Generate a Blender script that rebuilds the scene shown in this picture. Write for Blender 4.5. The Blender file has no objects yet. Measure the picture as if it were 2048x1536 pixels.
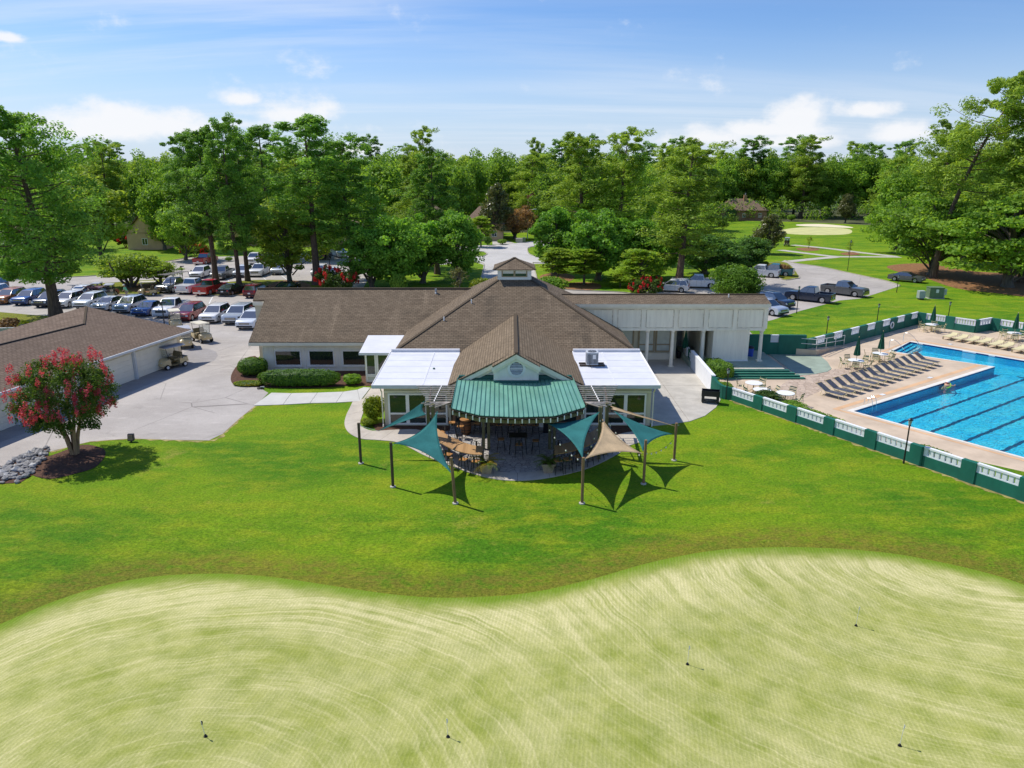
import bpy, bmesh, math, random
import numpy as np
from mathutils import Vector, Matrix
from mathutils.geometry import delaunay_2d_cdt
random.seed(7)
PI = math.pi
S = bpy.context.scene
C = S.collection

# ------------------------------------------------------------------ camera, light, exposure
F, HOR, CAMZ = 1450.0, 348.0, 15.5
TH = math.atan((768 - HOR) / F)
CT, ST = math.cos(TH), math.sin(TH)
cam = bpy.data.objects.new('camera', bpy.data.cameras.new('camera'))
C.objects.link(cam)
cam.location = (0, 0, CAMZ)
cam.rotation_euler = (PI / 2 - TH, 0, 0)
cam.data.sensor_width = 36
cam.data.lens = 36 * F / 2048
cam.data.clip_start = 0.5
cam.data.clip_end = 6000
S.camera = cam
SUN_EL, SUN_AZ = math.radians(54), math.radians(-60)      # azimuth from +Y towards +X
TO_SUN = Vector((math.sin(SUN_AZ) * math.cos(SUN_EL), math.cos(SUN_AZ) * math.cos(SUN_EL), math.sin(SUN_EL)))
sun = bpy.data.objects.new('sun', bpy.data.lights.new('sun', 'SUN'))
C.objects.link(sun)
sun.data.energy = 4.6
sun.data.angle = math.radians(0.55)
sun.data.color = (1.0, 0.945, 0.86)
sun.rotation_euler = TO_SUN.to_track_quat('Z', 'Y').to_euler()
S.view_settings.view_transform = 'Standard'
S.view_settings.look = 'None'
S.view_settings.exposure = 0.0
S.view_settings.gamma = 1.0
S.view_settings.use_curve_mapping = False
S.cycles.max_bounces = 8
S.cycles.transparent_max_bounces = 12
S.cycles.caustics_reflective = False
S.cycles.caustics_refractive = False
S.cycles.sample_clamp_indirect = 4.0
try:
    S.cycles.use_denoising = True
except Exception:
    pass

world = bpy.data.worlds.new('World')
S.world = world
world.use_nodes = True
WN, WL = world.node_tree.nodes, world.node_tree.links


class NT:
    """small helper to write node trees"""
    def __init__(s, tree):
        s.t = tree

    def n(s, typ, **kw):
        nd = s.t.nodes.new(typ)
        for k, v in kw.items():
            if k.startswith('i_'):
                key = k[2:].replace('_', ' ')
                nd.inputs[int(key) if key.isdigit() else key].default_value = v
            else:
                setattr(nd, k, v)
        return nd

    def put(s, sock, v):
        if v is None:
            return
        if isinstance(v, bpy.types.NodeSocket):
            s.t.links.new(v, sock)
        elif hasattr(v, 'outputs'):
            s.t.links.new(v.outputs[0], sock)
        else:
            if sock.type == 'RGBA' and not isinstance(v, (int, float)) and len(v) == 3:
                v = (*v, 1)
            sock.default_value = v

    def math(s, op, a, b=None, c=None, clamp=False):
        nd = s.n('ShaderNodeMath', operation=op)
        nd.use_clamp = clamp
        for k, v in enumerate((a, b, c)):
            s.put(nd.inputs[k], v)
        return nd.outputs[0]

    def vmath(s, op, a, b=None, scale=None):
        nd = s.n('ShaderNodeVectorMath', operation=op)
        s.put(nd.inputs[0], a)
        if b is not None:
            s.put(nd.inputs[1], b)
        if scale is not None:
            s.put(nd.inputs['Scale'], scale)
        return nd.outputs[1] if op in ('DOT_PRODUCT', 'LENGTH', 'DISTANCE') else nd.outputs[0]

    def mix(s, f, a, b, blend='MIX'):
        nd = s.n('ShaderNodeMix', data_type='RGBA', blend_type=blend)
        s.put(nd.inputs[0], f)
        s.put(nd.inputs[6], a)
        s.put(nd.inputs[7], b)
        return nd.outputs[2]

    def ramp(s, v, a, b, lo=0.0, hi=1.0, smooth=True):
        nd = s.n('ShaderNodeMapRange')
        nd.interpolation_type = 'SMOOTHSTEP' if smooth else 'LINEAR'
        s.put(nd.inputs[0], v)
        for k, x in enumerate((a, b, lo, hi)):
            nd.inputs[k + 1].default_value = x
        return nd.outputs[0]

    def noise(s, vec, scale, detail=4, rough=0.55, dist=0.0):
        nd = s.n('ShaderNodeTexNoise')
        s.put(nd.inputs['Vector'], vec)
        nd.inputs['Scale'].default_value = scale
        nd.inputs['Detail'].default_value = detail
        nd.inputs['Roughness'].default_value = rough
        nd.inputs['Distortion'].default_value = dist
        return nd.outputs[0]

    def mapping(s, vec, scale=(1, 1, 1), loc=(0, 0, 0), rot=(0, 0, 0)):
        nd = s.n('ShaderNodeMapping')
        s.put(nd.inputs[0], vec)
        nd.inputs['Location'].default_value = loc
        nd.inputs['Rotation'].default_value = rot
        nd.inputs['Scale'].default_value = scale
        return nd.outputs[0]


def build_world():
    t = NT(world.node_tree)
    world.node_tree.nodes.clear()
    sky = t.n('ShaderNodeTexSky', sky_type='NISHITA')
    sky.sun_disc = False
    sky.sun_elevation = SUN_EL
    sky.sun_rotation = SUN_AZ
    sky.altitude = 0
    sky.air_density = 1.0
    sky.dust_density = 0.35
    sky.ozone_density = 2.6
    hsv = t.n('ShaderNodeHueSaturation')
    hsv.inputs['Saturation'].default_value = 1.2
    t.put(hsv.inputs['Color'], sky)
    tinted = t.mix(1.0, hsv.outputs[0], (1.06, 1.15, 1.40), 'MULTIPLY')
    d = t.n('ShaderNodeTexCoord').outputs['Generated']
    sep = t.n('ShaderNodeSeparateXYZ')
    t.put(sep.inputs[0], d)
    x, y, z = sep.outputs
    az = t.math('ARCTAN2', x, y)
    el = t.math('ARCSINE', z)
    comb = t.n('ShaderNodeCombineXYZ')
    t.put(comb.inputs[0], az)
    t.put(comb.inputs[1], el)
    ae = comb.outputs[0]
    # thin high cloud, streaks drawn out across the whole sky
    zz = t.math('ADD', t.math('MAXIMUM', z, 0.0), 0.11)
    pc = t.n('ShaderNodeCombineXYZ')
    t.put(pc.inputs[0], t.math('DIVIDE', x, zz))
    t.put(pc.inputs[1], t.math('DIVIDE', y, zz))
    pv = t.mapping(pc.outputs[0], (0.13, 0.85, 1), (0.4, 0.2, 0), (0, 0, math.radians(-16)))
    ci = t.noise(pv, 1.25, 8, 0.6, 0.5)
    ci2 = t.noise(t.mapping(pc.outputs[0], (0.2, 0.26, 1), (2.2, 3.1, 0)), 1.0, 2)
    cirrus = t.math('MULTIPLY', t.ramp(ci, 0.42, 0.72), t.ramp(ci2, 0.33, 0.58))
    cirrus = t.math('MULTIPLY', cirrus, 0.6)
    # heaps of cumulus low over the horizon, each with its own place; a generic band goes on round the sky
    tot = None
    def px(u, v):
        a = math.atan2((u - 1024) / F, CT - (v - 768) / F * ST)
        e = math.atan2(-ST - (v - 768) / F * CT, math.hypot((u - 1024) / F, CT - (v - 768) / F * ST))
        return a, e
    warp = t.noise(t.mapping(ae, (1, 1.5, 1)), 9.0, 7, 0.62)
    wv = t.math('SUBTRACT', warp, 0.5)
    for (u, v, ru, rv, k) in ((250, 252, 160, 44, 1.0), (150, 262, 70, 24, .7), (590, 228, 100, 46, 1.0), (490, 200, 60, 18, .7), (560, 252, 150, 18, .7),
                              (1590, 238, 62, 46, 1.0), (1420, 276, 125, 30, 1.0), (1520, 262, 150, 24, .9),
                              (1735, 220, 65, 20, .9), (1800, 270, 70, 26, .8), (1560, 285, 150, 20, .8), (10, 75, 30, 10, .7), (700, 300, 80, 14, .6)):
        a, e = px(u, v)
        du = t.math('DIVIDE', t.math('SUBTRACT', az, a), ru / F * 1.05)
        dv = t.math('DIVIDE', t.math('SUBTRACT', el, e), rv / F * 1.05)
        # flat base: falls off faster below the middle
        dv = t.math('MULTIPLY', dv, t.ramp(dv, -0.4, 0.4, 1.55, 1.0))
        r = t.math('SQRT', t.math('ADD', t.math('MULTIPLY', du, du), t.math('MULTIPLY', dv, dv)))
        b = t.math('MULTIPLY', t.math('SUBTRACT', 1.0, r), k)
        tot = b if tot is None else t.math('MAXIMUM', tot, b)
    gen = t.noise(t.mapping(ae, (1.4, 5.5, 1), (1.3, 0.7, 0)), 2.1, 3)
    band = t.math('MULTIPLY', t.ramp(el, 0.015, 0.05), t.ramp(el, 0.11, 0.2, 1, 0))
    side = t.ramp(t.math('ABSOLUTE', az), 0.66, 0.8)
    g2 = t.math('SUBTRACT', t.math('MULTIPLY', t.math('MULTIPLY', t.ramp(gen, 0.5, 0.7), band), side), 0.15)
    tot = t.math('MAXIMUM', tot, g2)
    dens = t.math('ADD', t.math('MULTIPLY', tot, 0.75), t.math('MULTIPLY', wv, 1.9))
    cum = t.ramp(dens, 0.02, 0.5)
    hz = t.ramp(el, 0.0, 0.20, 1, 0)
    low = t.mix(t.math('MULTIPLY', hz, 0.72), tinted, (5.9, 7.1, 9.15))
    c1 = t.mix(cirrus, low, (8.3, 8.9, 9.8))
    c2 = t.mix(t.math('MULTIPLY', cum, 0.9), c1, (9.6, 9.65, 9.9))
    bg = t.n('ShaderNodeBackground')
    t.put(bg.inputs[0], c2)
    bg.inputs[1].default_value = 0.10
    out = t.n('ShaderNodeOutputWorld')
    t.put(out.inputs[0], bg)


build_world()

# ------------------------------------------------------------------ finding places: a photo point on the ground, or on an upright plane
def ray(u, v):
    x = (u - 1024) / F
    y = (v - 768) / F
    return (x, CT - y * ST, -ST - y * CT)


def G(u, v, z=0.0):
    d = ray(u, v)
    t = (z - CAMZ) / d[2]
    return (d[0] * t, d[1] * t)


def W(u, v, y):
    d = ray(u, v)
    t = y / d[1]
    return (d[0] * t, y, CAMZ + d[2] * t)


def GL(pts, z=0.0):
    return [G(u, v, z) for u, v in pts]


def depth(x, y, z=0):
    return y * CT - (z - CAMZ) * ST


# ------------------------------------------------------------------ mesh helpers
class MB:
    def __init__(s):
        s.v, s.f, s.uv = [], [], {}

    def add(s, vs, fs, M=None):
        o = len(s.v)
        for p in vs:
            p = Vector(p)
            s.v.append(tuple(M @ p) if M else tuple(p))
        for f in fs:
            s.f.append(tuple(i + o for i in f))
        return s

    def box(s, x0, x1, y0, y1, z0, z1, M=None):
        return s.add([(x0, y0, z0), (x1, y0, z0), (x1, y1, z0), (x0, y1, z0), (x0, y0, z1), (x1, y0, z1), (x1, y1, z1), (x0, y1, z1)],
                     [(3, 2, 1, 0), (4, 5, 6, 7), (0, 1, 5, 4), (1, 2, 6, 5), (2, 3, 7, 6), (3, 0, 4, 7)], M)

    def cbox(s, c, size, rz=0.0, M=None):
        a, b, h = size[0] / 2, size[1] / 2, size[2] / 2
        T = Matrix.Translation(c) @ Matrix.Rotation(rz, 4, 'Z')
        if M:
            T = M @ T
        return s.box(-a, a, -b, b, -h, h, T)

    def hexa(s, b4, t4):
        """eight corners: bottom ring, top ring (both counter-clockwise from above)"""
        return s.add(list(b4) + list(t4), [(3, 2, 1, 0), (4, 5, 6, 7), (0, 1, 5, 4), (1, 2, 6, 5), (2, 3, 7, 6), (3, 0, 4, 7)])

    def prism(s, poly, z0, z1, M=None):
        n = len(poly)
        area = sum(poly[i][0] * poly[(i + 1) % n][1] - poly[(i + 1) % n][0] * poly[i][1] for i in range(n))
        if area < 0:
            poly = poly[::-1]
        vs = [(p[0], p[1], z0) for p in poly] + [(p[0], p[1], z1) for p in poly]
        fs = [tuple(range(n - 1, -1, -1)), tuple(range(n, 2 * n))] + [(i, (i + 1) % n, n + (i + 1) % n, n + i) for i in range(n)]
        return s.add(vs, fs, M)

    def slab(s, pts, th):
        """flat polygon in space, thickened downwards along its normal"""
        P = [Vector(p) for p in pts]
        nrm = Vector((0, 0, 0))
        for i in range(len(P)):
            a, b = P[i], P[(i + 1) % len(P)]
            nrm += Vector(((a.y - b.y) * (a.z + b.z), (a.z - b.z) * (a.x + b.x), (a.x - b.x) * (a.y + b.y)))
        nrm.normalize()
        if nrm.z < 0:
            P.reverse()
            nrm = -nrm
        n = len(P)
        Q = [p - nrm * th for p in P]
        fs = [tuple(range(n)), tuple(range(2 * n - 1, n - 1, -1))] + [(i, n + i, n + (i + 1) % n, (i + 1) % n) for i in range(n)]
        return s.add(P + Q, fs)

    def beam(s, p, q, w, h, up=(0, 0, 1)):
        p, q = Vector(p), Vector(q)
        d = (q - p).normalized()
        up = Vector(up)
        if abs(d.dot(up)) > 0.98:
            up = Vector((0, 1, 0))
        r = d.cross(up).normalized()
        u = r.cross(d).normalized()
        a, b = r * (w / 2), u * (h / 2)
        vs = [p - a - b, p + a - b, p + a + b, p - a + b, q - a - b, q + a - b, q + a + b, q - a + b]
        return s.add(vs, [(0, 1, 2, 3), (7, 6, 5, 4), (4, 5, 1, 0), (5, 6, 2, 1), (6, 7, 3, 2), (7, 4, 0, 3)])

    def tube(s, pts, r, n=6, cap=True):
        pts = [Vector(p) for p in pts]
        m = len(pts)
        rs = r if isinstance(r, (list, tuple)) else [r] * m
        o = len(s.v)
        ref = None
        for i, p in enumerate(pts):
            d = (pts[min(i + 1, m - 1)] - pts[max(i - 1, 0)]).normalized()
            if ref is None:
                ref = d.orthogonal().normalized()
            ref = (ref - d * ref.dot(d))
            ref = ref.normalized() if ref.length > 1e-4 else d.orthogonal().normalized()
            b = d.cross(ref)
            for k in range(n):
                a = 2 * PI * k / n
                s.v.append(tuple(p + (ref * math.cos(a) + b * math.sin(a)) * rs[i]))
        for i in range(m - 1):
            for k in range(n):
                k2 = (k + 1) % n
                s.f.append((o + i * n + k, o + i * n + k2, o + (i + 1) * n + k2, o + (i + 1) * n + k))
        if cap:
            s.f.append(tuple(o + k for k in range(n - 1, -1, -1)))
            s.f.append(tuple(o + (m - 1) * n + k for k in range(n)))
        return s

    def lathe(s, prof, n=12, M=None, cap=True):
        vs, fs = [], []
        m = len(prof)
        for r, z in prof:
            for k in range(n):
                a = 2 * PI * k / n
                vs.append((r * math.cos(a), r * math.sin(a), z))
        for i in range(m - 1):
            for k in range(n):
                k2 = (k + 1) % n
                fs.append((i * n + k, i * n + k2, (i + 1) * n + k2, (i + 1) * n + k))
        if cap:
            fs.append(tuple(range(n - 1, -1, -1)))
            fs.append(tuple((m - 1) * n + k for k in range(n)))
        return s.add(vs, fs, M)

    def rface(s, pts, e, th=0.0):
        """roof face with UV in metres: u along the eave direction e, v up the slope"""
        P = [Vector(p) for p in pts]
        nrm = (P[1] - P[0]).cross(P[2] - P[0]).normalized()
        if nrm.z < 0:
            P.reverse()
            nrm = -nrm
        e = Vector(e).normalized()
        up = nrm.cross(e)
        o = len(s.v)
        s.v += [tuple(p) for p in P]
        s.f.append(tuple(range(o, o + len(P))))
        s.uv[len(s.f) - 1] = [(p.dot(e), p.dot(up)) for p in P]
        if th:
            n = len(P)
            Q = [p - nrm * th for p in P]
            o2 = len(s.v)
            s.v += [tuple(p) for p in Q]
            s.f.append(tuple(range(o2 + n - 1, o2 - 1, -1)))
            for i in range(n):
                j = (i + 1) % n
                s.f.append((o + i, o2 + i, o2 + j, o + j))
        return s

    def mesh(s, name, smooth=False, off=None):
        me = bpy.data.meshes.new(name)
        vs = s.v if off is None else [(a - off[0], b - off[1], c - off[2]) for a, b, c in s.v]
        me.from_pydata(vs, [], s.f)
        if s.uv:
            ul = me.uv_layers.new(name='UVMap')
            for fi, uvs in s.uv.items():
                p = me.polygons[fi]
                for k, li in enumerate(p.loop_indices):
                    ul.data[li].uv = uvs[k]
        if smooth:
            me.polygons.foreach_set('use_smooth', [True] * len(me.polygons))
            try:
                me.set_sharp_from_angle(angle=math.radians(38))
            except Exception:
                pass
        me.update()
        return me

    def build(s, name, mat, parent=None, smooth=False, local=False):
        off = None
        if parent is not None and not local:
            off = Vector((0, 0, 0))
            p = parent
            while p is not None:
                off = off + p.location
                p = p.parent
        return obj(name, s.mesh(name, smooth, off), mat, parent)


def obj(name, me, mat=None, parent=None, loc=None):
    o = bpy.data.objects.new(name, me)
    C.objects.link(o)
    if mat is not None and me is not None and not me.materials:
        me.materials.append(mat)
    if parent is not None:
        o.parent = parent
    if loc is not None:
        o.location = loc
    return o


def recolour(o, mat):
    """give one copy its own paint without touching the shared mesh"""
    if o.material_slots:
        o.material_slots[0].link = 'OBJECT'
        o.material_slots[0].material = mat


def tag(o, label=None, cat=None, group=None, kind=None):
    if label:
        o['label'] = label
    if cat:
        o['category'] = cat
    if group:
        o['group'] = group
    if kind:
        o['kind'] = kind
    return o


def thing(name, label, cat, loc=(0, 0, 0), rz=0.0, group=None):
    o = bpy.data.objects.new(name, None)
    o.empty_display_size = 0.3
    C.objects.link(o)
    o.location = loc
    o.rotation_euler = (0, 0, rz)
    return tag(o, label, cat, group)


def clone(o, parent=None):
    c = o.copy()
    C.objects.link(c)
    if parent is not None:
        c.parent = parent
    for ch in list(o.children):
        clone(ch, c)
    return c


def place(proto, used, loc, rz=0.0, label=None, group=None, scale=None):
    """first call uses the prototype itself, later calls copy it with its parts"""
    o = proto if not used[0] else clone(proto)
    used[0] = True
    o.location = loc
    o.rotation_euler = (0, 0, rz)
    if scale is not None:
        o.scale = scale if not isinstance(scale, (int, float)) else (scale,) * 3
    if label:
        o['label'] = label
    if group:
        o['group'] = group
    return o


def spline(pts, k=6, closed=False):
    """Catmull-Rom through plan points"""
    n = len(pts)
    out = []
    rng = range(n if closed else n - 1)
    for i in rng:
        if closed:
            p0, p1, p2, p3 = (pts[(i + j) % n] for j in (-1, 0, 1, 2))
        else:
            p0, p1, p2, p3 = pts[max(i - 1, 0)], pts[i], pts[i + 1], pts[min(i + 2, n - 1)]
        for j in range(k):
            t = j / k
            out.append(tuple(0.5 * ((2 * b) + (c - a) * t + (2 * a - 5 * b + 4 * c - d) * t * t + (3 * b - a - 3 * c + d) * t ** 3)
                             for a, b, c, d in zip(p0, p1, p2, p3)))
    if not closed:
        out.append(tuple(pts[-1]))
    return out


def inside(poly, X, Y):
    poly = np.asarray(poly)
    r = np.zeros(X.shape, bool)
    n = len(poly)
    for i in range(n):
        x1, y1 = poly[i]
        x2, y2 = poly[(i + 1) % n]
        c = ((y1 > Y) != (y2 > Y))
        with np.errstate(divide='ignore', invalid='ignore'):
            xi = (x2 - x1) * (Y - y1) / (y2 - y1 + 1e-12) + x1
        r ^= c & (X < xi)
    return r


def edge_dist(poly, X, Y):
    poly = np.asarray(poly)
    d = np.full(X.shape, 1e9)
    n = len(poly)
    for i in range(n):
        a, b = poly[i], poly[(i + 1) % n]
        ab = b - a
        t = np.clip(((X - a[0]) * ab[0] + (Y - a[1]) * ab[1]) / (ab @ ab + 1e-9), 0, 1)
        d = np.minimum(d, np.hypot(X - a[0] - t * ab[0], Y - a[1] - t * ab[1]))
    return d


def hfun(X, Y):
    """gentle roll of the ground in front of the terrace"""
    X, Y = np.asarray(X, float), np.asarray(Y, float)
    a = np.clip((33.0 - Y) / 7.0, 0, 1)
    a = a * a * (3 - 2 * a)
    h = 0.10 * np.sin(X * 0.19 + 0.6) * np.cos(Y * 0.23) + 0.13 * np.sin(X * 0.083 + Y * 0.13 + 1.0) + 0.06 * np.sin(X * 0.41 - Y * 0.31)
    return a * h


def cdt(name, outer, holes, mat, grid=None, z=0.0, attr=None):
    """sheet of ground triangulated round its holes; grid = extra inner points; height follows hfun"""
    vs = [Vector((p[0], p[1])) for p in outer]
    es = [(i, (i + 1) % len(outer)) for i in range(len(outer))]
    for h in holes:
        o = len(vs)
        vs += [Vector((p[0], p[1])) for p in h]
        es += [(o + i, o + (i + 1) % len(h)) for i in range(len(h))]
    if grid is not None:
        X, Y = grid
        m = inside(outer, X, Y) & (edge_dist(outer, X, Y) > 0.1)
        for h in holes:
            m &= ~inside(h, X, Y) & (edge_dist(h, X, Y) > 0.15)
        vs += [Vector((a, b)) for a, b in zip(X[m], Y[m])]
    r = delaunay_2d_cdt(vs, es, [], 0, 1e-4)
    P = np.array([tuple(p) for p in r[0]])
    T = np.array([f for f in r[2] if len(f) == 3])
    c = P[T].mean(1)
    keep = inside(outer, c[:, 0], c[:, 1])
    for h in holes:
        keep &= ~inside(h, c[:, 0], c[:, 1])
    T = T[keep]
    a, b, cc = P[T[:, 0]], P[T[:, 1]], P[T[:, 2]]
    flip = ((b - a)[:, 0] * (cc - a)[:, 1] - (b - a)[:, 1] * (cc - a)[:, 0]) < 0
    T[flip] = T[flip][:, ::-1]
    Z = hfun(P[:, 0], P[:, 1]) + z
    me = bpy.data.meshes.new(name)
    me.from_pydata([(x, y, q) for (x, y), q in zip(P, Z)], [], [tuple(int(i) for i in t) for t in T])
    me.polygons.foreach_set('use_smooth', [True] * len(me.polygons))
    if attr:
        for an, fn in attr.items():
            at = me.attributes.new(an, 'FLOAT', 'POINT')
            at.data.foreach_set('value', np.asarray(fn(P[:, 0], P[:, 1]), dtype=np.float32))
    o = obj(name, me, mat)
    return tag(o, kind='structure')


def clip(poly, conv):
    """part of a plan polygon inside a convex one"""
    out = list(poly)
    n = len(conv)
    ar = sum(conv[i][0] * conv[(i + 1) % n][1] - conv[(i + 1) % n][0] * conv[i][1] for i in range(n))
    if ar < 0:
        conv = conv[::-1]
    for i in range(n):
        a, b = conv[i], conv[(i + 1) % n]
        src, out = out, []
        for j in range(len(src)):
            p, q = src[j], src[(j + 1) % len(src)]
            sp = (b[0] - a[0]) * (p[1] - a[1]) - (b[1] - a[1]) * (p[0] - a[0])
            sq = (b[0] - a[0]) * (q[1] - a[1]) - (b[1] - a[1]) * (q[0] - a[0])
            if sp >= 0:
                out.append(p)
            if (sp >= 0) != (sq >= 0):
                t = sp / (sp - sq)
                out.append((p[0] + (q[0] - p[0]) * t, p[1] + (q[1] - p[1]) * t))
        if len(out) < 3:
            return []
    return out


def sheet(name, poly, z, mat, th=0.0):
    b = MB()
    if th:
        b.prism(poly, z - th, z)
    else:
        n = len(poly)
        ar = sum(poly[i][0] * poly[(i + 1) % n][1] - poly[(i + 1) % n][0] * poly[i][1] for i in range(n))
        if ar < 0:
            poly = poly[::-1]
        b.add([(p[0], p[1], z) for p in poly], [tuple(range(n))])
    return tag(b.build(name, mat), kind='structure')


def offset_line(pts, d, closed=False):
    out = []
    n = len(pts)
    for i in range(n):
        a = Vector(pts[(i - 1) % n] if closed or i else pts[i])
        b = Vector(pts[(i + 1) % n] if closed or i < n - 1 else pts[i])
        t = (b - a).normalized()
        out.append((pts[i][0] - t.y * d, pts[i][1] + t.x * d))
    return out


def kerb(pts, mat, closed=False, w=0.16, h=0.12, parent=None):
    """raised kerb along a plan line"""
    A, B = offset_line(pts, w / 2, closed), offset_line(pts, -w / 2, closed)
    b = MB()
    n = len(pts)
    vs = []
    for p, q in zip(A, B):
        vs += [(p[0], p[1], -0.02), (p[0], p[1], h), (q[0], q[1], h), (q[0], q[1], -0.02)]
    fs = []
    for i in range(n if closed else n - 1):
        a, c = 4 * i, 4 * ((i + 1) % n)
        fs += [(a, c, c + 1, a + 1), (a + 1, c + 1, c + 2, a + 2), (a + 2, c + 2, c + 3, a + 3)]
    b.add(vs, fs)
    return tag(b.build('kerb', mat, parent), kind='structure')

# ------------------------------------------------------------------ materials
MATS = {}


def new_mat(name):
    m = bpy.data.materials.new(name)
    m.use_nodes = True
    m.node_tree.nodes.clear()
    t = NT(m.node_tree)
    out = t.n('ShaderNodeOutputMaterial')
    p = t.n('ShaderNodeBsdfPrincipled')
    t.put(out.inputs[0], p)
    MATS[name] = m
    return m, t, p, out


def coords(t, kind='Object'):
    return t.n('ShaderNodeTexCoord').outputs[kind]


def mat(name, col, rough=0.6, var=0.12, vs=2.0, bump=0.0, bs=25.0, metal=0.0, spec=0.4, dirt=0.0, dcol=(0.12, 0.1, 0.07), stretch=(1, 1, 1), coat=0.0, fine=0.0):
    """plain surface with uneven tone, optional dirt and fine relief"""
    m, t, p, out = new_mat(name)
    c = coords(t)
    cs = t.mapping(c, stretch) if stretch != (1, 1, 1) else c
    n = t.noise(cs, vs, 5, 0.6)
    lo = tuple(x * (1 - var) for x in col)
    hi = tuple(min(1, x * (1 + var)) for x in col)
    base = t.mix(t.ramp(n, 0.3, 0.7), lo, hi)
    if fine:
        n3 = t.noise(cs, bs * 1.7, 3, 0.6)
        base = t.mix(t.ramp(n3, 0.35, 0.65), t.mix(fine, base, (0, 0, 0), 'MIX'), base)
    if dirt:
        n2 = t.noise(cs, vs * 1.9 + 0.7, 7, 0.68, 0.4)
        base = t.mix(t.math('MULTIPLY', t.ramp(n2, 0.5, 0.78), dirt), base, dcol)
    t.put(p.inputs['Base Color'], base)
    p.inputs['Roughness'].default_value = rough
    p.inputs['Metallic'].default_value = metal
    p.inputs['Specular IOR Level'].default_value = spec
    p.inputs['Coat Weight'].default_value = coat
    p.inputs['Coat Roughness'].default_value = 0.08
    if bump:
        b = t.n('ShaderNodeBump')
        b.inputs['Strength'].default_value = bump
        b.inputs['Distance'].default_value = 0.02
        t.put(b.inputs['Height'], t.noise(cs, bs, 4, 0.6))
        t.put(p.inputs['Normal'], b)
    return m


def shingle(name, a, b, moss=(0.05, 0.045, 0.035), k=1.0):
    """asphalt shingles: courses 0.145 m, tabs 0.33 m, blotchy weathering"""
    m, t, p, out = new_mat(name)
    uv = t.n('ShaderNodeUVMap').outputs[0]
    br = t.n('ShaderNodeTexBrick')
    t.put(br.inputs['Vector'], uv)
    br.offset = 0.5
    br.inputs['Color1'].default_value = (0, 0, 0, 1)
    br.inputs['Color2'].default_value = (1, 1, 1, 1)
    br.inputs['Mortar'].default_value = (0.5, 0.5, 0.5, 1)
    br.inputs['Scale'].default_value = 1.0
    br.inputs['Brick Width'].default_value = 0.36
    br.inputs['Row Height'].default_value = 0.19
    br.inputs['Mortar Size'].default_value = 0.022
    br.inputs['Mortar Smooth'].default_value = 0.4
    tone = t.n('ShaderNodeSeparateColor')
    t.put(tone.inputs[0], br.outputs['Color'])
    w = coords(t)
    big = t.noise(w, 0.35, 6, 0.65)
    mid = t.noise(w, 1.6, 5, 0.6)
    rowv = t.noise(t.mapping(uv, (0.35, 5.3, 1)), 1.0, 3, 0.6)
    f = t.math('ADD', t.math('MULTIPLY', tone.outputs[0], 0.45), t.math('ADD', t.math('MULTIPLY', mid, 0.5), t.math('SUBTRACT', t.math('MULTIPLY', rowv, 1.1), 0.58)), clamp=True)
    col = t.mix(f, a, b)
    col = t.mix(t.math('MULTIPLY', t.ramp(big, 0.48, 0.72), 0.45 * k), col, moss)
    streak = t.noise(t.mapping(uv, (0.9, 0.12, 1)), 1.0, 5, 0.6)
    col = t.mix(t.math('MULTIPLY', t.ramp(streak, 0.56, 0.75), 0.4), col, tuple(min(1, x * 1.5) for x in b))
    col = t.mix(t.math('MULTIPLY', br.outputs['Fac'], 0.62), col, (0.02, 0.016, 0.012))
    t.put(p.inputs['Base Color'], col)
    p.inputs['Roughness'].default_value = 0.9
    p.inputs['Specular IOR Level'].default_value = 0.15
    # each course lies over the one below: saw-tooth relief along the slope
    sep = t.n('ShaderNodeSeparateXYZ')
    t.put(sep.inputs[0], uv)
    saw = t.math('FRACT', t.math('DIVIDE', sep.outputs[1], 0.19))
    h = t.math('ADD', t.math('MULTIPLY', t.math('SUBTRACT', 1.0, saw), 0.9), t.math('MULTIPLY', tone.outputs[0], 0.25))
    h = t.math('ADD', h, t.math('MULTIPLY', t.noise(w, 22, 3), 0.35))
    b2 = t.n('ShaderNodeBump')
    b2.inputs['Strength'].default_value = 0.8
    b2.inputs['Distance'].default_value = 0.03
    t.put(b2.inputs['Height'], h)
    t.put(p.inputs['Normal'], b2)
    return m


def leaf(name, a, b, trans=0.45, yellow=None, rough=0.55, spec=0.25):
    m, t, p, out = new_mat(name)
    at = t.n('ShaderNodeAttribute', attribute_name='tint')
    oi = t.n('ShaderNodeObjectInfo')
    f = t.math('ADD', t.math('MULTIPLY', at.outputs['Fac'], 0.75), t.math('MULTIPLY', oi.outputs['Random'], 0.3), clamp=True)
    col = t.mix(f, a, b)
    if yellow:
        n = t.noise(coords(t), 0.55, 3)
        col = t.mix(t.math('MULTIPLY', t.ramp(n, 0.5, 0.72), 0.7), col, yellow)
    t.put(p.inputs['Base Color'], col)
    p.inputs['Roughness'].default_value = rough
    p.inputs['Specular IOR Level'].default_value = spec
    tr = t.n('ShaderNodeBsdfTranslucent')
    t.put(tr.inputs[0], t.mix(0.6, col, t.mix(1.0, col, (1.25, 1.1, 0.2), 'MULTIPLY')))
    mx = t.n('ShaderNodeMixShader')
    mx.inputs[0].default_value = min(.56, trans + .14)
    t.put(mx.inputs[1], p)
    t.put(mx.inputs[2], tr)
    t.put(out.inputs[0], mx)
    return m


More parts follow.
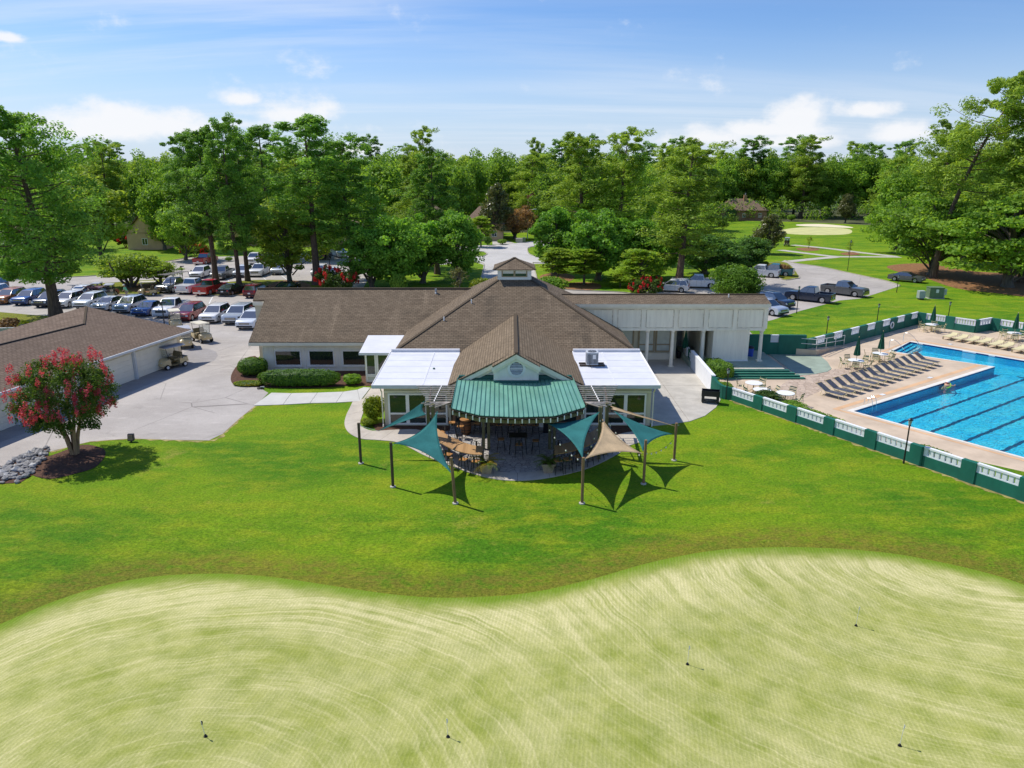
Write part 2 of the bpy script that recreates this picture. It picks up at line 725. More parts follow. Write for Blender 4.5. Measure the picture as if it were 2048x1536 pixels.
def m_lawn():
    m, t, p, out = new_mat('lawn')
    w = coords(t)
    dg = t.n('ShaderNodeAttribute', attribute_name='fringe').outputs['Fac']
    n1 = t.noise(t.mapping(w, (.6, 1.3, 1), (3, 5, 0), (0, 0, .12)), 0.13, 4, 0.55, .6)
    n2 = t.noise(t.mapping(w, (1, 2.0, 1)), 0.35, 6, 0.65)
    n3 = t.noise(t.mapping(w, (1, 1.5, 1)), 1.9, 6, 0.72)
    n4 = t.noise(t.mapping(w, (1, 1.4, 1)), 7.5, 6, 0.82)
    col = t.mix(t.ramp(n1, 0.35, 0.65), (0.068, 0.195, 0.005), (0.165, 0.290, 0.007))
    col = t.mix(t.math('MULTIPLY', t.ramp(n2, 0.42, 0.70), 0.8), col, (0.250, 0.315, 0.012))
    col = t.mix(t.math('MULTIPLY', t.ramp(n3, 0.50, 0.75), 0.5), col, (0.27, 0.29, 0.04))
    col = t.mix(t.math('MULTIPLY', t.ramp(n3, 0.48, 0.28), 0.5), col, (0.065, 0.165, 0.008))
    # worn, browned collar next to the green
    rag = t.math('ADD', dg, t.math('MULTIPLY', t.math('SUBTRACT', n2, 0.5), 2.4))
    brown = t.math('MAXIMUM', t.math('MULTIPLY', t.ramp(rag, 0.9, 2.6, 1, 0), t.ramp(n3, 0.3, 0.6)), t.math('MULTIPLY', t.ramp(dg, 0.15, 0.9, 1, 0), 0.8))
    col = t.mix(t.math('MULTIPLY', brown, 0.75), col, (0.195, 0.165, 0.025))
    straw = t.math('MULTIPLY', t.ramp(t.noise(w, 0.22, 6, 0.7), 0.60, 0.72), t.ramp(n4, 0.35, 0.6))
    col = t.mix(t.math('MULTIPLY', straw, 0.65), col, (0.36, 0.30, 0.07))
    col = t.mix(t.ramp(n4, 0.34, 0.66), t.mix(1.0, col, (0.60, 0.64, 0.55), 'MULTIPLY'), t.mix(1.0, col, (1.46, 1.36, 1.4), 'MULTIPLY'))
    t.put(p.inputs['Base Color'], col)
    p.inputs['Roughness'].default_value = 0.85
    p.inputs['Specular IOR Level'].default_value = 0.12
    b = t.n('ShaderNodeBump')
    b.inputs['Strength'].default_value = 1.0
    b.inputs['Distance'].default_value = 0.09
    t.put(b.inputs['Height'], t.math('ADD', t.noise(w, 6.0, 6, 0.8), t.math('MULTIPLY', t.noise(w, 1.3, 3), 1.6)))
    t.put(p.inputs['Normal'], b)
    return m


def m_green():
    m, t, p, out = new_mat('putting_green')
    w = coords(t)
    rim = t.n('ShaderNodeAttribute', attribute_name='rim').outputs['Fac']
    sep = t.n('ShaderNodeSeparateXYZ')
    t.put(sep.inputs[0], w)
    x, y = sep.outputs[0], sep.outputs[1]
    wob = t.math('MULTIPLY', t.math('SUBTRACT', t.noise(w, 0.25, 3), 0.5), 1.6)

    def arcs(cx, cy, sx, sy, fr, seed, det=5):
        dx = t.math('MULTIPLY', t.math('SUBTRACT', x, cx), sx)
        dy = t.math('MULTIPLY', t.math('SUBTRACT', y, cy), sy)
        r = t.math('ADD', t.math('SQRT', t.math('ADD', t.math('MULTIPLY', dx, dx), t.math('MULTIPLY', dy, dy))), t.math('MULTIPLY', wob, 0.6))
        a = t.math('ARCTAN2', dy, dx)
        cb = t.n('ShaderNodeCombineXYZ')
        t.put(cb.inputs[0], t.math('MULTIPLY', r, fr))
        t.put(cb.inputs[1], t.math('MULTIPLY', a, 1.25))
        cb.inputs[2].default_value = seed
        return t.noise(cb.outputs[0], 1.0, det, 0.66)
    left = t.ramp(t.math('ADD', x, t.math('MULTIPLY', wob, 1.5)), -1.0, 3.5, 1, 0)

    def pair(f1, f2, seed, det):
        nd = t.n('ShaderNodeMix', data_type='FLOAT')
        t.put(nd.inputs[0], left)
        t.put(nd.inputs[2], arcs(20.5, 27.5, 0.75, 0.95, f2, seed + 4, det))
        t.put(nd.inputs[3], arcs(-8.5, 13.0, 0.8, 0.8, f1, seed, det))
        return nd.outputs[0]
    thin = pair(8.5, 8.5, 1.0, 4)
    wide = pair(1.5, 1.5, 7.0, 3)
    streak = t.math('ADD', t.math('MULTIPLY', thin, 0.6), t.math('MULTIPLY', wide, 0.4))
    blot = t.noise(w, 0.45, 8, 0.72)
    # rows of filled aeration holes
    def dots(rot, sp):
        q = t.mapping(w, (2 * PI / sp, 2 * PI / sp, 1), (0, 0, 0), (0, 0, rot))
        q = t.vmath('ADD', q, t.vmath('SCALE', t.n('ShaderNodeTexNoise', i_Scale=0.5).outputs[1], scale=5.0))
        s2 = t.n('ShaderNodeSeparateXYZ')
        t.put(s2.inputs[0], q)
        return t.math('MULTIPLY', t.math('SINE', s2.outputs[0]), t.math('SINE', s2.outputs[1]))
    rowq = t.mapping(w, (1, 1, 1), (0, 0, 0), (0, 0, 0.16))
    rowq = t.vmath('ADD', rowq, t.vmath('SCALE', t.n('ShaderNodeTexNoise', i_Scale=0.22).outputs[1], scale=2.2))
    rs_ = t.n('ShaderNodeSeparateXYZ')
    t.put(rs_.inputs[0], rowq)
    rowv = t.math('ADD', t.math('MULTIPLY', t.math('SINE', t.math('MULTIPLY', rs_.outputs[0], 2 * PI / 0.13)), 0.5), 0.5)
    dash = t.noise(t.mapping(rowq, (1, 0.32, 1)), 15.0, 3, 0.75)
    dots_f = t.math('MULTIPLY', rowv, t.ramp(dash, 0.32, 0.62))
    sand = t.math('ADD', t.math('MULTIPLY', t.ramp(thin, 0.46, 0.72), 0.42), t.math('MULTIPLY', t.ramp(wide, 0.36, 0.68), 0.18))
    sand = t.math('ADD', sand, t.math('MULTIPLY', t.ramp(blot, 0.34, 0.66), 0.40))
    edge = t.math('ADD', rim, t.math('MULTIPLY', t.math('SUBTRACT', t.noise(w, 0.8, 4), 0.5), 1.0))
    sand = t.math('MULTIPLY', sand, t.ramp(edge, 0.0, 1.5, 0.05, 1.0))
    pale = t.math('MULTIPLY', t.math('MULTIPLY', t.ramp(edge, 0.5, 1.3), t.ramp(edge, 1.6, 4.5, 1, 0)), 0.6)
    sand = t.math('ADD', sand, t.math('MULTIPLY', pale, t.ramp(streak, 0.30, 0.6)), clamp=True)
    grass = t.mix(t.ramp(t.noise(w, 1.1, 5), 0.3, 0.7), (0.228, 0.270, 0.044), (0.330, 0.350, 0.085))
    grass = t.mix(t.ramp(edge, 0.0, 0.9, 1, 0), grass, (0.155, 0.245, 0.016))
    amt = t.math('ADD', t.math('MULTIPLY', sand, 0.74), t.math('MULTIPLY', t.math('SUBTRACT', dots_f, 0.30), t.math('ADD', 0.08, t.math('MULTIPLY', sand, 0.18))), clamp=True)
    col = t.mix(amt, grass, (0.68, 0.61, 0.33))
    fine = t.noise(w, 16, 3, 0.7)
    col = t.mix(t.ramp(fine, 0.3, 0.7), t.mix(1.0, col, (0.88, 0.9, 0.82), 'MULTIPLY'), t.mix(1.0, col, (1.08, 1.08, 1.08), 'MULTIPLY'))
    t.put(p.inputs['Base Color'], col)
    p.inputs['Roughness'].default_value = 0.9
    p.inputs['Specular IOR Level'].default_value = 0.1
    b = t.n('ShaderNodeBump')
    b.inputs['Strength'].default_value = 0.3
    b.inputs['Distance'].default_value = 0.02
    t.put(b.inputs['Height'], t.math('ADD', t.noise(w, 14, 4, 0.7), dots_f))
    t.put(p.inputs['Normal'], b)
    return m


def m_asphalt(name, a, b, crack=True):
    m, t, p, out = new_mat(name)
    w = coords(t)
    n1 = t.noise(w, 0.16, 6, 0.62)
    n2 = t.noise(t.mapping(w, (1, 3, 1), (0, 0, 0), (0, 0, 0.4)), 0.5, 6, 0.65)
    n3 = t.noise(w, 28, 3, 0.7)
    col = t.mix(t.ramp(n1, 0.35, 0.68), a, b)
    col = t.mix(t.math('MULTIPLY', t.ramp(n2, 0.52, 0.72), 0.55), col, tuple(x * 1.22 for x in b))
    col = t.mix(t.math('MULTIPLY', t.ramp(t.noise(w, 0.55, 7, 0.7, 0.5), 0.56, 0.74), 0.5), col, tuple(x * 0.55 for x in a))
    col = t.mix(t.ramp(n3, 0.3, 0.7), t.mix(1.0, col, (0.82, 0.82, 0.82), 'MULTIPLY'), t.mix(1.0, col, (1.12, 1.12, 1.12), 'MULTIPLY'))
    if crack:
        v = t.n('ShaderNodeTexVoronoi', feature='DISTANCE_TO_EDGE')
        q = t.vmath('ADD', w, t.vmath('SCALE', t.n('ShaderNodeTexNoise', i_Scale=0.6, i_Detail=4.0).outputs[1], scale=2.2))
        t.put(v.inputs['Vector'], q)
        v.inputs['Scale'].default_value = 0.17
        line = t.math('MULTIPLY', t.ramp(v.outputs['Distance'], 0.0, 0.009, 1, 0), t.ramp(t.noise(w, 0.12, 3), 0.42, 0.58))
        col = t.mix(t.math('MULTIPLY', line, 0.6), col, (0.06, 0.055, 0.05))
    t.put(p.inputs['Base Color'], col)
    p.inputs['Roughness'].default_value = 0.88
    p.inputs['Specular IOR Level'].default_value = 0.25
    bb = t.n('ShaderNodeBump')
    bb.inputs['Strength'].default_value = 0.35
    bb.inputs['Distance'].default_value = 0.015
    t.put(bb.inputs['Height'], n3)
    t.put(p.inputs['Normal'], bb)
    return m


def m_stamped(name, cols, joint, scale, spread=0.35):
    """stamped or random stone paving"""
    m, t, p, out = new_mat(name)
    w = coords(t)
    q = t.vmath('ADD', w, t.vmath('SCALE', t.n('ShaderNodeTexNoise', i_Scale=3.0).outputs[1], scale=0.12))
    v = t.n('ShaderNodeTexVoronoi')
    t.put(v.inputs['Vector'], q)
    v.inputs['Scale'].default_value = scale
    e = t.n('ShaderNodeTexVoronoi', feature='DISTANCE_TO_EDGE')
    t.put(e.inputs['Vector'], q)
    e.inputs['Scale'].default_value = scale
    sc = t.n('ShaderNodeSeparateColor')
    t.put(sc.inputs[0], v.outputs['Color'])
    col = t.mix(sc.outputs[0], cols[0], cols[1])
    col = t.mix(t.math('MULTIPLY', t.ramp(t.noise(w, 1.2, 6, 0.65), 0.4, 0.7), spread), col, cols[2])
    j = t.ramp(e.outputs['Distance'], 0.0, 0.09, 1, 0)
    col = t.mix(t.math('MULTIPLY', j, 0.75), col, joint)
    t.put(p.inputs['Base Color'], col)
    p.inputs['Roughness'].default_value = 0.75
    b = t.n('ShaderNodeBump')
    b.inputs['Strength'].default_value = 0.6
    b.inputs['Distance'].default_value = 0.015
    t.put(b.inputs['Height'], t.math('SUBTRACT', t.noise(w, 14, 3), t.math('MULTIPLY', j, 1.5)))
    t.put(p.inputs['Normal'], b)
    return m


def m_water():
    m, t, p, out = new_mat('pool_water')
    w = coords(t)
    b = t.n('ShaderNodeBump')
    b.inputs['Strength'].default_value = 0.7
    b.inputs['Distance'].default_value = 0.14
    h = t.math('ADD', t.noise(t.mapping(w, (1, 1.7, 1), (0, 0, 0), (0, 0, .6)), 2.6, 3, 0.55, 0.6), t.math('MULTIPLY', t.noise(w, 7.5, 3, 0.5, 0.4), 0.45))
    t.put(b.inputs['Height'], h)
    gl = t.n('ShaderNodeBsdfGlossy')
    gl.inputs['Roughness'].default_value = 0.03
    t.put(gl.inputs['Normal'], b)
    tr = t.n('ShaderNodeBsdfTransparent')
    tr.inputs[0].default_value = (0.72, 0.975, 0.995, 1)
    fr = t.n('ShaderNodeFresnel')
    fr.inputs['IOR'].default_value = 1.33
    t.put(fr.inputs['Normal'], b)
    mx = t.n('ShaderNodeMixShader')
    t.put(mx.inputs[0], fr)
    t.put(mx.inputs[1], tr)
    t.put(mx.inputs[2], gl)
    t.put(out.inputs[0], mx)
    return m


def m_pool_floor():
    """pale plaster; light through the ripples is painted into its colour as a paler web"""
    m, t, p, out = new_mat('pool_plaster')
    w = coords(t)
    n = t.noise(w, 0.5, 4)
    q = t.vmath('ADD', w, t.vmath('SCALE', t.n('ShaderNodeTexNoise', i_Scale=1.2, i_Detail=3.0).outputs[1], scale=0.9))
    v = t.n('ShaderNodeTexVoronoi', feature='SMOOTH_F1')
    t.put(v.inputs['Vector'], q)
    v.inputs['Scale'].default_value = 1.5
    col = t.mix(t.ramp(n, 0.3, 0.7), (0.022, 0.59, 0.93), (0.04, 0.67, 0.95))
    col = t.mix(t.math('MULTIPLY', t.ramp(v.outputs['Distance'], 0.25, 0.75), 0.55), col, (0.15, 0.83, 0.98))  # warped cells: ripple light painted into the plaster colour
    t.put(p.inputs['Base Color'], col)
    p.inputs['Roughness'].default_value = 0.7
    return m


def m_fabric(name, col, trans=0.35, line=(0.5, 0.5)):
    m, t, p, out = new_mat(name)
    w = coords(t)
    n = t.noise(w, 1.1, 4)
    c = t.mix(t.ramp(n, 0.3, 0.7), tuple(x * 0.86 for x in col), tuple(x * 1.12 for x in col))
    wv = t.noise(t.mapping(w, (9, 9, 1.2)), 2.0, 3, 0.6)
    c = t.mix(t.ramp(wv, 0.35, 0.65), t.mix(1.0, c, (0.86, 0.86, 0.86), 'MULTIPLY'), c)
    t.put(p.inputs['Base Color'], c)
    p.inputs['Roughness'].default_value = 0.8
    p.inputs['Specular IOR Level'].default_value = 0.2
    b = t.n('ShaderNodeBump')
    b.inputs['Strength'].default_value = 0.25
    t.put(b.inputs['Height'], t.noise(t.mapping(w, (3, 3, 0.5)), 2.0, 3))
    t.put(p.inputs['Normal'], b)
    tr = t.n('ShaderNodeBsdfTranslucent')
    t.put(tr.inputs[0], c)
    mx = t.n('ShaderNodeMixShader')
    mx.inputs[0].default_value = trans
    t.put(mx.inputs[1], p)
    t.put(mx.inputs[2], tr)
    t.put(out.inputs[0], mx)
    return m


def m_glass(name, col=(0.02, 0.03, 0.024), rough=0.03, spec=0.9):
    m, t, p, out = new_mat(name)
    n = t.noise(coords(t), 1.3, 3)
    t.put(p.inputs['Base Color'], t.mix(n, tuple(x * 0.6 for x in col), tuple(x * 1.5 for x in col)))
    p.inputs['Roughness'].default_value = rough
    p.inputs['Specular IOR Level'].default_value = spec
    p.inputs['IOR'].default_value = 1.5
    return m


def m_membrane():
    """white roof coating with welded seams, scuffs and dirty puddle marks"""
    m, t, p, out = new_mat('white_membrane')
    w = coords(t)
    n = t.noise(w, 0.6, 6, 0.65)
    c = t.mix(t.ramp(n, 0.35, 0.7), (0.66, 0.67, 0.705), (0.73, 0.735, 0.76))
    st = t.noise(t.mapping(w, (0.6, 5, 1)), 1.4, 5, 0.62)
    c = t.mix(t.math('MULTIPLY', t.ramp(st, 0.54, 0.72), 0.5), c, (0.46, 0.47, 0.48))
    sp = t.noise(w, 5.5, 5, 0.7)
    c = t.mix(t.math('MULTIPLY', t.ramp(sp, 0.66, 0.76), 0.5), c, (0.30, 0.30, 0.31))
    t.put(p.inputs['Base Color'], c)
    p.inputs['Roughness'].default_value = 0.55
    b = t.n('ShaderNodeBump')
    b.inputs['Strength'].default_value = 0.25
    b.inputs['Distance'].default_value = 0.03
    t.put(b.inputs['Height'], st)
    t.put(p.inputs['Normal'], b)
    return m


def m_planks(name, a, b, axis=0, width=0.13):
    m, t, p, out = new_mat(name)
    w = coords(t)
    sep = t.n('ShaderNodeSeparateXYZ')
    t.put(sep.inputs[0], w)
    k = t.math('FLOOR', t.math('DIVIDE', sep.outputs[axis], width))
    wn = t.n('ShaderNodeTexWhiteNoise', noise_dimensions='1D')
    t.put(wn.inputs['W'], k)
    g = t.noise(t.mapping(w, (2, 14, 14) if axis else (14, 2, 14)), 1.5, 5, 0.65)
    c = t.mix(t.math('ADD', t.math('MULTIPLY', wn.outputs[0], 0.6), t.math('MULTIPLY', g, 0.4)), a, b)
    t.put(p.inputs['Base Color'], c)
    p.inputs['Roughness'].default_value = 0.6
    return m


def setup_materials():
    shingle('shingle', (0.126, 0.093, 0.062), (0.252, 0.194, 0.132))
    shingle('shingle_tan', (0.150, 0.112, 0.072), (0.27, 0.205, 0.135), k=0.3)
    shingle('shingle_barn', (0.175, 0.124, 0.090), (0.29, 0.213, 0.155), moss=(0.10, 0.08, 0.06), k=0.4)
    shingle('shingle_house', (0.19, 0.13, 0.09), (0.29, 0.21, 0.15), k=0.3)
    m_lawn()
    m_green()
    m_asphalt('asphalt', (0.385, 0.352, 0.318), (0.475, 0.438, 0.398))
    m_asphalt('asphalt_patch', (0.30, 0.28, 0.268), (0.37, 0.35, 0.335), False)
    m_asphalt('road', (0.47, 0.455, 0.43), (0.55, 0.53, 0.505), False)
    mat('forest_floor', (0.075, 0.085, 0.03), 0.95, 0.4, 0.12, 0.6, 3)
    mat('far_ground', (0.05, 0.085, 0.02), 0.95, 0.3, 0.03)
    mat('concrete', (0.50, 0.47, 0.41), 0.85, 0.12, 0.8, 0.15, 30, dirt=0.35, dcol=(0.33, 0.30, 0.25), fine=0.12)
    mat('concrete_new', (0.56, 0.55, 0.51), 0.85, 0.06, 0.8, 0.1, 30, dirt=0.2, dcol=(0.45, 0.44, 0.4), fine=0.08)
    mat('walk_concrete', (0.52, 0.465, 0.39), 0.85, 0.12, 0.8, 0.15, 30, dirt=0.4, dcol=(0.34, 0.29, 0.23), fine=0.12)
    mat('deck', (0.60, 0.475, 0.345), 0.85, 0.14, 0.45, 0.12, 30, dirt=0.4, dcol=(0.43, 0.33, 0.23), fine=0.1)
    mat('deck_band', (0.64, 0.40, 0.22), 0.85, 0.12, 0.6, 0.1, 30, dirt=0.3, dcol=(0.5, 0.38, 0.26))
    mat('coping', (0.72, 0.68, 0.60), 0.8, 0.08, 1.0, dirt=0.25, dcol=(0.5, 0.45, 0.38))
    mat('kerb', (0.40, 0.37, 0.30), 0.9, 0.2, 0.6, dirt=0.5, dcol=(0.2, 0.18, 0.14))
    m_stamped('stamped', ((0.36, 0.33, 0.31), (0.52, 0.50, 0.47), (0.30, 0.24, 0.20)), (0.10, 0.09, 0.085), 3.6)
    m_stamped('stamped_deck', ((0.42, 0.32, 0.24), (0.55, 0.43, 0.33), (0.62, 0.52, 0.42)), (0.30, 0.22, 0.16), 2.2, 0.5)
    mat('porch_green', (0.29, 0.355, 0.28), 0.75, 0.12, 0.8, dirt=0.3, dcol=(0.4, 0.42, 0.34))
    mat('wall_white', (0.90, 0.85, 0.74), 0.8, 0.05, 1.2, 0.1, 18, dirt=0.3, dcol=(0.52, 0.49, 0.41), stretch=(1.6, 1.6, 0.35))
    mat('wall_grey', (0.95, 0.87, 0.70), 0.85, 0.07, 1.0, 0.12, 18, dirt=0.38, dcol=(0.50, 0.43, 0.30), stretch=(2.2, 2.2, 0.25))
    mat('siding', (0.66, 0.60, 0.44), 0.75, 0.06, 1.5, dirt=0.2, dcol=(0.40, 0.35, 0.24), stretch=(1, 1, 0.4))
    mat('trim', (0.86, 0.79, 0.63), 0.7, 0.05, 1.5, dirt=0.2, dcol=(0.45, 0.41, 0.32))
    mat('trim_white', (0.86, 0.84, 0.79), 0.6, 0.04, 1.5, dirt=0.12, dcol=(0.55, 0.53, 0.5))
    mat('trim_tan', (0.42, 0.33, 0.20), 0.7, 0.08, 2)
    mat('gutter', (0.62, 0.645, 0.67), 0.45, 0.06, 1.5, dirt=0.2, dcol=(0.4, 0.4, 0.4))
    mat('panel_outline', (0.70, 0.62, 0.48), 0.85, 0.3, 3)
    mat('barn_wall', (0.70, 0.61, 0.45), 0.8, 0.05, 1.0, dirt=0.2, dcol=(0.45, 0.38, 0.27), stretch=(1, 1, 0.4))
    mat('garage_panel', (0.82, 0.77, 0.65), 0.65, 0.04, 1.0, dirt=0.2, dcol=(0.5, 0.45, 0.36))
    mat('green_seam', (0.03, 0.15, 0.11), 0.5, 0.2, 2)
    mat('green_metal', (0.145, 0.335, 0.245), 0.42, 0.16, 0.9, 0.05, 4, dirt=0.35, dcol=(0.19, 0.42, 0.34), stretch=(1.5, 0.5, 1), spec=0.5)
    mat('teal_dark', (0.012, 0.10, 0.075), 0.5, 0.15, 2)
    mat('weathered', (0.155, 0.120, 0.085), 0.85, 0.3, 3, 0.3, 20, dirt=0.4, dcol=(0.06, 0.065, 0.03), stretch=(1, 1, 1))
    mat('weathered_grey', (0.46, 0.41, 0.36), 0.85, 0.3, 4, 0.2, 20, dirt=0.45, dcol=(0.08, 0.07, 0.05))
    mat('post_wood', (0.245, 0.150, 0.075), 0.8, 0.28, 3, 0.3, 22, dirt=0.35, dcol=(0.08, 0.055, 0.03), stretch=(5, 5, 0.5))
    mat('post_dark', (0.085, 0.060, 0.040), 0.8, 0.28, 3, 0.3, 22, dirt=0.4, dcol=(0.04, 0.035, 0.02), stretch=(5, 5, 0.5))
    mat('post_mossy', (0.16, 0.145, 0.075), 0.85, 0.3, 3, 0.3, 22, dirt=0.5, dcol=(0.05, 0.06, 0.025), stretch=(4, 4, 0.5))
    m_planks('bar_wood', (0.30, 0.165, 0.065), (0.50, 0.30, 0.13), 0, 0.14)
    mat('seat_wood', (0.40, 0.19, 0.06), 0.55, 0.2, 6, stretch=(1, 8, 1))
    mat('barrel_wood', (0.22, 0.09, 0.035), 0.6, 0.25, 5, stretch=(6, 6, 0.6))
    mat('black_metal', (0.018, 0.018, 0.019), 0.45, 0.2, 5, spec=0.4)
    mat('black_plastic', (0.012, 0.012, 0.014), 0.5, 0.2, 5)
    mat('tyre', (0.016, 0.016, 0.017), 0.85, 0.25, 8)
    mat('rim', (0.55, 0.56, 0.58), 0.3, 0.1, 5, metal=0.8)
    mat('rim_white', (0.78, 0.78, 0.78), 0.5, 0.06, 5)
    mat('chrome', (0.75, 0.76, 0.78), 0.18, 0.05, 5, metal=1.0)
    mat('grey_metal', (0.40, 0.43, 0.46), 0.45, 0.1, 4, metal=0.4)
    mat('steel_unit', (0.50, 0.53, 0.56), 0.5, 0.12, 4)
    mat('unit_green', (0.13, 0.19, 0.11), 0.6, 0.12, 3)
    mat('unit_grey', (0.36, 0.41, 0.38), 0.6, 0.1, 3)
    mat('fence_green', (0.010, 0.130, 0.088), 0.65, 0.14, 1.0, 0.1, 10, dirt=0.35, dcol=(0.03, 0.17, 0.125), stretch=(1, 1, 0.6))
    mat('step_green', (0.008, 0.135, 0.085), 0.6, 0.14, 1.0)
    mat('fence_white', (0.80, 0.815, 0.84), 0.6, 0.04, 2, dirt=0.15, dcol=(0.6, 0.6, 0.58))
    mat('umbrella_green', (0.008, 0.085, 0.047), 0.75, 0.2, 4)
    mat('pole_white', (0.74, 0.73, 0.69), 0.5, 0.06, 4)
    mat('tan_frame', (0.60, 0.52, 0.28), 0.5, 0.08, 4)
    mat('tan_sling', (0.66, 0.58, 0.33), 0.7, 0.1, 6)
    mat('navy_sling', (0.080, 0.086, 0.115), 0.7, 0.3, 10, fine=0.3)
    mat('table_white', (0.82, 0.82, 0.80), 0.4, 0.03, 4)
    mat('lane_tile', (0.004, 0.045, 0.15), 0.4, 0.2, 4)
    mat('pool_tile', (0.008, 0.04, 0.19), 0.25, 0.3, 8)
    mat('tile_mark', (0.75, 0.77, 0.78), 0.4, 0.05, 6)
    mat('mulch', (0.125, 0.058, 0.032), 0.95, 0.4, 6, 0.9, 30, dirt=0.6, dcol=(0.05, 0.028, 0.018), fine=0.5)
    mat('pine_straw', (0.30, 0.145, 0.055), 0.95, 0.3, 2.5, 0.7, 20, dirt=0.4, dcol=(0.14, 0.07, 0.03), fine=0.35)
    mat('straw', (0.30, 0.255, 0.085), 0.95, 0.4, 2.0, 0.5, 25, dirt=0.5, dcol=(0.12, 0.13, 0.03))
    mat('bunker_sand', (0.74, 0.66, 0.46), 0.95, 0.08, 0.4)
    mat('far_green', (0.55, 0.54, 0.24), 0.95, 0.12, 0.3)
    mat('rock', (0.27, 0.265, 0.26), 0.85, 0.45, 3, 0.4, 12, dirt=0.6, dcol=(0.16, 0.15, 0.14))
    mat('rock_white', (0.50, 0.49, 0.47), 0.85, 0.15, 5, 0.4, 12)
    mat('bark_pine', (0.130, 0.088, 0.062), 0.95, 0.35, 3, 0.8, 10, stretch=(3, 3, 0.6))
    mat('bark_grey', (0.135, 0.115, 0.090), 0.95, 0.3, 3, 0.7, 10, stretch=(3, 3, 0.6))
    mat('bark_myrtle', (0.36, 0.235, 0.13), 0.8, 0.3, 3, 0.2, 8, stretch=(3, 3, 0.6))
    mat('paint_line', (0.74, 0.74, 0.72), 0.8, 0.08, 2, dirt=0.4, dcol=(0.42, 0.41, 0.39))
    mat('terracotta', (0.34, 0.23, 0.15), 0.8, 0.15, 4)
    mat('planter_tan', (0.36, 0.275, 0.19), 0.8, 0.15, 4)
    mat('cart_cream', (0.60, 0.475, 0.255), 0.35, 0.06, 3, coat=0.3)
    mat('cart_seat', (0.20, 0.165, 0.085), 0.65, 0.12, 4)
    mat('cart_roof', (0.40, 0.405, 0.45), 0.5, 0.08, 3)
    mat('cart_roof_tan', (0.70, 0.64, 0.50), 0.5, 0.06, 3)
    mat('screen', (0.33, 0.40, 0.42), 0.08, 0.1, 3, spec=0.8)
    mat('skin', (0.56, 0.33, 0.22), 0.6, 0.08, 8)
    mat('shirt_green', (0.23, 0.66, 0.36), 0.8, 0.1, 8)
    mat('trousers', (0.40, 0.34, 0.26), 0.85, 0.1, 8)
    mat('white_cloth', (0.78, 0.78, 0.76), 0.8, 0.06, 8)
    mat('red_cloth', (0.50, 0.03, 0.04), 0.8, 0.1, 8)
    mat('noodle', (0.36, 0.80, 0.03), 0.6, 0.05, 8)
    mat('hair', (0.35, 0.29, 0.22), 0.8, 0.2, 20)
    mat('house_tan', (0.64, 0.42, 0.25), 0.85, 0.1, 0.6, 0.1, 4)
    mat('house_brick', (0.36, 0.20, 0.11), 0.9, 0.2, 3, 0.2, 8)
    mat('blue_bin', (0.02, 0.07, 0.42), 0.5, 0.1, 4)
    mat('board_grey', (0.40, 0.44, 0.38), 0.85, 0.2, 3, dirt=0.4, dcol=(0.2, 0.22, 0.17), stretch=(1, 1, 0.3))
    mat('bulb', (0.9, 0.88, 0.8), 0.2, 0.02, 4)
    mat('plastic_white', (0.8, 0.8, 0.8), 0.4, 0.04, 5)
    mat('lamp_red', (0.45, 0.008, 0.008), 0.2, 0.1, 6, spec=0.6)
    mat('lamp_clear', (0.62, 0.65, 0.68), 0.1, 0.1, 6, spec=0.8)
    mat('plate', (0.72, 0.73, 0.74), 0.5, 0.1, 20)
    mat('door_grey', (0.32, 0.315, 0.30), 0.6, 0.06, 2)
    mat('blinds', (0.55, 0.58, 0.50), 0.3, 0.08, 2, spec=0.6)
    m_membrane()
    m_water()
    m_pool_floor()
    m_fabric('sail_teal', (0.055, 0.265, 0.255), 0.36)
    m_fabric('sail_sand', (0.78, 0.60, 0.37), 0.36)
    m_glass('glass')
    m_glass('car_glass', (0.022, 0.028, 0.034), 0.05, 1.0).node_tree.nodes['Principled BSDF'].inputs['IOR'].default_value = 2.1
    m_glass('glass_blue', (0.03, 0.06, 0.06), 0.05, 0.7)
    leaf('leaf_pine', (0.066, 0.160, 0.024), (0.312, 0.582, 0.080), 0.30)
    leaf('leaf_pine_warm', (0.116, 0.216, 0.026), (0.483, 0.660, 0.091), 0.34)
    leaf('leaf_oak', (0.088, 0.192, 0.026), (0.412, 0.660, 0.088), 0.40)
    leaf('leaf_willow', (0.074, 0.184, 0.026), (0.312, 0.611, 0.074), 0.38)
    leaf('leaf_light', (0.144, 0.280, 0.029), (0.525, 0.660, 0.097), 0.45)
    leaf('leaf_dogwood', (.200, .370, .032), (.400, .560, .060), 0.45, yellow=(0.30, 0.285, 0.03))
    leaf('leaf_dark', (0.045, 0.116, 0.024), (0.192, 0.383, 0.071), 0.28)
    leaf('leaf_magnolia', (0.079, 0.114, 0.032), (0.228, 0.228, 0.079), 0.22, rough=0.35, spec=0.5)
    leaf('leaf_rust', (.200, .130, .050), (.480, .290, .130), 0.3, yellow=(0.62, 0.34, 0.15))
    leaf('leaf_copper', (0.114, 0.079, 0.038), (0.228, 0.149, 0.070), 0.25)
    leaf('leaf_hedge', (.070, .170, .018), (.190, .350, .032), 0.25)
    leaf('leaf_box', (0.131, 0.271, 0.021), (0.280, 0.464, 0.052), 0.3)
    leaf('leaf_lime', (0.18, 0.27, 0.015), (0.33, 0.40, 0.03), 0.4, yellow=(0.40, 0.30, 0.03))
    leaf('leaf_myrtle', (.045, .105, .018), (.120, .200, .036), 0.35)
    leaf('leaf_palm', (0.085, 0.155, 0.02), (0.20, 0.27, 0.03), 0.35)
    leaf('leaf_palm_yellow', (0.24, 0.22, 0.02), (0.50, 0.36, 0.03), 0.4)
    leaf('flower_pink', (0.52, 0.05, 0.095), (0.84, 0.15, 0.22), 0.3)
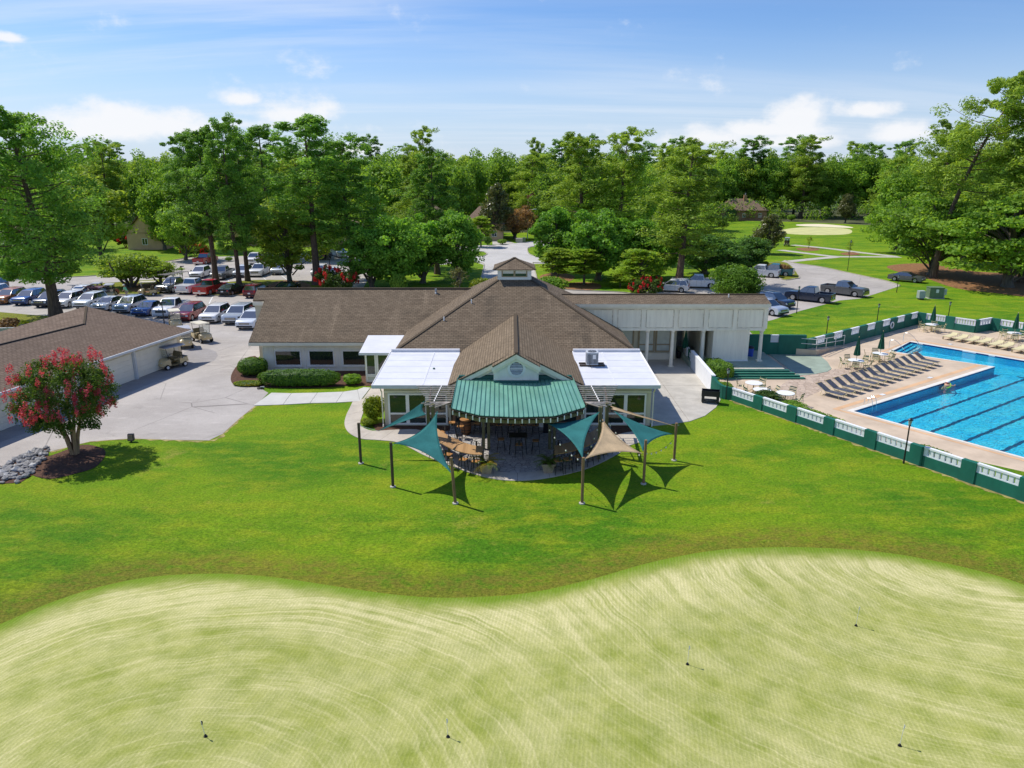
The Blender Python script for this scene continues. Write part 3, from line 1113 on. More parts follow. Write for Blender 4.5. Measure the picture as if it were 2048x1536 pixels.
    leaf('flower_red', (0.50, 0.022, 0.03), (0.78, 0.075, 0.06), 0.3)


setup_materials()
PAINT = {}


def paint(name, col, rough=0.28, metal=0.0):
    if name not in PAINT:
        PAINT[name] = mat('paint_' + name, col, rough, 0.05, 1.2, metal=metal, coat=0.6, spec=0.5)
    return PAINT[name]

# ------------------------------------------------------------------ the ground
def vec2(a):
    return np.array(a[:2], float)


P0, P1, PR, PS0, PS1, PQ = (vec2(G(*p)) for p in ((1707, 823), (1990, 734), (1784, 703), (1820, 684), (2048, 722), (2048, 915.5)))
ua = (P1 - P0) / np.linalg.norm(P1 - P0)
ub = (PQ - P0) / np.linalg.norm(PQ - P0)
us = (PS1 - PS0) / np.linalg.norm(PS1 - PS0)
E0 = P0 + ub * 13.6
E1 = PS0 + us * 23.0
POOL = [tuple(p) for p in (P0, E0, E1, PS0, PR, P1)]
COPING_OUT = offset_line(POOL, -0.42, True)

GREEN = [G(*p) for p in ((-160, 1330), (-60, 1275), (0, 1250), (100, 1205), (200, 1170), (300, 1148), (400, 1141), (480, 1143), (560, 1152), (640, 1165), (720, 1177),
                         (800, 1186), (880, 1190), (960, 1188), (1040, 1183), (1120, 1170), (1200, 1152), (1280, 1130), (1360, 1113), (1440, 1101), (1520, 1096),
                         (1600, 1094), (1700, 1096), (1800, 1104), (1900, 1122), (1980, 1142), (2048, 1165), (2130, 1200), (2230, 1260))]
GREEN = spline(GREEN, 4)
GREEN = GREEN + [(26, 6.0), (-24, 6.0)]

LAWN = [(-150, -30), (150, -30), (150, 420), (-150, 420)]
gx, gy = np.meshgrid(np.arange(-34, 34.1, 0.7), np.arange(5.5, 36, 0.7))
gx = gx.ravel() + np.random.RandomState(1).uniform(-.15, .15, gx.size)
gy = gy.ravel() + np.random.RandomState(2).uniform(-.15, .15, gy.size)


def lawn_fringe(X, Y):
    d = edge_dist(GREEN, X, Y)
    return np.where(inside(GREEN, X, Y), -1.0, np.minimum(d, 50))


cdt('lawn', LAWN, [POOL], MATS['lawn'], (gx, gy), attr={'fringe': lawn_fringe})
cdt('putting_green', GREEN, [], MATS['putting_green'], (gx, gy), z=0.012, attr={'rim': lambda X, Y: np.minimum(edge_dist(GREEN, X, Y), 30)})
b = MB()
R_ = 3500
for x0, x1, y0, y1 in ((-R_, R_, -R_, -30), (-R_, R_, 420, R_), (-R_, -150, -30, 420), (150, R_, -30, 420)):
    b.add([(x0, y0, -0.01), (x1, y0, -0.01), (x1, y1, -0.01), (x0, y1, -0.01)], [(0, 1, 2, 3)])
tag(b.build('ground', MATS['far_ground']), kind='structure')

# wooded ground behind everything
sheet('forest_floor', [(-150, 205), (-60, 190), (-20, 200), (10, 205), (60, 262), (95, 250), (150, 200), (150, 420), (-150, 420)], 0.006, MATS['forest_floor'])

LOT = GL([(-90, 992), (0, 945), (90, 906), (180, 883), (262, 877), (350, 880), (418, 881), (445, 868), (480, 836), (510, 812), (537, 786), (520, 776), (485, 768), (470, 758),
          (480, 737), (514, 718), (526, 706)]) + [(-20.1, 57.4), (-20.1, 70), (24, 70), (25, 78)]
LOT += GL([(1500, 650), (1545, 640), (1600, 622), (1680, 601), (1722, 597), (1800, 572), (1770, 562), (1700, 547), (1640, 534), (1590, 527), (1570, 520), (1545, 532),
           (1500, 545), (1440, 553), (1350, 560), (1320, 570), (1280, 590), (1240, 585), (1150, 581), (1110, 578)])
LOT += GL([(940, 588), (820, 592), (720, 590), (735, 560), (800, 540), (800, 515), (690, 503), (560, 510), (380, 515), (300, 530), (230, 548), (100, 556), (-90, 556)])
sheet('parking_lot', LOT, 0.010, MATS['asphalt'])
kerb(spline(GL([(1800, 572), (1770, 562), (1700, 547), (1640, 534), (1590, 527), (1572, 522)]), 4), MATS['kerb'])
kerb(spline(GL([(1110, 578), (1150, 581), (1240, 585), (1280, 590)]), 4), MATS['kerb'])
kerb(spline(GL([(-90, 556), (100, 556), (230, 548), (300, 530), (380, 515)]), 4), MATS['kerb'])

PATCH = GL([(-90, 930), (0, 885), (120, 842), (235, 795), (300, 768), (345, 752), (400, 730), (428, 722), (436, 712), (432, 703), (415, 698), (385, 696), (368, 706), (340, 722), (235, 766), (0, 842), (-90, 872)])
sheet('asphalt_patch', PATCH, 0.014, MATS['asphalt_patch'])

ROAD = GL([(948, 600), (964, 550), (968, 530), (951, 524), (880, 530), (880, 519), (955, 513), (968, 512), (974, 508), (968, 504), (955, 503), (910, 503), (910, 494),
           (956, 491), (1009, 489), (1062, 483), (1110, 480), (1110, 492), (1062, 494), (1055, 498), (1058, 508), (1072, 513), (1100, 516), (1100, 527), (1065, 528), (1072, 550), (1082, 600)])
sheet('road', ROAD, 0.014, MATS['road'])
kerb(spline(GL([(951, 588), (958, 568), (964, 550), (968, 530), (962, 526), (940, 525)]), 4), MATS['kerb'])
kerb(spline(GL([(1080, 590), (1072, 550), (1065, 528), (1072, 526), (1095, 527)]), 4), MATS['kerb'])
kerb(spline(GL([(930, 514), (955, 513), (968, 512), (974, 508), (968, 504), (950, 503)]), 4), MATS['kerb'])
kerb(spline(GL([(1090, 492), (1062, 494), (1055, 498), (1058, 508), (1072, 513), (1095, 516)]), 4), MATS['kerb'])
sheet('driveway', GL([(985, 489.3), (1009, 488.7), (1030, 486.5), (1010, 481), (985, 480)]), 0.018, MATS['concrete'])

ISLES = []
for k, (pts, straw) in enumerate((
        ([(173, 580), (185, 570), (230, 566), (300, 561), (345, 559), (362, 570), (335, 588), (270, 590), (210, 588)], [(255, 573), (290, 567), (330, 570), (315, 583), (265, 583)]),
        ([(412, 590), (420, 573), (450, 566), (520, 561), (600, 563), (660, 569), (725, 586), (640, 600), (540, 592), (470, 592)],
         [(425, 585), (440, 571), (480, 567), (520, 572), (535, 583), (500, 590), (450, 590)]),
        ([(1528, 531), (1545, 526), (1575, 527), (1598, 553), (1590, 558), (1565, 560), (1545, 545)], [(1540, 532), (1560, 530), (1580, 548), (1565, 552)]))):
    poly = spline(GL(pts), 4, True)
    sheet('grass_island', poly, 0.10, MATS['lawn'], 0.1)
    kerb(poly, MATS['kerb'], True)
    sheet('pine_straw_bed', spline(GL(straw, 0.1), 3, True), 0.106, MATS['pine_straw'])
sheet('pine_straw_bed', spline(GL([(535, 570), (575, 560), (610, 565), (622, 576), (580, 586), (545, 584)], 0.1), 3, True), 0.108, MATS['pine_straw'])
sheet('grass_verge', GL([(-120, 670), (-120, 622), (-20, 624), (60, 631), (140, 636), (210, 642), (150, 720), (-120, 800)]), 0.10, MATS['lawn'], 0.1)
sheet('pine_straw_bed', spline(GL([(1775, 532), (1850, 527), (1950, 543), (2100, 552), (2100, 594), (1990, 586), (1910, 576), (1850, 556), (1800, 545)]), 4, True), 0.012, MATS['pine_straw'])
for pts in ([(1125, 575), (1150, 565), (1195, 567), (1200, 577), (1160, 581)], [(1080, 552), (1115, 545), (1150, 553), (1130, 566), (1095, 566)],
            [(1425, 556), (1440, 551), (1455, 554), (1445, 560)], [(905, 592), (912, 580), (940, 578), (950, 588), (935, 598)],
            [(1592, 497), (1625, 495), (1640, 500), (1610, 502)], [(1680, 507), (1705, 504), (1720, 509), (1695, 511)]):
    sheet('mulch_bed', spline(GL(pts), 4, True), 0.016, MATS['pine_straw'])


def strip(pts, w):
    pts = spline(pts, 6)
    return offset_line(pts, w / 2) + offset_line(pts, -w / 2)[::-1]


for k, pts in enumerate(([(1560, 500), (1621, 507.6), (1672, 513), (1730, 513.5), (1800, 514)], [(1585, 490), (1653, 496.5), (1716, 504.5), (1790, 513)], [(1574, 523.5), (1621, 518.6), (1672, 514)])):
    sheet('cart_path', strip(GL(pts), 2.1), 0.012 + 0.004 * k, MATS['concrete'])
sheet('far_putting_green', spline(GL([(1555, 462), (1600, 455), (1660, 455), (1700, 459), (1697, 468), (1640, 470), (1580, 468)]), 4, True), 0.014, MATS['far_green'])
sheet('sand_bunker', spline(GL([(1595, 449), (1640, 448), (1690, 452), (1705, 456), (1650, 454), (1600, 452)]), 4, True), 0.02, MATS['bunker_sand'])

# painted stall lines in the lot
b = MB()
for (u0, v0, u1, v1) in ((540, 566, 515, 546), (583, 566, 556, 546), (500, 566, 480, 546), (460, 566, 446, 546), (345, 612, 352, 598), (418, 608, 425, 594)):
    a, c = Vector((*G(u0, v0), 0.016)), Vector((*G(u1, v1), 0.016))
    d = (c - a).normalized() * 0.06
    n = Vector((-d.y, d.x, 0))
    b.add([a - n, a + n, c + n, c - n], [(3, 2, 1, 0)])
tag(b.build('parking_line', MATS['paint_line']), kind='structure')

# ---- pool, its coping and the deck
b = MB()
n = len(POOL)
for i in range(n):
    p, q = POOL[i], POOL[(i + 1) % n]
    b.add([(p[0], p[1], -0.66), (q[0], q[1], -0.66), (q[0], q[1], -0.11), (p[0], p[1], -0.11)], [(0, 1, 2, 3)])
basin = b.build('pool_basin', MATS['pool_plaster'])
tag(basin, kind='structure')
b = MB()
b.add([(p[0], p[1], -0.66) for p in POOL], [tuple(range(n))] if True else [])
me = b.mesh('pool_floor')
bmf = bmesh.new()
bmf.from_mesh(me)
bmesh.ops.recalc_face_normals(bmf, faces=bmf.faces)
for f in bmf.faces:
    if f.normal.z < 0:
        f.normal_flip()
bmf.to_mesh(me)
bmf.free()
obj('pool_floor', me, MATS['pool_plaster'], basin)
b = MB()
for i in range(n):
    p, q = POOL[i], POOL[(i + 1) % n]
    b.add([(p[0], p[1], -0.11), (q[0], q[1], -0.11), (q[0], q[1], 0.012), (p[0], p[1], 0.012)], [(0, 1, 2, 3)])
b.build('waterline_tile', MATS['pool_tile'], basin)
IN = offset_line(POOL, 0.004, True)
sheet('pool_water', POOL, -0.07, MATS['pool_water'])
rr = random.Random(3)
for k, px in enumerate(((1767, 840), (1831, 857.5), (1900, 877), (1972, 898.5), (2048, 921), (2130, 946))):
    a = vec2(G(px[0], px[1]))
    a = P0 + ub * float((a - P0) @ ub)
    L0, L1 = 1.3, 21.6
    N = 70
    up, lo = [], []
    for j in range(N + 1):
        c = a + ua * (L0 + (L1 - L0) * j / N)
        o = rr.uniform(-.045, .045)  # sideways jitter puts the water's refraction wobble into the line's shape
        up.append(tuple(c + ub * (0.125 + o)))
        lo.append(tuple(c + ub * (-0.125 + o)))
    poly = lo + up[::-1]
    b = MB()
    for j in range(N):
        b.add([(*lo[j], -0.654), (*lo[j + 1], -0.654), (*up[j + 1], -0.654), (*up[j], -0.654)], [(0, 1, 2, 3)] if (ua[0] * ub[1] - ua[1] * ub[0]) > 0 else [(3, 2, 1, 0)])
    e = a + ua * L1
    b.add([(*(e + ub * -0.75), -0.653), (*(e + ub * -0.75 + ua * 0.3), -0.653), (*(e + ub * 0.75 + ua * 0.3), -0.653), (*(e + ub * 0.75), -0.653)], [(0, 1, 2, 3)])
    b.build('lane_line', MATS['lane_tile'], basin)
# entry steps in the short arm
ur = (PS0 - PR) / np.linalg.norm(PS0 - PR)
for k in range(3):
    b = MB()
    A, B = PR + us * (0.02 + 0.32 * k) * 1.0, PS0 + us * (0.02 + 0.32 * k)
    Cc, D = B + us * 0.31, A + us * 0.31
    b.prism([tuple(A), tuple(B), tuple(Cc), tuple(D)], -0.64, -0.14 - 0.13 * k)
    b.build('step', MATS['plastic_white'] if k == 2 else MATS['pool_plaster'], basin)
_fa, _fb = vec2(G(1463, 800)), vec2(G(2018, 992))
_fd = (_fb - _fa) / np.linalg.norm(_fb - _fa)
DECK = [tuple(G(1459, 795))] + [tuple(_fa + _fd * s_ + np.array([-_fd[1], _fd[0]]) * .03) for s_ in (0.2, 40)] + \
       [tuple(P0 + ub * 22), tuple(P0 + ub * 22 + ua * 36)] + GL([(2048, 668), (2006, 662), (1979, 660.5), (1948, 666), (1832, 649), (1779, 660.5), (1688, 682), (1640, 694)]) + \
       GL([(1520, 694)]) + GL([(1424, 690), (1440, 764)])
b = MB()
vs2 = cdt('pool_deck', DECK, [COPING_OUT], MATS['deck'], z=0.020)
# coping and the tan band outside it
for nm, i0, i1, z, m in (('pool_coping', 0.0, 0.42, 0.034, 'coping'), ('deck_band', 0.9, 1.35, 0.026, 'deck_band')):
    A, B = offset_line(POOL, -i0, True) if i0 else POOL, offset_line(POOL, -i1, True)
    b = MB()
    for i in range(n):
        j = (i + 1) % n
        b.add([(*A[i], z), (*A[j], z), (*B[j], z), (*B[i], z)], [(3, 2, 1, 0)])
        if nm == 'pool_coping':
            b.add([(*B[i], z), (*B[j], z), (*B[j], 0), (*B[i], 0)], [(0, 1, 2, 3)])
            b.add([(*A[i], z), (*A[j], z), (*A[j], 0.012), (*A[i], 0.012)], [(3, 2, 1, 0)])
    o = b.build(nm, MATS[m])
    bm_ = bmesh.new()
    bm_.from_mesh(o.data)
    for f in bm_.faces:
        if f.normal.z < -0.5:
            f.normal_flip()
    bm_.to_mesh(o.data)
    bm_.free()
    tag(o, kind='structure')
sheet('stamped_paving', spline(GL([(1535, 800), (1575, 762), (1622, 748), (1700, 742), (1740, 752), (1660, 775), (1600, 800), (1560, 806)]), 4, True), 0.0245, MATS['stamped_deck'])
sheet('stamped_paving', spline(GL([(1610, 757), (1690, 735), (1745, 742), (1700, 752), (1640, 762)]), 4, True), 0.0285, MATS['stamped_deck'])
sheet('porch_pad', GL([(1536, 708), (1640, 712), (1655, 725), (1663, 738), (1655, 744), (1630, 749), (1596, 752)]), 0.05, MATS['porch_green'], 0.04)
# white depth plates on the tile band and the coping
b = MB()
for px in ((1838, 688), (1935, 705), (1982, 712)):
    p = vec2(G(*px))
    s0 = float((p - PS0) @ us)
    c = PS0 + us * s0
    nn = np.array([-us[1], us[0]])
    w = 0.5 if px[0] != 1935 else 1.1
    b.cbox((c[0] + nn[0] * -0.012, c[1] + nn[1] * -0.012, -0.02), (w, 0.012, 0.09), math.atan2(us[1], us[0]))
for px in ((1765, 790), (1860, 756), (1900, 689)):
    p = G(*px)
    b.cbox((p[0], p[1], 0.038), (0.45, 0.3, 0.012), math.atan2(ua[1], ua[0]))
tag(b.build('depth_plate', MATS['tile_mark'], basin))

# ---- walks and slabs round the clubhouse
def slabs(name, A, B, k, mat_, z=0.03, gap=0.012, th=0.06, root=None):
    """slabs between two plan lines of equal count; k segments per slab"""
    for i in range(0, len(A) - 1, k):
        j = min(i + k, len(A) - 1)
        poly = A[i:j + 1] + B[i:j + 1][::-1]
        c = np.mean(np.array(poly), 0)
        poly = [tuple(c + (np.array(p) - c) * (1 - gap / 1.2)) for p in poly]
        bb = MB().prism(poly, z - th, z)
        bb.build(name, mat_, root)


ring_out = spline(GL([(1300, 880), (1258, 892), (1240, 906), (1180, 936), (1100, 956), (1035, 962), (985, 958), (940, 946), (895, 930), (850, 912), (800, 887), (760, 881), (722, 878), (698, 866), (689, 850),
                      (692, 832), (700, 815), (706, 802)]), 4)
ring_in = spline(GL([(1275, 862), (1235, 870), (1216, 888), (1165, 918), (1095, 939), (1035, 946), (987, 942), (950, 930), (912, 914), (878, 896), (845, 862), (790, 860), (745, 862), (722, 852), (722, 840),
                     (728, 822), (735, 806), (742, 795)]), 4)
walk = thing('curved_walk', 'curved walk of joined concrete slabs round the terrace', 'walkway', (0, 36, 0))
walk['kind'] = 'structure'
slabs('slab', ring_out, ring_in, 4, MATS['walk_concrete'], root=walk)
sheet('walk_bed', ring_out + ring_in[::-1], 0.006, MATS['mulch'])
sheet('terrace_paving', ring_in[:-26] + GL([(800, 848), (860, 848)]) + [(-4.4, 43.85), (4.6, 43.85)] + GL([(1250, 852)]), 0.022, MATS['stamped'])
sheet('mulch_bed', GL([(752, 862), (745, 850), (764, 846), (900, 846), (900, 862), (845, 866), (800, 868)]), 0.027, MATS['mulch'])
sheet('mulch_bed', GL([(1222, 868), (1222, 850), (1300, 850), (1300, 868), (1260, 878)]), 0.027, MATS['mulch'])
entry = thing('entry_walk', 'pale new concrete walk of five slabs from asphalt to side door', 'walkway', (*G(640, 795), 0))
entry['kind'] = 'structure'
A = GL([(506, 812), (566, 810), (620, 807), (672, 806), (720, 803), (741, 776)])
B = GL([(543, 786), (583, 787), (635, 786), (687, 784), (715, 780), (728, 775)])
for i in range(5):
    poly = [A[i], A[i + 1], B[i + 1], B[i]]
    c = np.mean(np.array(poly), 0)
    MB().prism([tuple(c + (np.array(p) - c) * 0.984) for p in poly], -0.03, 0.035).build('slab', MATS['concrete_new'], entry)
sheet('walk_bed', A + B[::-1], 0.005, MATS['mulch'])
sheet('door_pad', GL([(742, 776), (722, 803), (745, 806), (770, 806), (770, 790), (770, 776)]), 0.02, MATS['walk_concrete'])
# right-hand court in jointed slabs
COURT = [(8.95, 43.9)] + GL([(1305, 852), (1340, 849), (1380, 843), (1410, 832), (1432, 815), (1441, 800), (1432, 775), (1400, 722), (1380, 690)]) + [(9.0, 63.0)]
court = thing('entry_court', 'jointed concrete court between right glazed room and white wall', 'courtyard', (11, 50, 0))
court['kind'] = 'structure'
xs = [8.9, 11.55, 15.2, 18]
ys = [40, 44.2, 46.6, 49.6, 53.0, 56.4, 64]
for i in range(3):
    for j in range(6):
        cell = [(xs[i] + .012, ys[j] + .012), (xs[i + 1] - .012, ys[j] + .012), (xs[i + 1] - .012, ys[j + 1] - .012), (xs[i] + .012, ys[j + 1] - .012)]
        pc = clip(COURT, cell)
        if len(pc) > 2:
            MB().prism(pc, -0.03, 0.03).build('slab', MATS['concrete'], court)
sheet('court_bed', COURT, 0.008, MATS['mulch'])
# worn, strawy strips where mowers do not reach
re_ = random.Random(12)
for pts, sd in ((GL([(100, 904), (180, 883), (262, 877), (350, 880), (418, 881), (445, 868), (480, 836), (508, 813)]), -1), ([tuple(_fa + _fd * k * 1.1 + np.array([-_fd[1], _fd[0]]) * -.1) for k in range(28)], -1)):
    pts = spline(pts, 6)
    n_ = len(pts)
    A_, B_ = offset_line(pts, .12), offset_line(pts, -.12)
    o_ = offset_line(pts, 1.0)
    ws = [re_.uniform(.04, .34) for _ in pts]
    dr = [((q[0] - p[0]) * sd, (q[1] - p[1]) * sd) for p, q in zip(pts, o_)]
    sheet('worn_edge', pts + [(p[0] + d[0] * w_, p[1] + d[1] * w_) for p, d, w_ in zip(pts, dr, ws)][::-1], 0.0085, MATS['straw'])
sheet('shrub_bed', spline(GL([(468, 770), (462, 752), (478, 728), (510, 712), (560, 740), (760, 742), (760, 770), (700, 772), (640, 776), (560, 776), (500, 774)]), 3, True), 0.02, MATS['mulch'])
sheet('mulch_bed', spline(GL([(62, 948), (72, 925), (120, 905), (165, 890), (205, 897), (210, 912), (190, 935), (150, 948), (100, 958)]), 5, True), 0.02, MATS['mulch'])

# ------------------------------------------------------------------ the clubhouse
club = thing('clubhouse', 'low white clubhouse with brown shingled hip roof and cupola', 'building', (0.2, 56, 0))
SL = 0.557
X0 = 0.2


def part(b, name, m, parent=None, smooth=False):
    return b.build(name, MATS[m] if isinstance(m, str) else m, parent or club, smooth)


def window(parent, x0, x1, z0, z1, y, panes=1, frame=0.09, depth_=0.10, fm='trim_white', gm='glass', rows=None, name='window'):
    """framed window on a wall facing -y: frame proud of the wall, panes set back in it"""
    rows = rows or [(z0, z1)]
    f = MB()
    f.box(x0, x1, y - depth_, y + .02, z0, z0 + frame)
    f.box(x0, x1, y - depth_, y + .02, z1 - frame, z1)
    cols = [x0 + (x1 - x0) * i / panes for i in range(panes + 1)]
    for i, x in enumerate(cols):
        w = frame if 0 < i < panes else frame
        a = x if i == 0 else (x - frame if i == panes else x - frame / 2)
        f.box(a, a + w, y - depth_ + .004, y + .02, z0 + frame, z1 - frame)
    for k in range(1, len(rows)):
        zz = rows[k][0]
        f.box(x0 + frame, x1 - frame, y - depth_ + .008, y + .02, zz - frame / 2, zz + frame / 2)
    o = part(f, name, fm, parent)
    for i in range(panes):
        for k, (ra, rb) in enumerate(rows):
            a = cols[i] + (frame if i == 0 else frame / 2)
            c = cols[i + 1] - (frame if i == panes - 1 else frame / 2)
            d0 = ra + (frame if k == 0 else frame / 2)
            d1 = rb - (frame if k == len(rows) - 1 else frame / 2)
            part(MB().box(a, c, y - depth_ * 0.45, y - depth_ * 0.45 + 0.02, d0, d1), 'pane', gm, o)
    return o


# main hip roof
ZE, YF, HX = 3.2, 51.0, 8.75
b = MB()
cz = ZE + SL * 7.4
cf, ch = YF + 7.4, HX - 7.4
yb = YF + 2 * HX
q = [(X0 - HX, YF, ZE), (X0 + HX, YF, ZE), (X0 + HX, yb, ZE), (X0 - HX, yb, ZE)]
qt = [(X0 - ch, cf, cz), (X0 + ch, cf, cz), (X0 + ch, cf + 2 * ch, cz), (X0 - ch, cf + 2 * ch, cz)]
b.rface([q[0], q[1], qt[1], qt[0]], (1, 0, 0), .12)
b.rface([q[1], q[2], qt[2], qt[1]], (0, 1, 0), .12)
b.rface([q[2], q[3], qt[3], qt[2]], (1, 0, 0), .12)
b.rface([q[3], q[0], qt[0], qt[3]], (0, 1, 0), .12)
roof = part(b, 'main_roof', 'shingle')
for a, c in ((q[0], qt[0]), (q[1], qt[1])):
    part(MB().beam((a[0], a[1], a[2] + .006), (c[0], c[1], c[2] + .006), 0.26, 0.016), 'hip_cap', 'shingle_tan', roof)
part(MB().box(X0 - HX + .4, X0 + HX - .4, YF + .5, yb - .5, 0, ZE - .05), 'main_wall', 'wall_white')
# vents standing on the roof
for u, v in ((943, 607), (888, 642)):
    for k in range(60):
        y = YF + k * .12
        p = W(u, v, y)
        if p[2] <= ZE + SL * (y - YF):
            break
    part(MB().lathe([(.05, -.1), (.05, .32)], 8, Matrix.Translation(p)), 'vent_pipe', 'trim_white', roof)

# cupola
cu = part(MB(), 'cupola', 'trim_white') if False else None
cw = 1.36
cy0, cy1 = cf + .02, cf + .02 + 2 * cw
b = MB()
zt = W(1028, 541, cy0)[2]
b.box(X0 - cw, X0 + cw, cy0, cy1, cz - .8, cz + .2)
b.box(X0 - cw, X0 - cw + .32, cy0, cy0 + .32, cz + .19, zt)
b.box(X0 + cw - .32, X0 + cw, cy0, cy0 + .32, cz + .19, zt)
b.box(X0 - cw, X0 - cw + .32, cy1 - .32, cy1, cz + .19, zt)
b.box(X0 + cw - .32, X0 + cw, cy1 - .32, cy1, cz + .19, zt)
b.box(X0 - cw - .1, X0 + cw + .1, cy0 - .1, cy1 + .1, zt, zt + .14)
cup = part(b, 'cupola', 'trim_white')
part(MB().box(X0 - cw + .33, X0 + cw - .33, cy0 + .33, cy1 - .33, cz + .19, zt - .01), 'lantern_core', 'blinds', cup)
b = MB()
zb = cz + .2
for x0, x1 in ((X0 - cw + .32, X0 - cw + .42), (X0 - .07, X0 + .07), (X0 + cw - .42, X0 + cw - .32)):
    b.box(x0, x1, cy0 + .05, cy0 + .16, zb, zt)
b.box(X0 - cw + .42, X0 - .07, cy0 + .05, cy0 + .16, zb, zb + .07)
b.box(X0 + .07, X0 + cw - .42, cy0 + .05, cy0 + .16, zb, zb + .07)
part(b, 'window_frame', 'trim_tan', cup)
for x0, x1 in ((X0 - cw + .42, X0 - .07), (X0 + .07, X0 + cw - .42)):
    part(MB().box(x0, x1, cy0 + .12, cy0 + .14, zb + .07, zt - .26), 'pane', 'glass_blue', cup)
    part(MB().box(x0, x1, cy0 + .11, cy0 + .15, zt - .26, zt - .01), 'blind', 'trim_white', cup)
zap = W(1027, 515, (cy0 + cy1) / 2)[2]
e = cw + .34
xc, yc = X0, (cy0 + cy1) / 2
cq = [(xc - e, yc - e, zt + .12), (xc + e, yc - e, zt + .12), (xc + e, yc + e, zt + .12), (xc - e, yc + e, zt + .12)]
b = MB()
for i in range(4):
    b.rface([cq[i], cq[(i + 1) % 4], (xc, yc, zap)], (1, 0, 0) if i % 2 == 0 else (0, 1, 0), .06)
cr = part(b, 'cupola_roof', 'shingle', cup)
for i in (0, 1):
    part(MB().beam(cq[i], (xc, yc, zap + .02), .2, .04), 'hip_cap', 'shingle_tan', cup)

# ---- left wing
LX0, LX1, LYE, LZE, LYR = -21.1, -3.2, 56.7, 2.57, 62.8
LZR = LZE + SL * (LYR - LYE)
b = MB()
b.rface([(LX0, LYE, LZE), (LX1, LYE, LZE), (LX1, LYR, LZR), (LX0, LYR, LZR)], (1, 0, 0), .14)
b.rface([(LX0 - 1.0, LYR, LZR), (LX1, LYR, LZR), (LX1, 68.9, LZE), (LX0 - 1.0, 68.9, LZE)], (1, 0, 0), .14)
ym = LYE + (W(520, 600, 61.4)[2] - LZE) / SL
ym = 61.35
b.rface([(LX0 - 1.0, ym, LZE + SL * (ym - LYE) - .004), (LX0 + .02, ym, LZE + SL * (ym - LYE) - .004), (LX0 + .02, LYR, LZR - .004), (LX0 - 1.0, LYR, LZR - .004)], (1, 0, 0), .14)
wroof = part(b, 'wing_roof', 'shingle')
part(MB().beam((LX0 - 1.0, LYR, LZR + .015), (LX1, LYR, LZR + .015), .3, .04), 'ridge_cap', 'shingle_tan', wroof)
part(MB().box(LX0 - .02, -7.5, LYE - .03, LYE + .03, LZE - .3, LZE - .06), 'fascia', 'trim')
part(MB().slab([(LX0 - .03, LYE, LZE - .16), (LX0 - .03, LYR, LZR - .16), (LX0 - .03, LYR, LZR - .36), (LX0 - .03, LYE, LZE - .36)], .04), 'rake_board', 'trim')
part(MB().box(LX0 - 1.02, LX0, ym - .04, ym + .02, LZE + SL * (ym - LYE) - .45, LZE + SL * (ym - LYE) - .15), 'fascia', 'trim')
LYW = 57.34
b = MB()
b.prism([(-20.2, LYW), (-7, LYW), (-7, 68.3), (-20.2, 68.3)], 0, LZE - .05)
b.add([(-20.2, LYW, 2.4), (-20.2, 68.3, 2.4), (-20.2, LYR, LZR - .2), (-20.15, LYW, 2.4), (-20.15, 68.3, 2.4), (-20.15, LYR, LZR - .2)], [(0, 2, 1), (3, 4, 5)])
wwall = part(b, 'wing_wall', 'wall_white')
part(MB().box(LX0 - .9, -20.2, ym + .1, 68, 0, LZE + SL * (ym - LYE) - .45), 'end_bay_wall', 'siding')
part(MB().box(LX0, -7, LYE + .03, LYW - .002, LZE - .33, LZE - .29), 'soffit', 'trim')
for u0, u1 in ((551, 602), (619, 668), (686, 735)):
    a, c = W(u0, 702, LYW), W(u1, 729, LYW)
    window(club, a[0] - .09, c[0] + .09, c[2] - .09, a[2] + .09, LYW, 1, .09, .12, 'trim_white', 'glass')
    z1 = c[2] - .17
    part(MB().box(a[0] - .16, c[0] + .16, LYW - .14, LYW, z1, z1 + .07), 'window_sill', 'trim_white')
    part(MB().box(a[0] - .02, a[0] + .62, LYW - .03, LYW, .12, z1 - .12), 'wall_panel', 'wall_white')
    part(MB().box(a[0] + .7, c[0], LYW - .03, LYW, .12, z1 - .12), 'wall_panel', 'wall_white')
for u in (526, 547, 610, 677):
    x = W(u, 700, LYW)[0]
    part(MB().box(x - .03, x + .03, LYW - .05, LYW, 0, 2.2), 'batten', 'wall_white')
part(MB().tube([(W(547, 700, LYW)[0], LYW - .07, 2.2), (W(547, 700, LYW)[0], LYW - .07, .05)], .025, 6), 'downspout', 'trim')
for k in range(60):
    y = LYE + k * .12
    p = W(872, 588, y)
    if p[2] <= LZE + SL * (y - LYE):
        break
part(MB().lathe([(.14, -.1), (.12, .1), (.09, .12), (.09, .45)], 8, Matrix.Translation(p)), 'vent_pipe', 'grey_metal', wroof)

# ---- vestibule with its own small white roof
VY = 53.6
a, c = W(718, 706, VY), W(790, 706, VY)
bk = W(733, 681, 56.6)
b = MB()
vx0, vx1 = a[0], X0 - HX + .1
vz = a[2]
b.add([(vx0, VY, vz), (vx1, VY, vz), (vx1, 57.4, vz + .55), (vx0, 57.4, vz + .55), (vx0, VY, vz - .06), (vx1, VY, vz - .06), (vx1, 57.4, vz + .49), (vx0, 57.4, vz + .49)],
      [(0, 1, 2, 3), (7, 6, 5, 4), (4, 5, 1, 0), (5, 6, 2, 1), (6, 7, 3, 2), (7, 4, 0, 3)])
vest = part(b, 'vestibule_roof', 'white_membrane')
part(MB().box(vx0 - .02, vx1, VY - .06, VY - .002, vz - .16, vz + .02), 'gutter', 'gutter', vest)
vw = VY + .25
part(MB().box(vx0 + .35, vx1 + 1, vw, 57.3, 0, vz - .08), 'vestibule_wall', 'siding')
for k in range(14):
    x = vx0 + .35 + k * .16
    if x < vx1:
        part(MB().box(x, x + .025, vw - .025, vw, vz - .45, vz - .09), 'batten', 'siding')
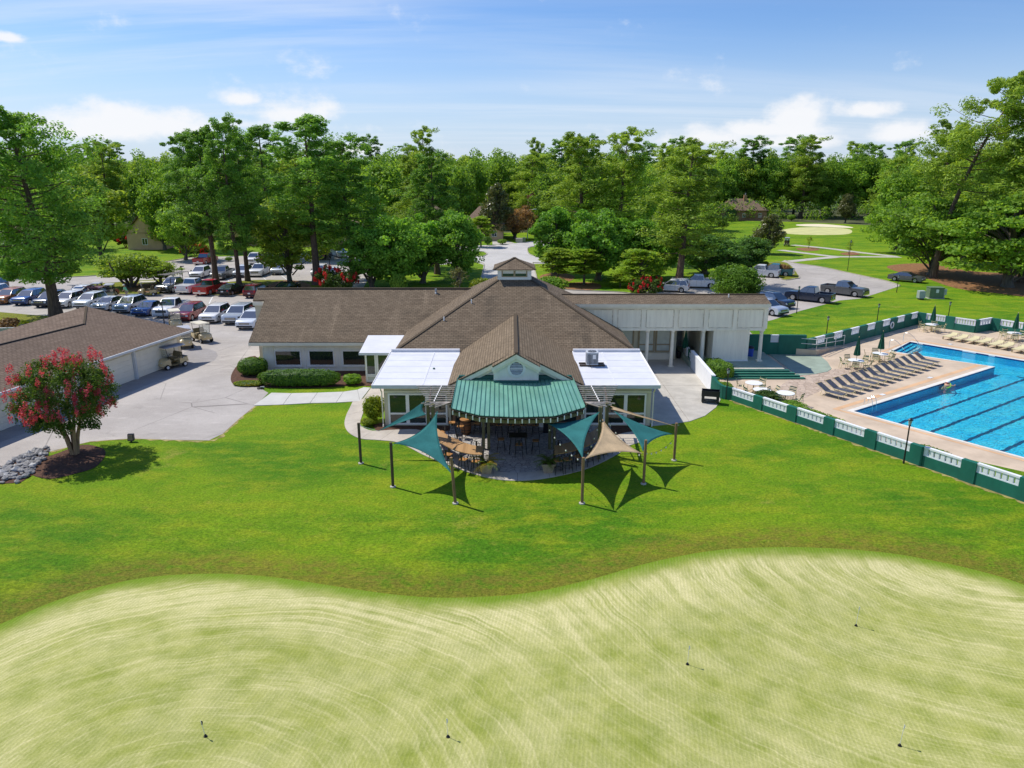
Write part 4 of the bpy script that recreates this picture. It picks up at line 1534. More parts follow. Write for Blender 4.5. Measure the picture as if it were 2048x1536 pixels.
wx = W(728, 720, vw)[0]
window(club, wx + .12, wx + .92, .62, 2.35, vw, 1, .1, .1, 'trim_white', 'glass')
window(club, wx + .12, wx + .92, .1, .6, vw, 1, .1, .1, 'trim_white', 'blinds', name='window')
window(club, wx + .95, wx + 2.2, .1, 2.35, vw, 1, .14, .1, 'trim_white', 'glass', [(.1, .8), (.8, 2.35)], name='door')

# ---- glazed rooms either side of the terrace
SY = 43.85
for side in (-1, 1):
    if side < 0:
        xa, xb = -8.72, -3.75
        wa, wb = -8.1, -3.9
    else:
        xa, xb = 4.35, 9.22
        wa, wb = 4.4, 8.82
    zf, zb_ = 2.85, 3.22
    b = MB()
    b.add([(xa, 43.35, zf), (xb, 43.35, zf), (xb, 51.3, zb_), (xa, 51.3, zb_), (xa, 43.35, zf - .08), (xb, 43.35, zf - .08), (xb, 51.3, zb_ - .08), (xa, 51.3, zb_ - .08)],
          [(0, 1, 2, 3), (7, 6, 5, 4), (4, 5, 1, 0), (5, 6, 2, 1), (6, 7, 3, 2), (7, 4, 0, 3)])
    fl = part(b, 'flat_roof', 'white_membrane')
    # welded sheet seams and the upstand at the back
    for k in range(1, 6):
        y = 43.35 + k * 1.33
        z = zf + (zb_ - zf) * (y - 43.35) / 7.95
        part(MB().box(xa + .06, xb - .1, y, y + .09, z - .02, z + .012), 'seam', 'white_membrane', fl)
    xs_ = xa + 3.1 if side < 0 else xa + 2.1
    part(MB().slab([(xs_, 43.5, zf + .02), (xs_ + .09, 43.5, zf + .02), (xs_ + .09, 50.9, zb_ + .006), (xs_, 50.9, zb_ + .006)], .03), 'seam', 'white_membrane', fl)
    part(MB().box(xa + .05, xb - .02, 50.75, 50.98, zb_ - .1, zb_ + .17), 'upstand', 'white_membrane', fl)
    part(MB().box(xa - .03, xb, 43.27, 43.347, zf - .19, zf + .035), 'gutter', 'gutter', fl)
    xo = xa if side < 0 else xb
    part(MB().slab([(xo - .04 * (side < 0), 43.3, zf + .03), (xo + .04 * (side > 0), 43.3, zf + .03), (xo + .04 * (side > 0), 51, zb_ + .03), (xo - .04 * (side < 0), 51, zb_ + .03)], .2), 'edge_trim', 'trim_white', fl)
    wl = part(MB().box(wa, wb, SY, 51.2, 0, zf - .09), 'room_wall', 'siding')
    k = 0
    x = wa
    while x < wb - .03:
        part(MB().box(x, x + .03, SY - .03, SY, 2.32, zf - .1), 'batten', 'siding', wl)
        x += .165
    for x in (wa, wa + .22, wb - .25):
        part(MB().box(x, x + .05, SY - .04, SY, .0, 2.3), 'batten', 'siding', wl)
    part(MB().box(wa, wb, SY - .05, SY, 2.24, 2.34), 'trim_board', 'trim', wl)
    if side < 0:
        cols = (-7.85, -6.62, -5.38, -4.1)
    else:
        cols = (4.6, 5.9, 7.2, 8.5)
    for a, c in zip(cols, cols[1:]):
        window(club, a, c, .12, 2.2, SY - .001, 1, .11, .09, 'trim_white', 'glass', [(.12, .86), (.86, 2.2)])
    # side wall glazing of the right room and downpipes
    xd = (wa - .12) if side < 0 else (wb + .12)
    part(MB().tube([(xd, SY - .45, zf - .15), (xd, SY - .42, zf - .32), (xd, SY - .08, zf - .55), (xd, SY - .06, .2), (xd - .05 * side, SY - .3, .06)], .045, 6), 'downspout', 'trim', fl)
part(MB().lathe([(.07, 0), (.08, .06), (.05, .1)], 8, Matrix.Translation((-5.2, 46.7, 3.0))), 'roof_drain', 'teal_dark')

# ---- gable over the terrace
GX, GZ = 0.25, 5.22
gs = 0.515
ge0, ge1 = -3.95, 4.45
gy = 42.7
z0_, z1_ = GZ - gs * (GX - ge0), GZ - gs * (ge1 - GX)


def yhit(z):
    return YF + (z - ZE) / SL


b = MB()
b.rface([(ge0, gy, z0_), (GX, gy, GZ), (GX, yhit(GZ) + .05, GZ), (ge0, YF, z0_)], (0, 1, 0), .10)
b.rface([(GX, gy, GZ), (ge1, gy, z1_), (ge1, YF, z1_), (GX, yhit(GZ) + .05, GZ)], (0, 1, 0), .10)
sx = 1.45
zs = GZ - .56 * sx
b.rface([(GX - sx, 42.05, zs), (GX, 42.05, GZ + .02), (GX, 43.4, GZ + .02), (GX - sx, 43.4, zs)], (0, 1, 0), .08)
b.rface([(GX, 42.05, GZ + .02), (GX + sx, 42.05, zs), (GX + sx, 43.4, zs), (GX, 43.4, GZ + .02)], (0, 1, 0), .08)
groof = part(b, 'gable_roof', 'shingle_tan')
part(MB().beam((GX, 42.1, GZ + .032), (GX, yhit(GZ), GZ + .012), .24, .02), 'ridge_cap', 'shingle_tan', groof)
for (xa, za, yy, w_) in ((ge0, z0_, gy + .02, .3), (ge1, z1_, gy + .02, .3)):
    part(MB().slab([(GX, yy, GZ - .1), (xa, yy, za - .1), (xa, yy, za - .1 - w_), (GX, yy, GZ - .1 - w_)], .05), 'rake_board', 'trim', groof)
    part(MB().slab([(GX, yy + .16, GZ - .36), (xa + .25 * (1 if xa < 0 else -1), yy + .16, za - .23), (xa + .25 * (1 if xa < 0 else -1), yy + .16, za - .45), (GX, yy + .16, GZ - .6)], .05), 'rake_board', 'trim', groof)
for sg in (-1, 1):
    part(MB().slab([(GX, 42.06, GZ - .06), (GX + sg * (sx + .02), 42.06, zs - .06), (GX + sg * (sx + .02), 42.06, zs - .34), (GX, 42.06, GZ - .34)], .05), 'rake_board', 'trim', groof)
    part(MB().slab([(GX, 42.15, GZ - .33), (GX + sg * (sx - .06), 42.15, zs - .28), (GX + sg * (sx - .06), 42.15, zs - .46), (GX, 42.15, GZ - .5)], .05), 'rake_board', 'trim', groof)
b = MB()
b.add([(ge0 + .3, 43.05, 2.7), (ge1 - .3, 43.05, 2.7), (ge1 - .3, 43.05, z1_ - .05), (GX, 43.05, GZ - .12), (ge0 + .3, 43.05, z0_ - .05)], [(0, 1, 2, 3, 4)])
part(b, 'gable_wall', 'trim_white')
b = MB()
hw = 1.36
zl = W(1033, 759.5, 42.3)[2]
b.add([(GX - hw, 42.28, zl), (GX + hw, 42.28, zl), (GX + hw, 42.28, zs - .05), (GX, 42.28, GZ - .1), (GX - hw, 42.28, zs - .05),
       (GX - hw, 43.0, zl), (GX + hw, 43.0, zl), (GX + hw, 43.0, zs - .05), (GX, 43.0, GZ - .1), (GX - hw, 43.0, zs - .05)],
      [(0, 1, 2, 3, 4), (9, 8, 7, 6, 5), (5, 6, 1, 0), (1, 6, 7, 2), (5, 0, 4, 9)])
gf = part(b, 'gable_front', 'wall_white')
for x in (GX - hw + .02, GX - hw + .3, GX + hw - .34, GX + hw - .06):
    part(MB().box(x, x + .035, 42.255, 42.279, zl, zs - .1), 'batten', 'wall_white', gf)
part(MB().box(GX - hw, GX + hw, 42.25, 42.28, zl - .02, zl + .06), 'trim_board', 'wall_white', gf)
vc = W(1033, 737, 42.25)
MV = Matrix.Translation((vc[0], 42.26, vc[2])) @ Matrix.Rotation(PI / 2, 4, 'X')
part(MB().lathe([(.40, 0), (.56, 0), (.56, .05), (.40, .05), (.40, 0)], 28, MV, cap=False), 'vent_ring', 'trim_white', gf)
part(MB().lathe([(.40, -.004), (.40, .012)], 24, MV), 'vent_back', 'black_plastic', gf)
for k in range(-3, 4):
    zz = vc[2] + k * .105
    hw2 = math.sqrt(max(.02, .385 ** 2 - (k * .105) ** 2))
    part(MB().hexa([(vc[0] - hw2, 42.19, zz - .045), (vc[0] + hw2, 42.19, zz - .045), (vc[0] + hw2, 42.245, zz + .015), (vc[0] - hw2, 42.245, zz + .015)],
                   [(vc[0] - hw2, 42.19, zz - .03), (vc[0] + hw2, 42.19, zz - .03), (vc[0] + hw2, 42.245, zz + .03), (vc[0] - hw2, 42.245, zz + .03)]), 'louvre', 'steel_unit' if k else 'trim_white', gf)

# ---- standing-seam green roof over the terrace
RY, RZ, rs = 43.0, 3.385, 0.016


def rz(y):
    return RZ - rs * (RY - y)


top0, top1 = W(915, 757, 43.0)[0], W(1146, 757, 43.0)[0]
bot = []
for u, v in ((903, 816), (961.6, 831), (1019, 833.5), (1037, 834), (1109, 832), (1170, 814)):
    d_ = ray(u, v)
    t_ = (RZ - rs * RY - CAMZ) / (d_[2] - rs * d_[1])
    p = [q_ * t_ for q_ in d_]
    y = p[1]
    bot.append((p[0], y))
N = 28
proot = part(MB().slab([(top0 - .05, 43.06, RZ - .09)] + [(x, y + .05, rz(y + .05) - .09) for x, y in bot] + [(top1 + .05, 43.06, RZ - .09)], .05), 'roof_deck', 'weathered')


def botat(s):
    xx = bot[0][0] + (bot[-1][0] - bot[0][0]) * s
    for (xa, ya), (xb, yb2) in zip(bot, bot[1:]):
        if xa <= xx <= xb + 1e-6:
            return xx, ya + (yb2 - ya) * (xx - xa) / (xb - xa)
    return bot[-1]


for i in range(N):
    s0, s1 = i / N, (i + 1) / N
    a0, a1 = top0 + (top1 - top0) * s0, top0 + (top1 - top0) * s1
    (bx0, by0), (bx1, by1) = botat(s0), botat(s1)
    g = .012
    b = MB().slab([(a0 + g, 43.05, RZ), (a1 - g, 43.05, RZ), (bx1 - g, by1, rz(by1)), (bx0 + g, by0, rz(by0))], .03)
    pl_ = part(b, 'roof_panel', 'green_metal')
    part(MB().beam((a0, 43.05, RZ + .012), (bx0, by0, rz(by0) + .012), .035, .06), 'seam', 'green_seam', pl_)
part(MB().beam((top1, 43.05, RZ + .02), (bot[-1][0], bot[-1][1], rz(bot[-1][1]) + .02), .03, .08), 'roof_panel', 'green_metal')
part(MB().hexa([(top0, 42.86, RZ - .01), (top1, 42.86, RZ - .01), (top1, 43.04, RZ), (top0, 43.04, RZ)], [(top0 + .1, 42.9, RZ + .2), (top1 - .1, 42.9, RZ + .2), (top1 - .1, 43.03, RZ + .24), (top0 + .1, 43.03, RZ + .24)]), 'flashing', 'teal_dark')
zq = rz(42.2)
part(MB().hexa([(GX - hw, 42.1, zq), (GX + hw, 42.1, zq), (GX + hw, 42.27, zq), (GX - hw, 42.27, zq)], [(GX - hw, 42.14, zl - .03), (GX + hw, 42.14, zl - .03), (GX + hw, 42.27, zl - .03), (GX - hw, 42.27, zl - .03)]), 'flashing', 'teal_dark')
# rafter tails under the eave
tails = []
nt = 20
for i in range(nt):
    s = (i + .3) / (nt - .4)
    x, y = botat(min(1, s))
    out = Vector((x - GX, y - 44.5, 0)).normalized() if abs(x - GX) > 1.9 else Vector(((x - GX) * .1, -1, 0)).normalized()
    a = Vector((x, y, rz(y) - .13)) - out * .55
    c = Vector((x, y, rz(y) - .19)) + out * .07
    part(MB().beam(a, c, .055, .17), 'rafter_tail', 'weathered')
    part(MB().beam(c - Vector((0, 0, .03)), c + out * .02 + Vector((0, 0, -.03)), .06, .22), 'rafter_end', 'trim_white')
for (xa, ya), (xb, yb2) in zip(bot, bot[1:]):
    part(MB().beam((xa, ya + .2, rz(ya) - .33), (xb, yb2 + .2, rz(yb2) - .33), .09, .2), 'eave_beam', 'post_mossy')
for x in (-1.66, -1.36, 2.2, 2.46):
    y = 39.75
    b = MB().box(x - .085, x + .085, y - .085, y + .085, 0.02, rz(y) - .3)
    b.box(x - .14, x + .14, y - .11, y + .11, rz(y) - .62, rz(y) - .3)
    part(b, 'terrace_post', 'post_mossy')
# back of the terrace: dark glazed doors between white piers, serving counter
part(MB().box(-3.8, 4.4, 43.9, 44.1, 0, 2.9), 'terrace_wall', 'house_brick')
for x0, x1 in ((-3.6, -2.0), (-1.1, 1.5), (2.4, 4.1)):
    window(club, x0, x1, .3 if x0 != -1.1 else .9, 2.4, 43.88, 2 if x1 - x0 < 2 else 3, .08, .08, 'black_metal', 'glass')
for x in (-1.75, 1.9):
    part(MB().box(x - .2, x + .2, 43.6, 43.86, 0, 2.7), 'pier', 'wall_white')
# ---- right wing: open colonnade below, panelled upper wall, shallow roof in front
RWY, RZT = 58.6, 5.33
rx0, rx1 = 4.6, 20.8
zs0 = W(1495, 661, RWY)[2]
ze0 = W(1500, 612, RWY - .25)[2]
b = MB()
b.box(rx0, rx1, RWY, RWY + 1.5, zs0, ze0)
uw = part(b, 'upper_wall', 'wall_grey')
part(MB().box(rx0, rx1 + .25, RWY - .3, RWY - .002, ze0 - .12, ze0 + .16), 'cornice', 'trim')
part(MB().box(rx0, rx1 + .1, RWY - .14, RWY - .002, ze0 - .28, ze0 - .12), 'cornice', 'trim')
part(MB().box(rx0, rx1 + .03, RWY - .07, RWY - .002, zs0 + .0, zs0 + .16), 'band', 'wall_grey')
pu = [1166, 1230, 1287, 1352, 1412, 1470, 1531]
for u in pu:
    x = W(u, 640, RWY)[0]
    if x > rx0 + .1:
        part(MB().box(x - .17, x + .17, RWY - .05, RWY - .002, zs0 + .16, ze0 - .28), 'pilaster', 'wall_grey', uw)
for u0, u1 in zip(pu, pu[1:]):
    x0, x1 = W(u0, 640, RWY)[0] + .25, W(u1, 640, RWY)[0] - .25
    if x1 > rx0 + .8:
        x0 = max(x0, rx0 + .05)
        pn_ = part(MB().box(x0, x1, RWY - .028, RWY - .002, zs0 + .28, ze0 - .36), 'wall_panel', 'wall_grey', uw)
        part(MB().box(x0 - .05, x0 - .003, RWY - .035, RWY - .002, zs0 + .28, ze0 - .36).box(x1 + .003, x1 + .05, RWY - .035, RWY - .002, zs0 + .28, ze0 - .36).box(x0, x1, RWY - .035, RWY - .002, zs0 + .235, zs0 + .277).box(x0, x1, RWY - .035, RWY - .002, ze0 - .357, ze0 - .315), 'panel_outline', 'panel_outline', pn_)  # darker strips paint the shadow lines and stained outlines of the panels
ry = RWY - .3
zr = W(1400, 588.5, ry + 1.75)[2]
b = MB()
xr = rx1 + .25
b.rface([(rx0 - .5, ry, ze0 + .16), (xr, ry, ze0 + .16), (xr - .05, ry + 1.75, zr), (rx0 - .5, ry + 1.75, zr)], (1, 0, 0), .1)
b.rface([(rx0 - .5, ry + 1.75, zr), (xr - .05, ry + 1.75, zr), (xr, 67, zr - 1.4), (rx0 - .5, 67, zr - 1.4)], (1, 0, 0), .1)
wr = part(b, 'wing_roof', 'shingle')
part(MB().beam((rx0 - 2, ry + 1.75, zr + .012), (xr, ry + 1.75, zr + .012), .28, .04), 'ridge_cap', 'shingle_tan', wr)
part(MB().add([(xr - .12, ry + .1, ze0), (xr - .12, 66.8, zs0), (xr - .12, 66.8, zr - 1.5), (xr - .12, ry + 1.75, zr - .12)], [(0, 1, 2, 3)]), 'gable_end', 'wall_grey')
part(MB().lathe([(.05, -.1), (.05, .35)], 8, Matrix.Translation((W(1457, 596, ry + 1.2)[0], ry + 1.2, zr - .25))), 'vent_pipe', 'trim_white', wr)
# lower storey
part(MB().box(8.6, 14.2, 61.2, 66.2, 0, zs0), 'porch_back_wall', 'siding')
xe = W(1425, 700, RWY)[0], W(1497, 700, RWY)[0]
part(MB().box(xe[0], xe[1], RWY + .06, 66.3, .45, zs0 - .002), 'store_wall', 'wall_grey')
part(MB().box(xe[0] - .04, xe[1] + .04, RWY + .02, RWY + .06, .5, .62), 'plinth', 'trim_white')
part(MB().box(xe[0] - .7, xe[0] - .3, RWY + 1.4, 66.2, .0, zs0 - .002), 'passage_wall', 'siding')
part(MB().box(14.2, xe[0] - .7, 64.5, 66.0, 0, 1.0), 'passage_wall', 'siding')
for u, z0c in ((1294, 0), (1344, 0), (1405, .3), (1521, .5)):
    x = W(u, 700, RWY)[0]
    b = MB().lathe([(.19, z0c), (.19, z0c + .1), (.16, z0c + .14), (.135, zs0 - .2), (.18, zs0 - .14), (.18, zs0)], 14, Matrix.Translation((x, RWY + .14, 0)))
    b.box(x - .22, x + .22, RWY - .08, RWY + .36, z0c - .02, z0c + .09)
    part(b, 'column', 'trim')
part(MB().box(19.1, 19.5, 61.4, 61.8, .5, zs0), 'column', 'trim')
for x0, x1 in ((9.3, 10.5), (10.9, 12.3), (12.4, 13.7)):
    window(club, x0, x1, .7, 2.85, 61.18, 1, .11, .1, 'trim_tan', 'blinds', [(.7, 1.35), (1.35, 2.85)])
part(MB().box(9.2, 13.8, 61.0, 61.2, 0.02, .6), 'porch_plinth', 'trim')
dx = W(1350, 700, 62.5)[0]
part(MB().box(13.95, 14.2, 61.3, 64.6, 0, zs0), 'porch_side_wall', 'siding')
part(MB().box(14.25, 15.6, 64.38, 64.5, .0, zs0 - .01), 'porch_side_wall', 'siding')
d = part(MB().box(14.35, 15.4, 64.30, 64.38, .02, 2.15), 'door', 'door_grey')
part(MB().box(15.2, 15.26, 64.24, 64.30, 1.0, 1.06), 'handle', 'chrome', d)
part(MB().box(14.2, 15.6, RWY + .4, 64.4, zs0 - .03, zs0 - .005), 'porch_ceiling', 'trim')
# porch with its green steps
por = MB()
p0, p1 = W(1430, 740, 55.4), W(1569, 740, 55.4)
pz = .5
pf = G(1460, 738, pz)[1]
pxl, pxr = G(1434, 738, pz)[0], G(1569, 738, pz)[0]
por.prism([(pxl - .6, pf), (pxr, pf), (G(1527, 704, pz)[0], G(1527, 704, pz)[1]), (20.3, 64), (14.8, 64), (14.8, RWY)], 0, pz)
porch = tag(part(por, 'porch_floor', 'porch_green'))
part(MB().box(pxl - .6, pxr + .02, pf - .03, pf + .3, pz + .002, pz + .012), 'nosing', 'concrete', porch)
for k in range(4):
    z1 = pz - .02 - .118 * k
    ya, yb2 = pf - .34 * (k + 1), pf - .34 * k - .002
    xr_ = pxr + .30 * (k + 1)
    part(MB().prism([(pxl - .6, ya), (xr_, ya), (xr_ - .02, yb2), (pxl - .6, yb2)], 0.02, z1), 'step', 'step_green', porch)
    part(MB().box(pxl - .6, xr_ + .01, ya - .012, ya + .05, z1 - .012, z1 + .012), 'step_nosing', 'green_metal', porch)

# ------------------------------------------------------------------ trees and shrubs
def cards(rng, P, N_, size, aspect=0.6, jit=0.7, up=0.25, curl=True):
    """leaf-sized faces at points P, roughly facing N_; returns verts (n,4,3)"""
    n = len(P)
    d = N_ + rng.normal(0, jit, (n, 3)) + np.array([0, 0, up])
    d /= np.linalg.norm(d, axis=1)[:, None] + 1e-9
    r = rng.normal(0, 1, (n, 3))
    a = np.cross(d, r)
    a /= np.linalg.norm(a, axis=1)[:, None] + 1e-9
    b_ = np.cross(d, a)
    s = (size * rng.uniform(0.65, 1.35, n))[:, None]
    a = a * s * 0.5
    b_ = b_ * s * 0.5 * aspect
    return np.stack([P - a, P - b_ + a * .1, P + a, P + b_ + a * .1], 1)


def card_mesh(name, V, tint, mat_):
    n = len(V)
    me = bpy.data.meshes.new(name)
    me.vertices.add(n * 4)
    me.vertices.foreach_set('co', V.reshape(-1).astype(np.float32))
    me.loops.add(n * 4)
    me.loops.foreach_set('vertex_index', np.arange(n * 4, dtype=np.int32))
    me.polygons.add(n)
    me.polygons.foreach_set('loop_start', np.arange(0, n * 4, 4, dtype=np.int32))
    me.update(calc_edges=True)
    at = me.attributes.new('tint', 'FLOAT', 'FACE')
    at.data.foreach_set('value', tint.astype(np.float32))
    me.materials.append(MATS[mat_])
    return me


def ellip(rng, c, r, n, shell=0.5):
    """points in an ellipsoid, more of them near its skin, with outward directions"""
    d = rng.normal(0, 1, (n, 3))
    d /= np.linalg.norm(d, axis=1)[:, None]
    k = shell + (1 - shell) * rng.uniform(0, 1, n) ** 0.6
    return np.asarray(c) + d * np.asarray(r) * k[:, None], d


TREES = {}


def tree_proto(key, crown, trunk, hgt, wid):
    TREES[key] = dict(crown=crown, trunk=trunk, h=hgt, w=wid)


def trunk_mesh(name, paths, matn):
    b = MB()
    for pts, rs, n in paths:
        b.tube(pts, rs, n, False)
    me = b.mesh(name, True)
    me.materials.append(MATS[matn])
    return me


def broadleaf(key, seed, h=12.0, rx=4.2, base=0.16, clumps=75, leaves=120, size=0.36, matn='leaf_oak', bark='bark_grey', top=1.0, flat=1.0, cr=0.27, stems=1, ragged=0.22, tr=0.32):
    rng = np.random.RandomState(seed)
    z0, z1 = h * base, h
    cz_, rz_ = (z0 + z1) / 2, (z1 - z0) / 2
    C_ = []
    for i in range(clumps):
        d = rng.normal(0, 1, 3)
        d /= np.linalg.norm(d)
        k = rng.uniform(.42, 1.0) ** .7 * (1 + rng.normal(0, ragged * .5))
        zz = d[2]
        w = 1.0 if zz < 0 else 1.0 - (1 - top) * zz
        C_.append((d[0] * rx * w * k * .80, d[1] * rx * w * k * .80, cz_ + zz * rz_ * k * .86))
    C_ = np.array(C_)
    V, T = [], []
    paths = []
    tops = (0, 0, z0 + rz_ * .9)
    for st in range(stems):
        a = 2 * PI * st / stems + rng.uniform(0, .8)
        o = 0 if stems == 1 else .28
        bx, by = o * math.cos(a), o * math.sin(a)
        ex, ey = (rng.normal(0, .25), rng.normal(0, .25)) if stems == 1 else (rx * .45 * math.cos(a), rx * .45 * math.sin(a))
        t0 = tr if stems == 1 else tr * .6
        paths.append(([(bx, by, -.1), (bx * 1.1, by * 1.1, .35), (bx + (ex - bx) * .35, by + (ey - by) * .35, z0 * .9), (ex, ey, cz_), (ex * 1.15, ey * 1.15, z0 + rz_ * 1.6)],
                      [t0 * 1.35, t0, t0 * .78, t0 * .45, .04], 8))
    for i, c in enumerate(C_):
        r = rx * cr * rng.uniform(.5, 1.4)
        n = int(leaves * rng.uniform(.7, 1.3))
        P, d = ellip(rng, c, (r, r, r * .72 * flat), n, .45)
        V.append(cards(rng, P, d, np.full(n, size), .68, .75, .25))
        T.append(np.clip(rng.normal(rng.uniform(.2, .75), .28, n), 0, 1))
        if i % 3 == 0:
            s = (c[0] * .12, c[1] * .12, max(z0 * .8, c[2] - rz_ * rng.uniform(.35, .7)))
            m = ((s[0] + c[0]) / 2, (s[1] + c[1]) / 2, s[2] + (c[2] - s[2]) * .62)
            paths.append(([s, m, tuple(c)], [tr * .32, tr * .2, .02], 5))
    me = card_mesh(key + '_crown', np.concatenate(V), np.concatenate(T), matn)
    tree_proto(key, me, trunk_mesh(key + '_trunk', paths, bark), h, 2 * rx)


def pine(key, seed, h=22.0, rx=4.0, base=.34, nb=46, tufts=300, matn='leaf_pine', tr=.36, lean=0.0, roundtop=.75, droop=.0, openness=1.0):
    rng = np.random.RandomState(seed)
    bx = np.cumsum(rng.normal(0, .10, 9))
    by = np.cumsum(rng.normal(0, .10, 9))

    def ax(z):
        t = z / h
        return np.array([np.interp(t, np.linspace(0, 1, 9), bx) + lean * t * t, np.interp(t, np.linspace(0, 1, 9), by), z])
    zz = np.linspace(0, h * .97, 12)
    paths = [([tuple(ax(z) - np.array([0, 0, .1 if z == 0 else 0])) for z in zz], [tr * (1.35 if i == 0 else 1) * (1 - .92 * z / h) for i, z in enumerate(zz)], 8)]
    V, T = [], []
    for i in range(nb):
        t = base + (1 - base) * ((i + rng.uniform(0, .9)) / nb)
        z = h * t
        f = (t - base) / (1 - base)
        L = rx * (math.sin(PI * min(1, .12 + f * .88)) ** .7 * (1 - .25 * f) if f < roundtop else (1 - f) / (1 - roundtop) * .62 + .16) * rng.uniform(.62, 1.18)
        a = i * 2.399 + rng.uniform(-.5, .5)
        o = ax(z)
        rise = L * (0.10 + .5 * f - droop * (1 - f)) + rng.normal(0, .55)
        e = o + np.array([math.cos(a) * L, math.sin(a) * L, rise])
        m = (o + e) / 2 + np.array([0, 0, -.06 * L])
        paths.append(([tuple(o), tuple(m), tuple(e)], [tr * .24 * (1 - .6 * f), tr * .14 * (1 - .5 * f), .015], 5))
        k = 3 if L > rx * .6 else 2
        for j in range(k + 1):
            s = 1.0 - .24 * j if j < k else .62
            c = o + (e - o) * s + rng.normal(0, L * .15, 3) * np.array([1, 1, 1.0])
            r = max(.55, L * .25) * rng.uniform(.6, 1.3)
            n = int(tufts / 2.7 * rng.uniform(.6, 1.35) * openness)
            P, d = ellip(rng, c, (r, r, r * .78), n, .35)
            # needle sprays: long thin faces fanned upward and outward
            V.append(cards(rng, P, d * .8, np.full(n, .36), .34, .75, .7))
            T.append(np.clip(rng.normal(rng.uniform(.2, .75), .28, n) + .12 * f, 0, 1))
    me = card_mesh(key + '_crown', np.concatenate(V), np.concatenate(T), matn)
    tree_proto(key, me, trunk_mesh(key + '_trunk', paths, 'bark_pine'), h, 2 * rx)


def layered(key, seed, h=4.5, rx=2.4, matn='leaf_dogwood', size=.24, stems=1, leaves=260):
    """small ornamental tree whose leaves lie in flat tiers"""
    rng = np.random.RandomState(seed)
    V, T, paths = [], [], []
    paths.append(([(0, 0, -.1), (.05, 0, h * .25), (-.08, .05, h * .55), (0, 0, h * .9)], [.14, .11, .07, .02], 7))
    for i in range(26):
        f = (i + .5) / 26
        z = h * (.34 + .64 * f)
        L = rx * math.sin(PI * (.22 + .70 * f)) * rng.uniform(.5, 1.1)
        a = i * 2.4 + rng.uniform(-.4, .4)
        c = np.array([math.cos(a) * L * .75, math.sin(a) * L * .75, z])
        r = rx * .38 * rng.uniform(.8, 1.2)
        P, d = ellip(rng, c, (r, r, r * .22), leaves, .1)
        V.append(cards(rng, P, np.tile([0, 0, 1.0], (leaves, 1)), np.full(leaves, size), .7, .5, .6))
        T.append(np.clip(rng.normal(rng.uniform(.2, .8), .15, leaves), 0, 1))
        paths.append(([(0, 0, z * .72), tuple(c * np.array([.5, .5, .93])), tuple(c)], [.05, .035, .012], 5))
    me = card_mesh(key + '_crown', np.concatenate(V), np.concatenate(T), matn)
    tree_proto(key, me, trunk_mesh(key + '_trunk', paths, 'bark_grey'), h, 2 * rx)


def shrub(key, seed, h=1.6, rx=1.3, matn='leaf_hedge', size=.16, n=2600, bumps=9):
    rng = np.random.RandomState(seed)
    V, T, paths = [], [], []
    for i in range(bumps):
        a = rng.uniform(0, 2 * PI)
        k = rng.uniform(0, .55)
        c = (math.cos(a) * rx * k, math.sin(a) * rx * k, h * rng.uniform(.42, .66))
        r = rx * rng.uniform(.42, .6)
        P, d = ellip(rng, c, (r, r, h * .36), n // bumps, .7)
        P[:, 2] = np.maximum(P[:, 2], .04)
        V.append(cards(rng, P, d, np.full(len(P), size), .7, .55, .3))
        T.append(np.clip(rng.normal(rng.uniform(.3, .7), .2, len(P)), 0, 1))
        paths.append(([(0, 0, -.05), (c[0] * .5, c[1] * .5, c[2] * .6), c], [.04, .03, .012], 5))
    me = card_mesh(key + '_crown', np.concatenate(V), np.concatenate(T), matn)
    tree_proto(key, me, trunk_mesh(key + '_trunk', paths, 'bark_grey'), h, 2 * rx)


pine('pine_a', 11, 22, 4.2, .24, 62, 330, roundtop=.86)
pine('pine_b', 12, 23, 3.6, .28, 58, 300, 'leaf_pine', roundtop=.82)
pine('pine_c', 13, 20, 4.0, .22, 52, 330, 'leaf_pine_warm', roundtop=.88)
pine('pine_big', 14, 19, 6.4, .20, 84, 330, 'leaf_pine', tr=.50, roundtop=.62, droop=.10, lean=-.7)
pine('pine_lean', 15, 22, 5.4, .46, 46, 420, 'leaf_pine_warm', lean=7.0, roundtop=.8)
broadleaf('oak_a', 21, 13, 4.6, .14, 90, 125, .38, 'leaf_oak')
broadleaf('oak_b', 22, 14, 4.3, .12, 85, 125, .38, 'leaf_light', top=.8)
broadleaf('oak_c', 23, 12, 4.8, .10, 95, 120, .38, 'leaf_oak', ragged=.35)
broadleaf('oak_low', 24, 12, 6.6, .09, 130, 150, .36, 'leaf_oak', flat=.55, cr=.22, ragged=.3, tr=.45)
broadleaf('willow_oak', 25, 10, 3.4, .10, 100, 150, .30, 'leaf_willow', cr=.25, top=.75)
broadleaf('willow_oak_b', 26, 9, 3.6, .08, 100, 150, .30, 'leaf_willow', cr=.25, ragged=.3)
broadleaf('dark_tree', 27, 7, 3.0, .05, 80, 150, .25, 'leaf_dark', cr=.28)
broadleaf('magnolia', 28, 10, 3.2, .05, 80, 110, .32, 'leaf_magnolia', cr=.27, top=.6)
broadleaf('cherry', 29, 5, 2.9, .22, 62, 120, .22, 'leaf_light', cr=.26, stems=4, flat=.6, tr=.24)
broadleaf('rust_tree', 30, 7, 3.4, .10, 70, 130, .26, 'leaf_rust', cr=.27)
broadleaf('copper_tree', 31, 9, 2.5, .06, 60, 110, .28, 'leaf_copper', cr=.28, top=.6)
broadleaf('thin_tree', 32, 4.2, 1.2, .22, 30, 34, .16, 'leaf_magnolia', cr=.26, tr=.08)
broadleaf('round_bush', 33, 4.2, 3.0, .0, 110, 200, .20, 'leaf_hedge', cr=.26, ragged=.1, tr=.12)
layered('dogwood', 41)
layered('dogwood_b', 42, 4.6, 2.6)
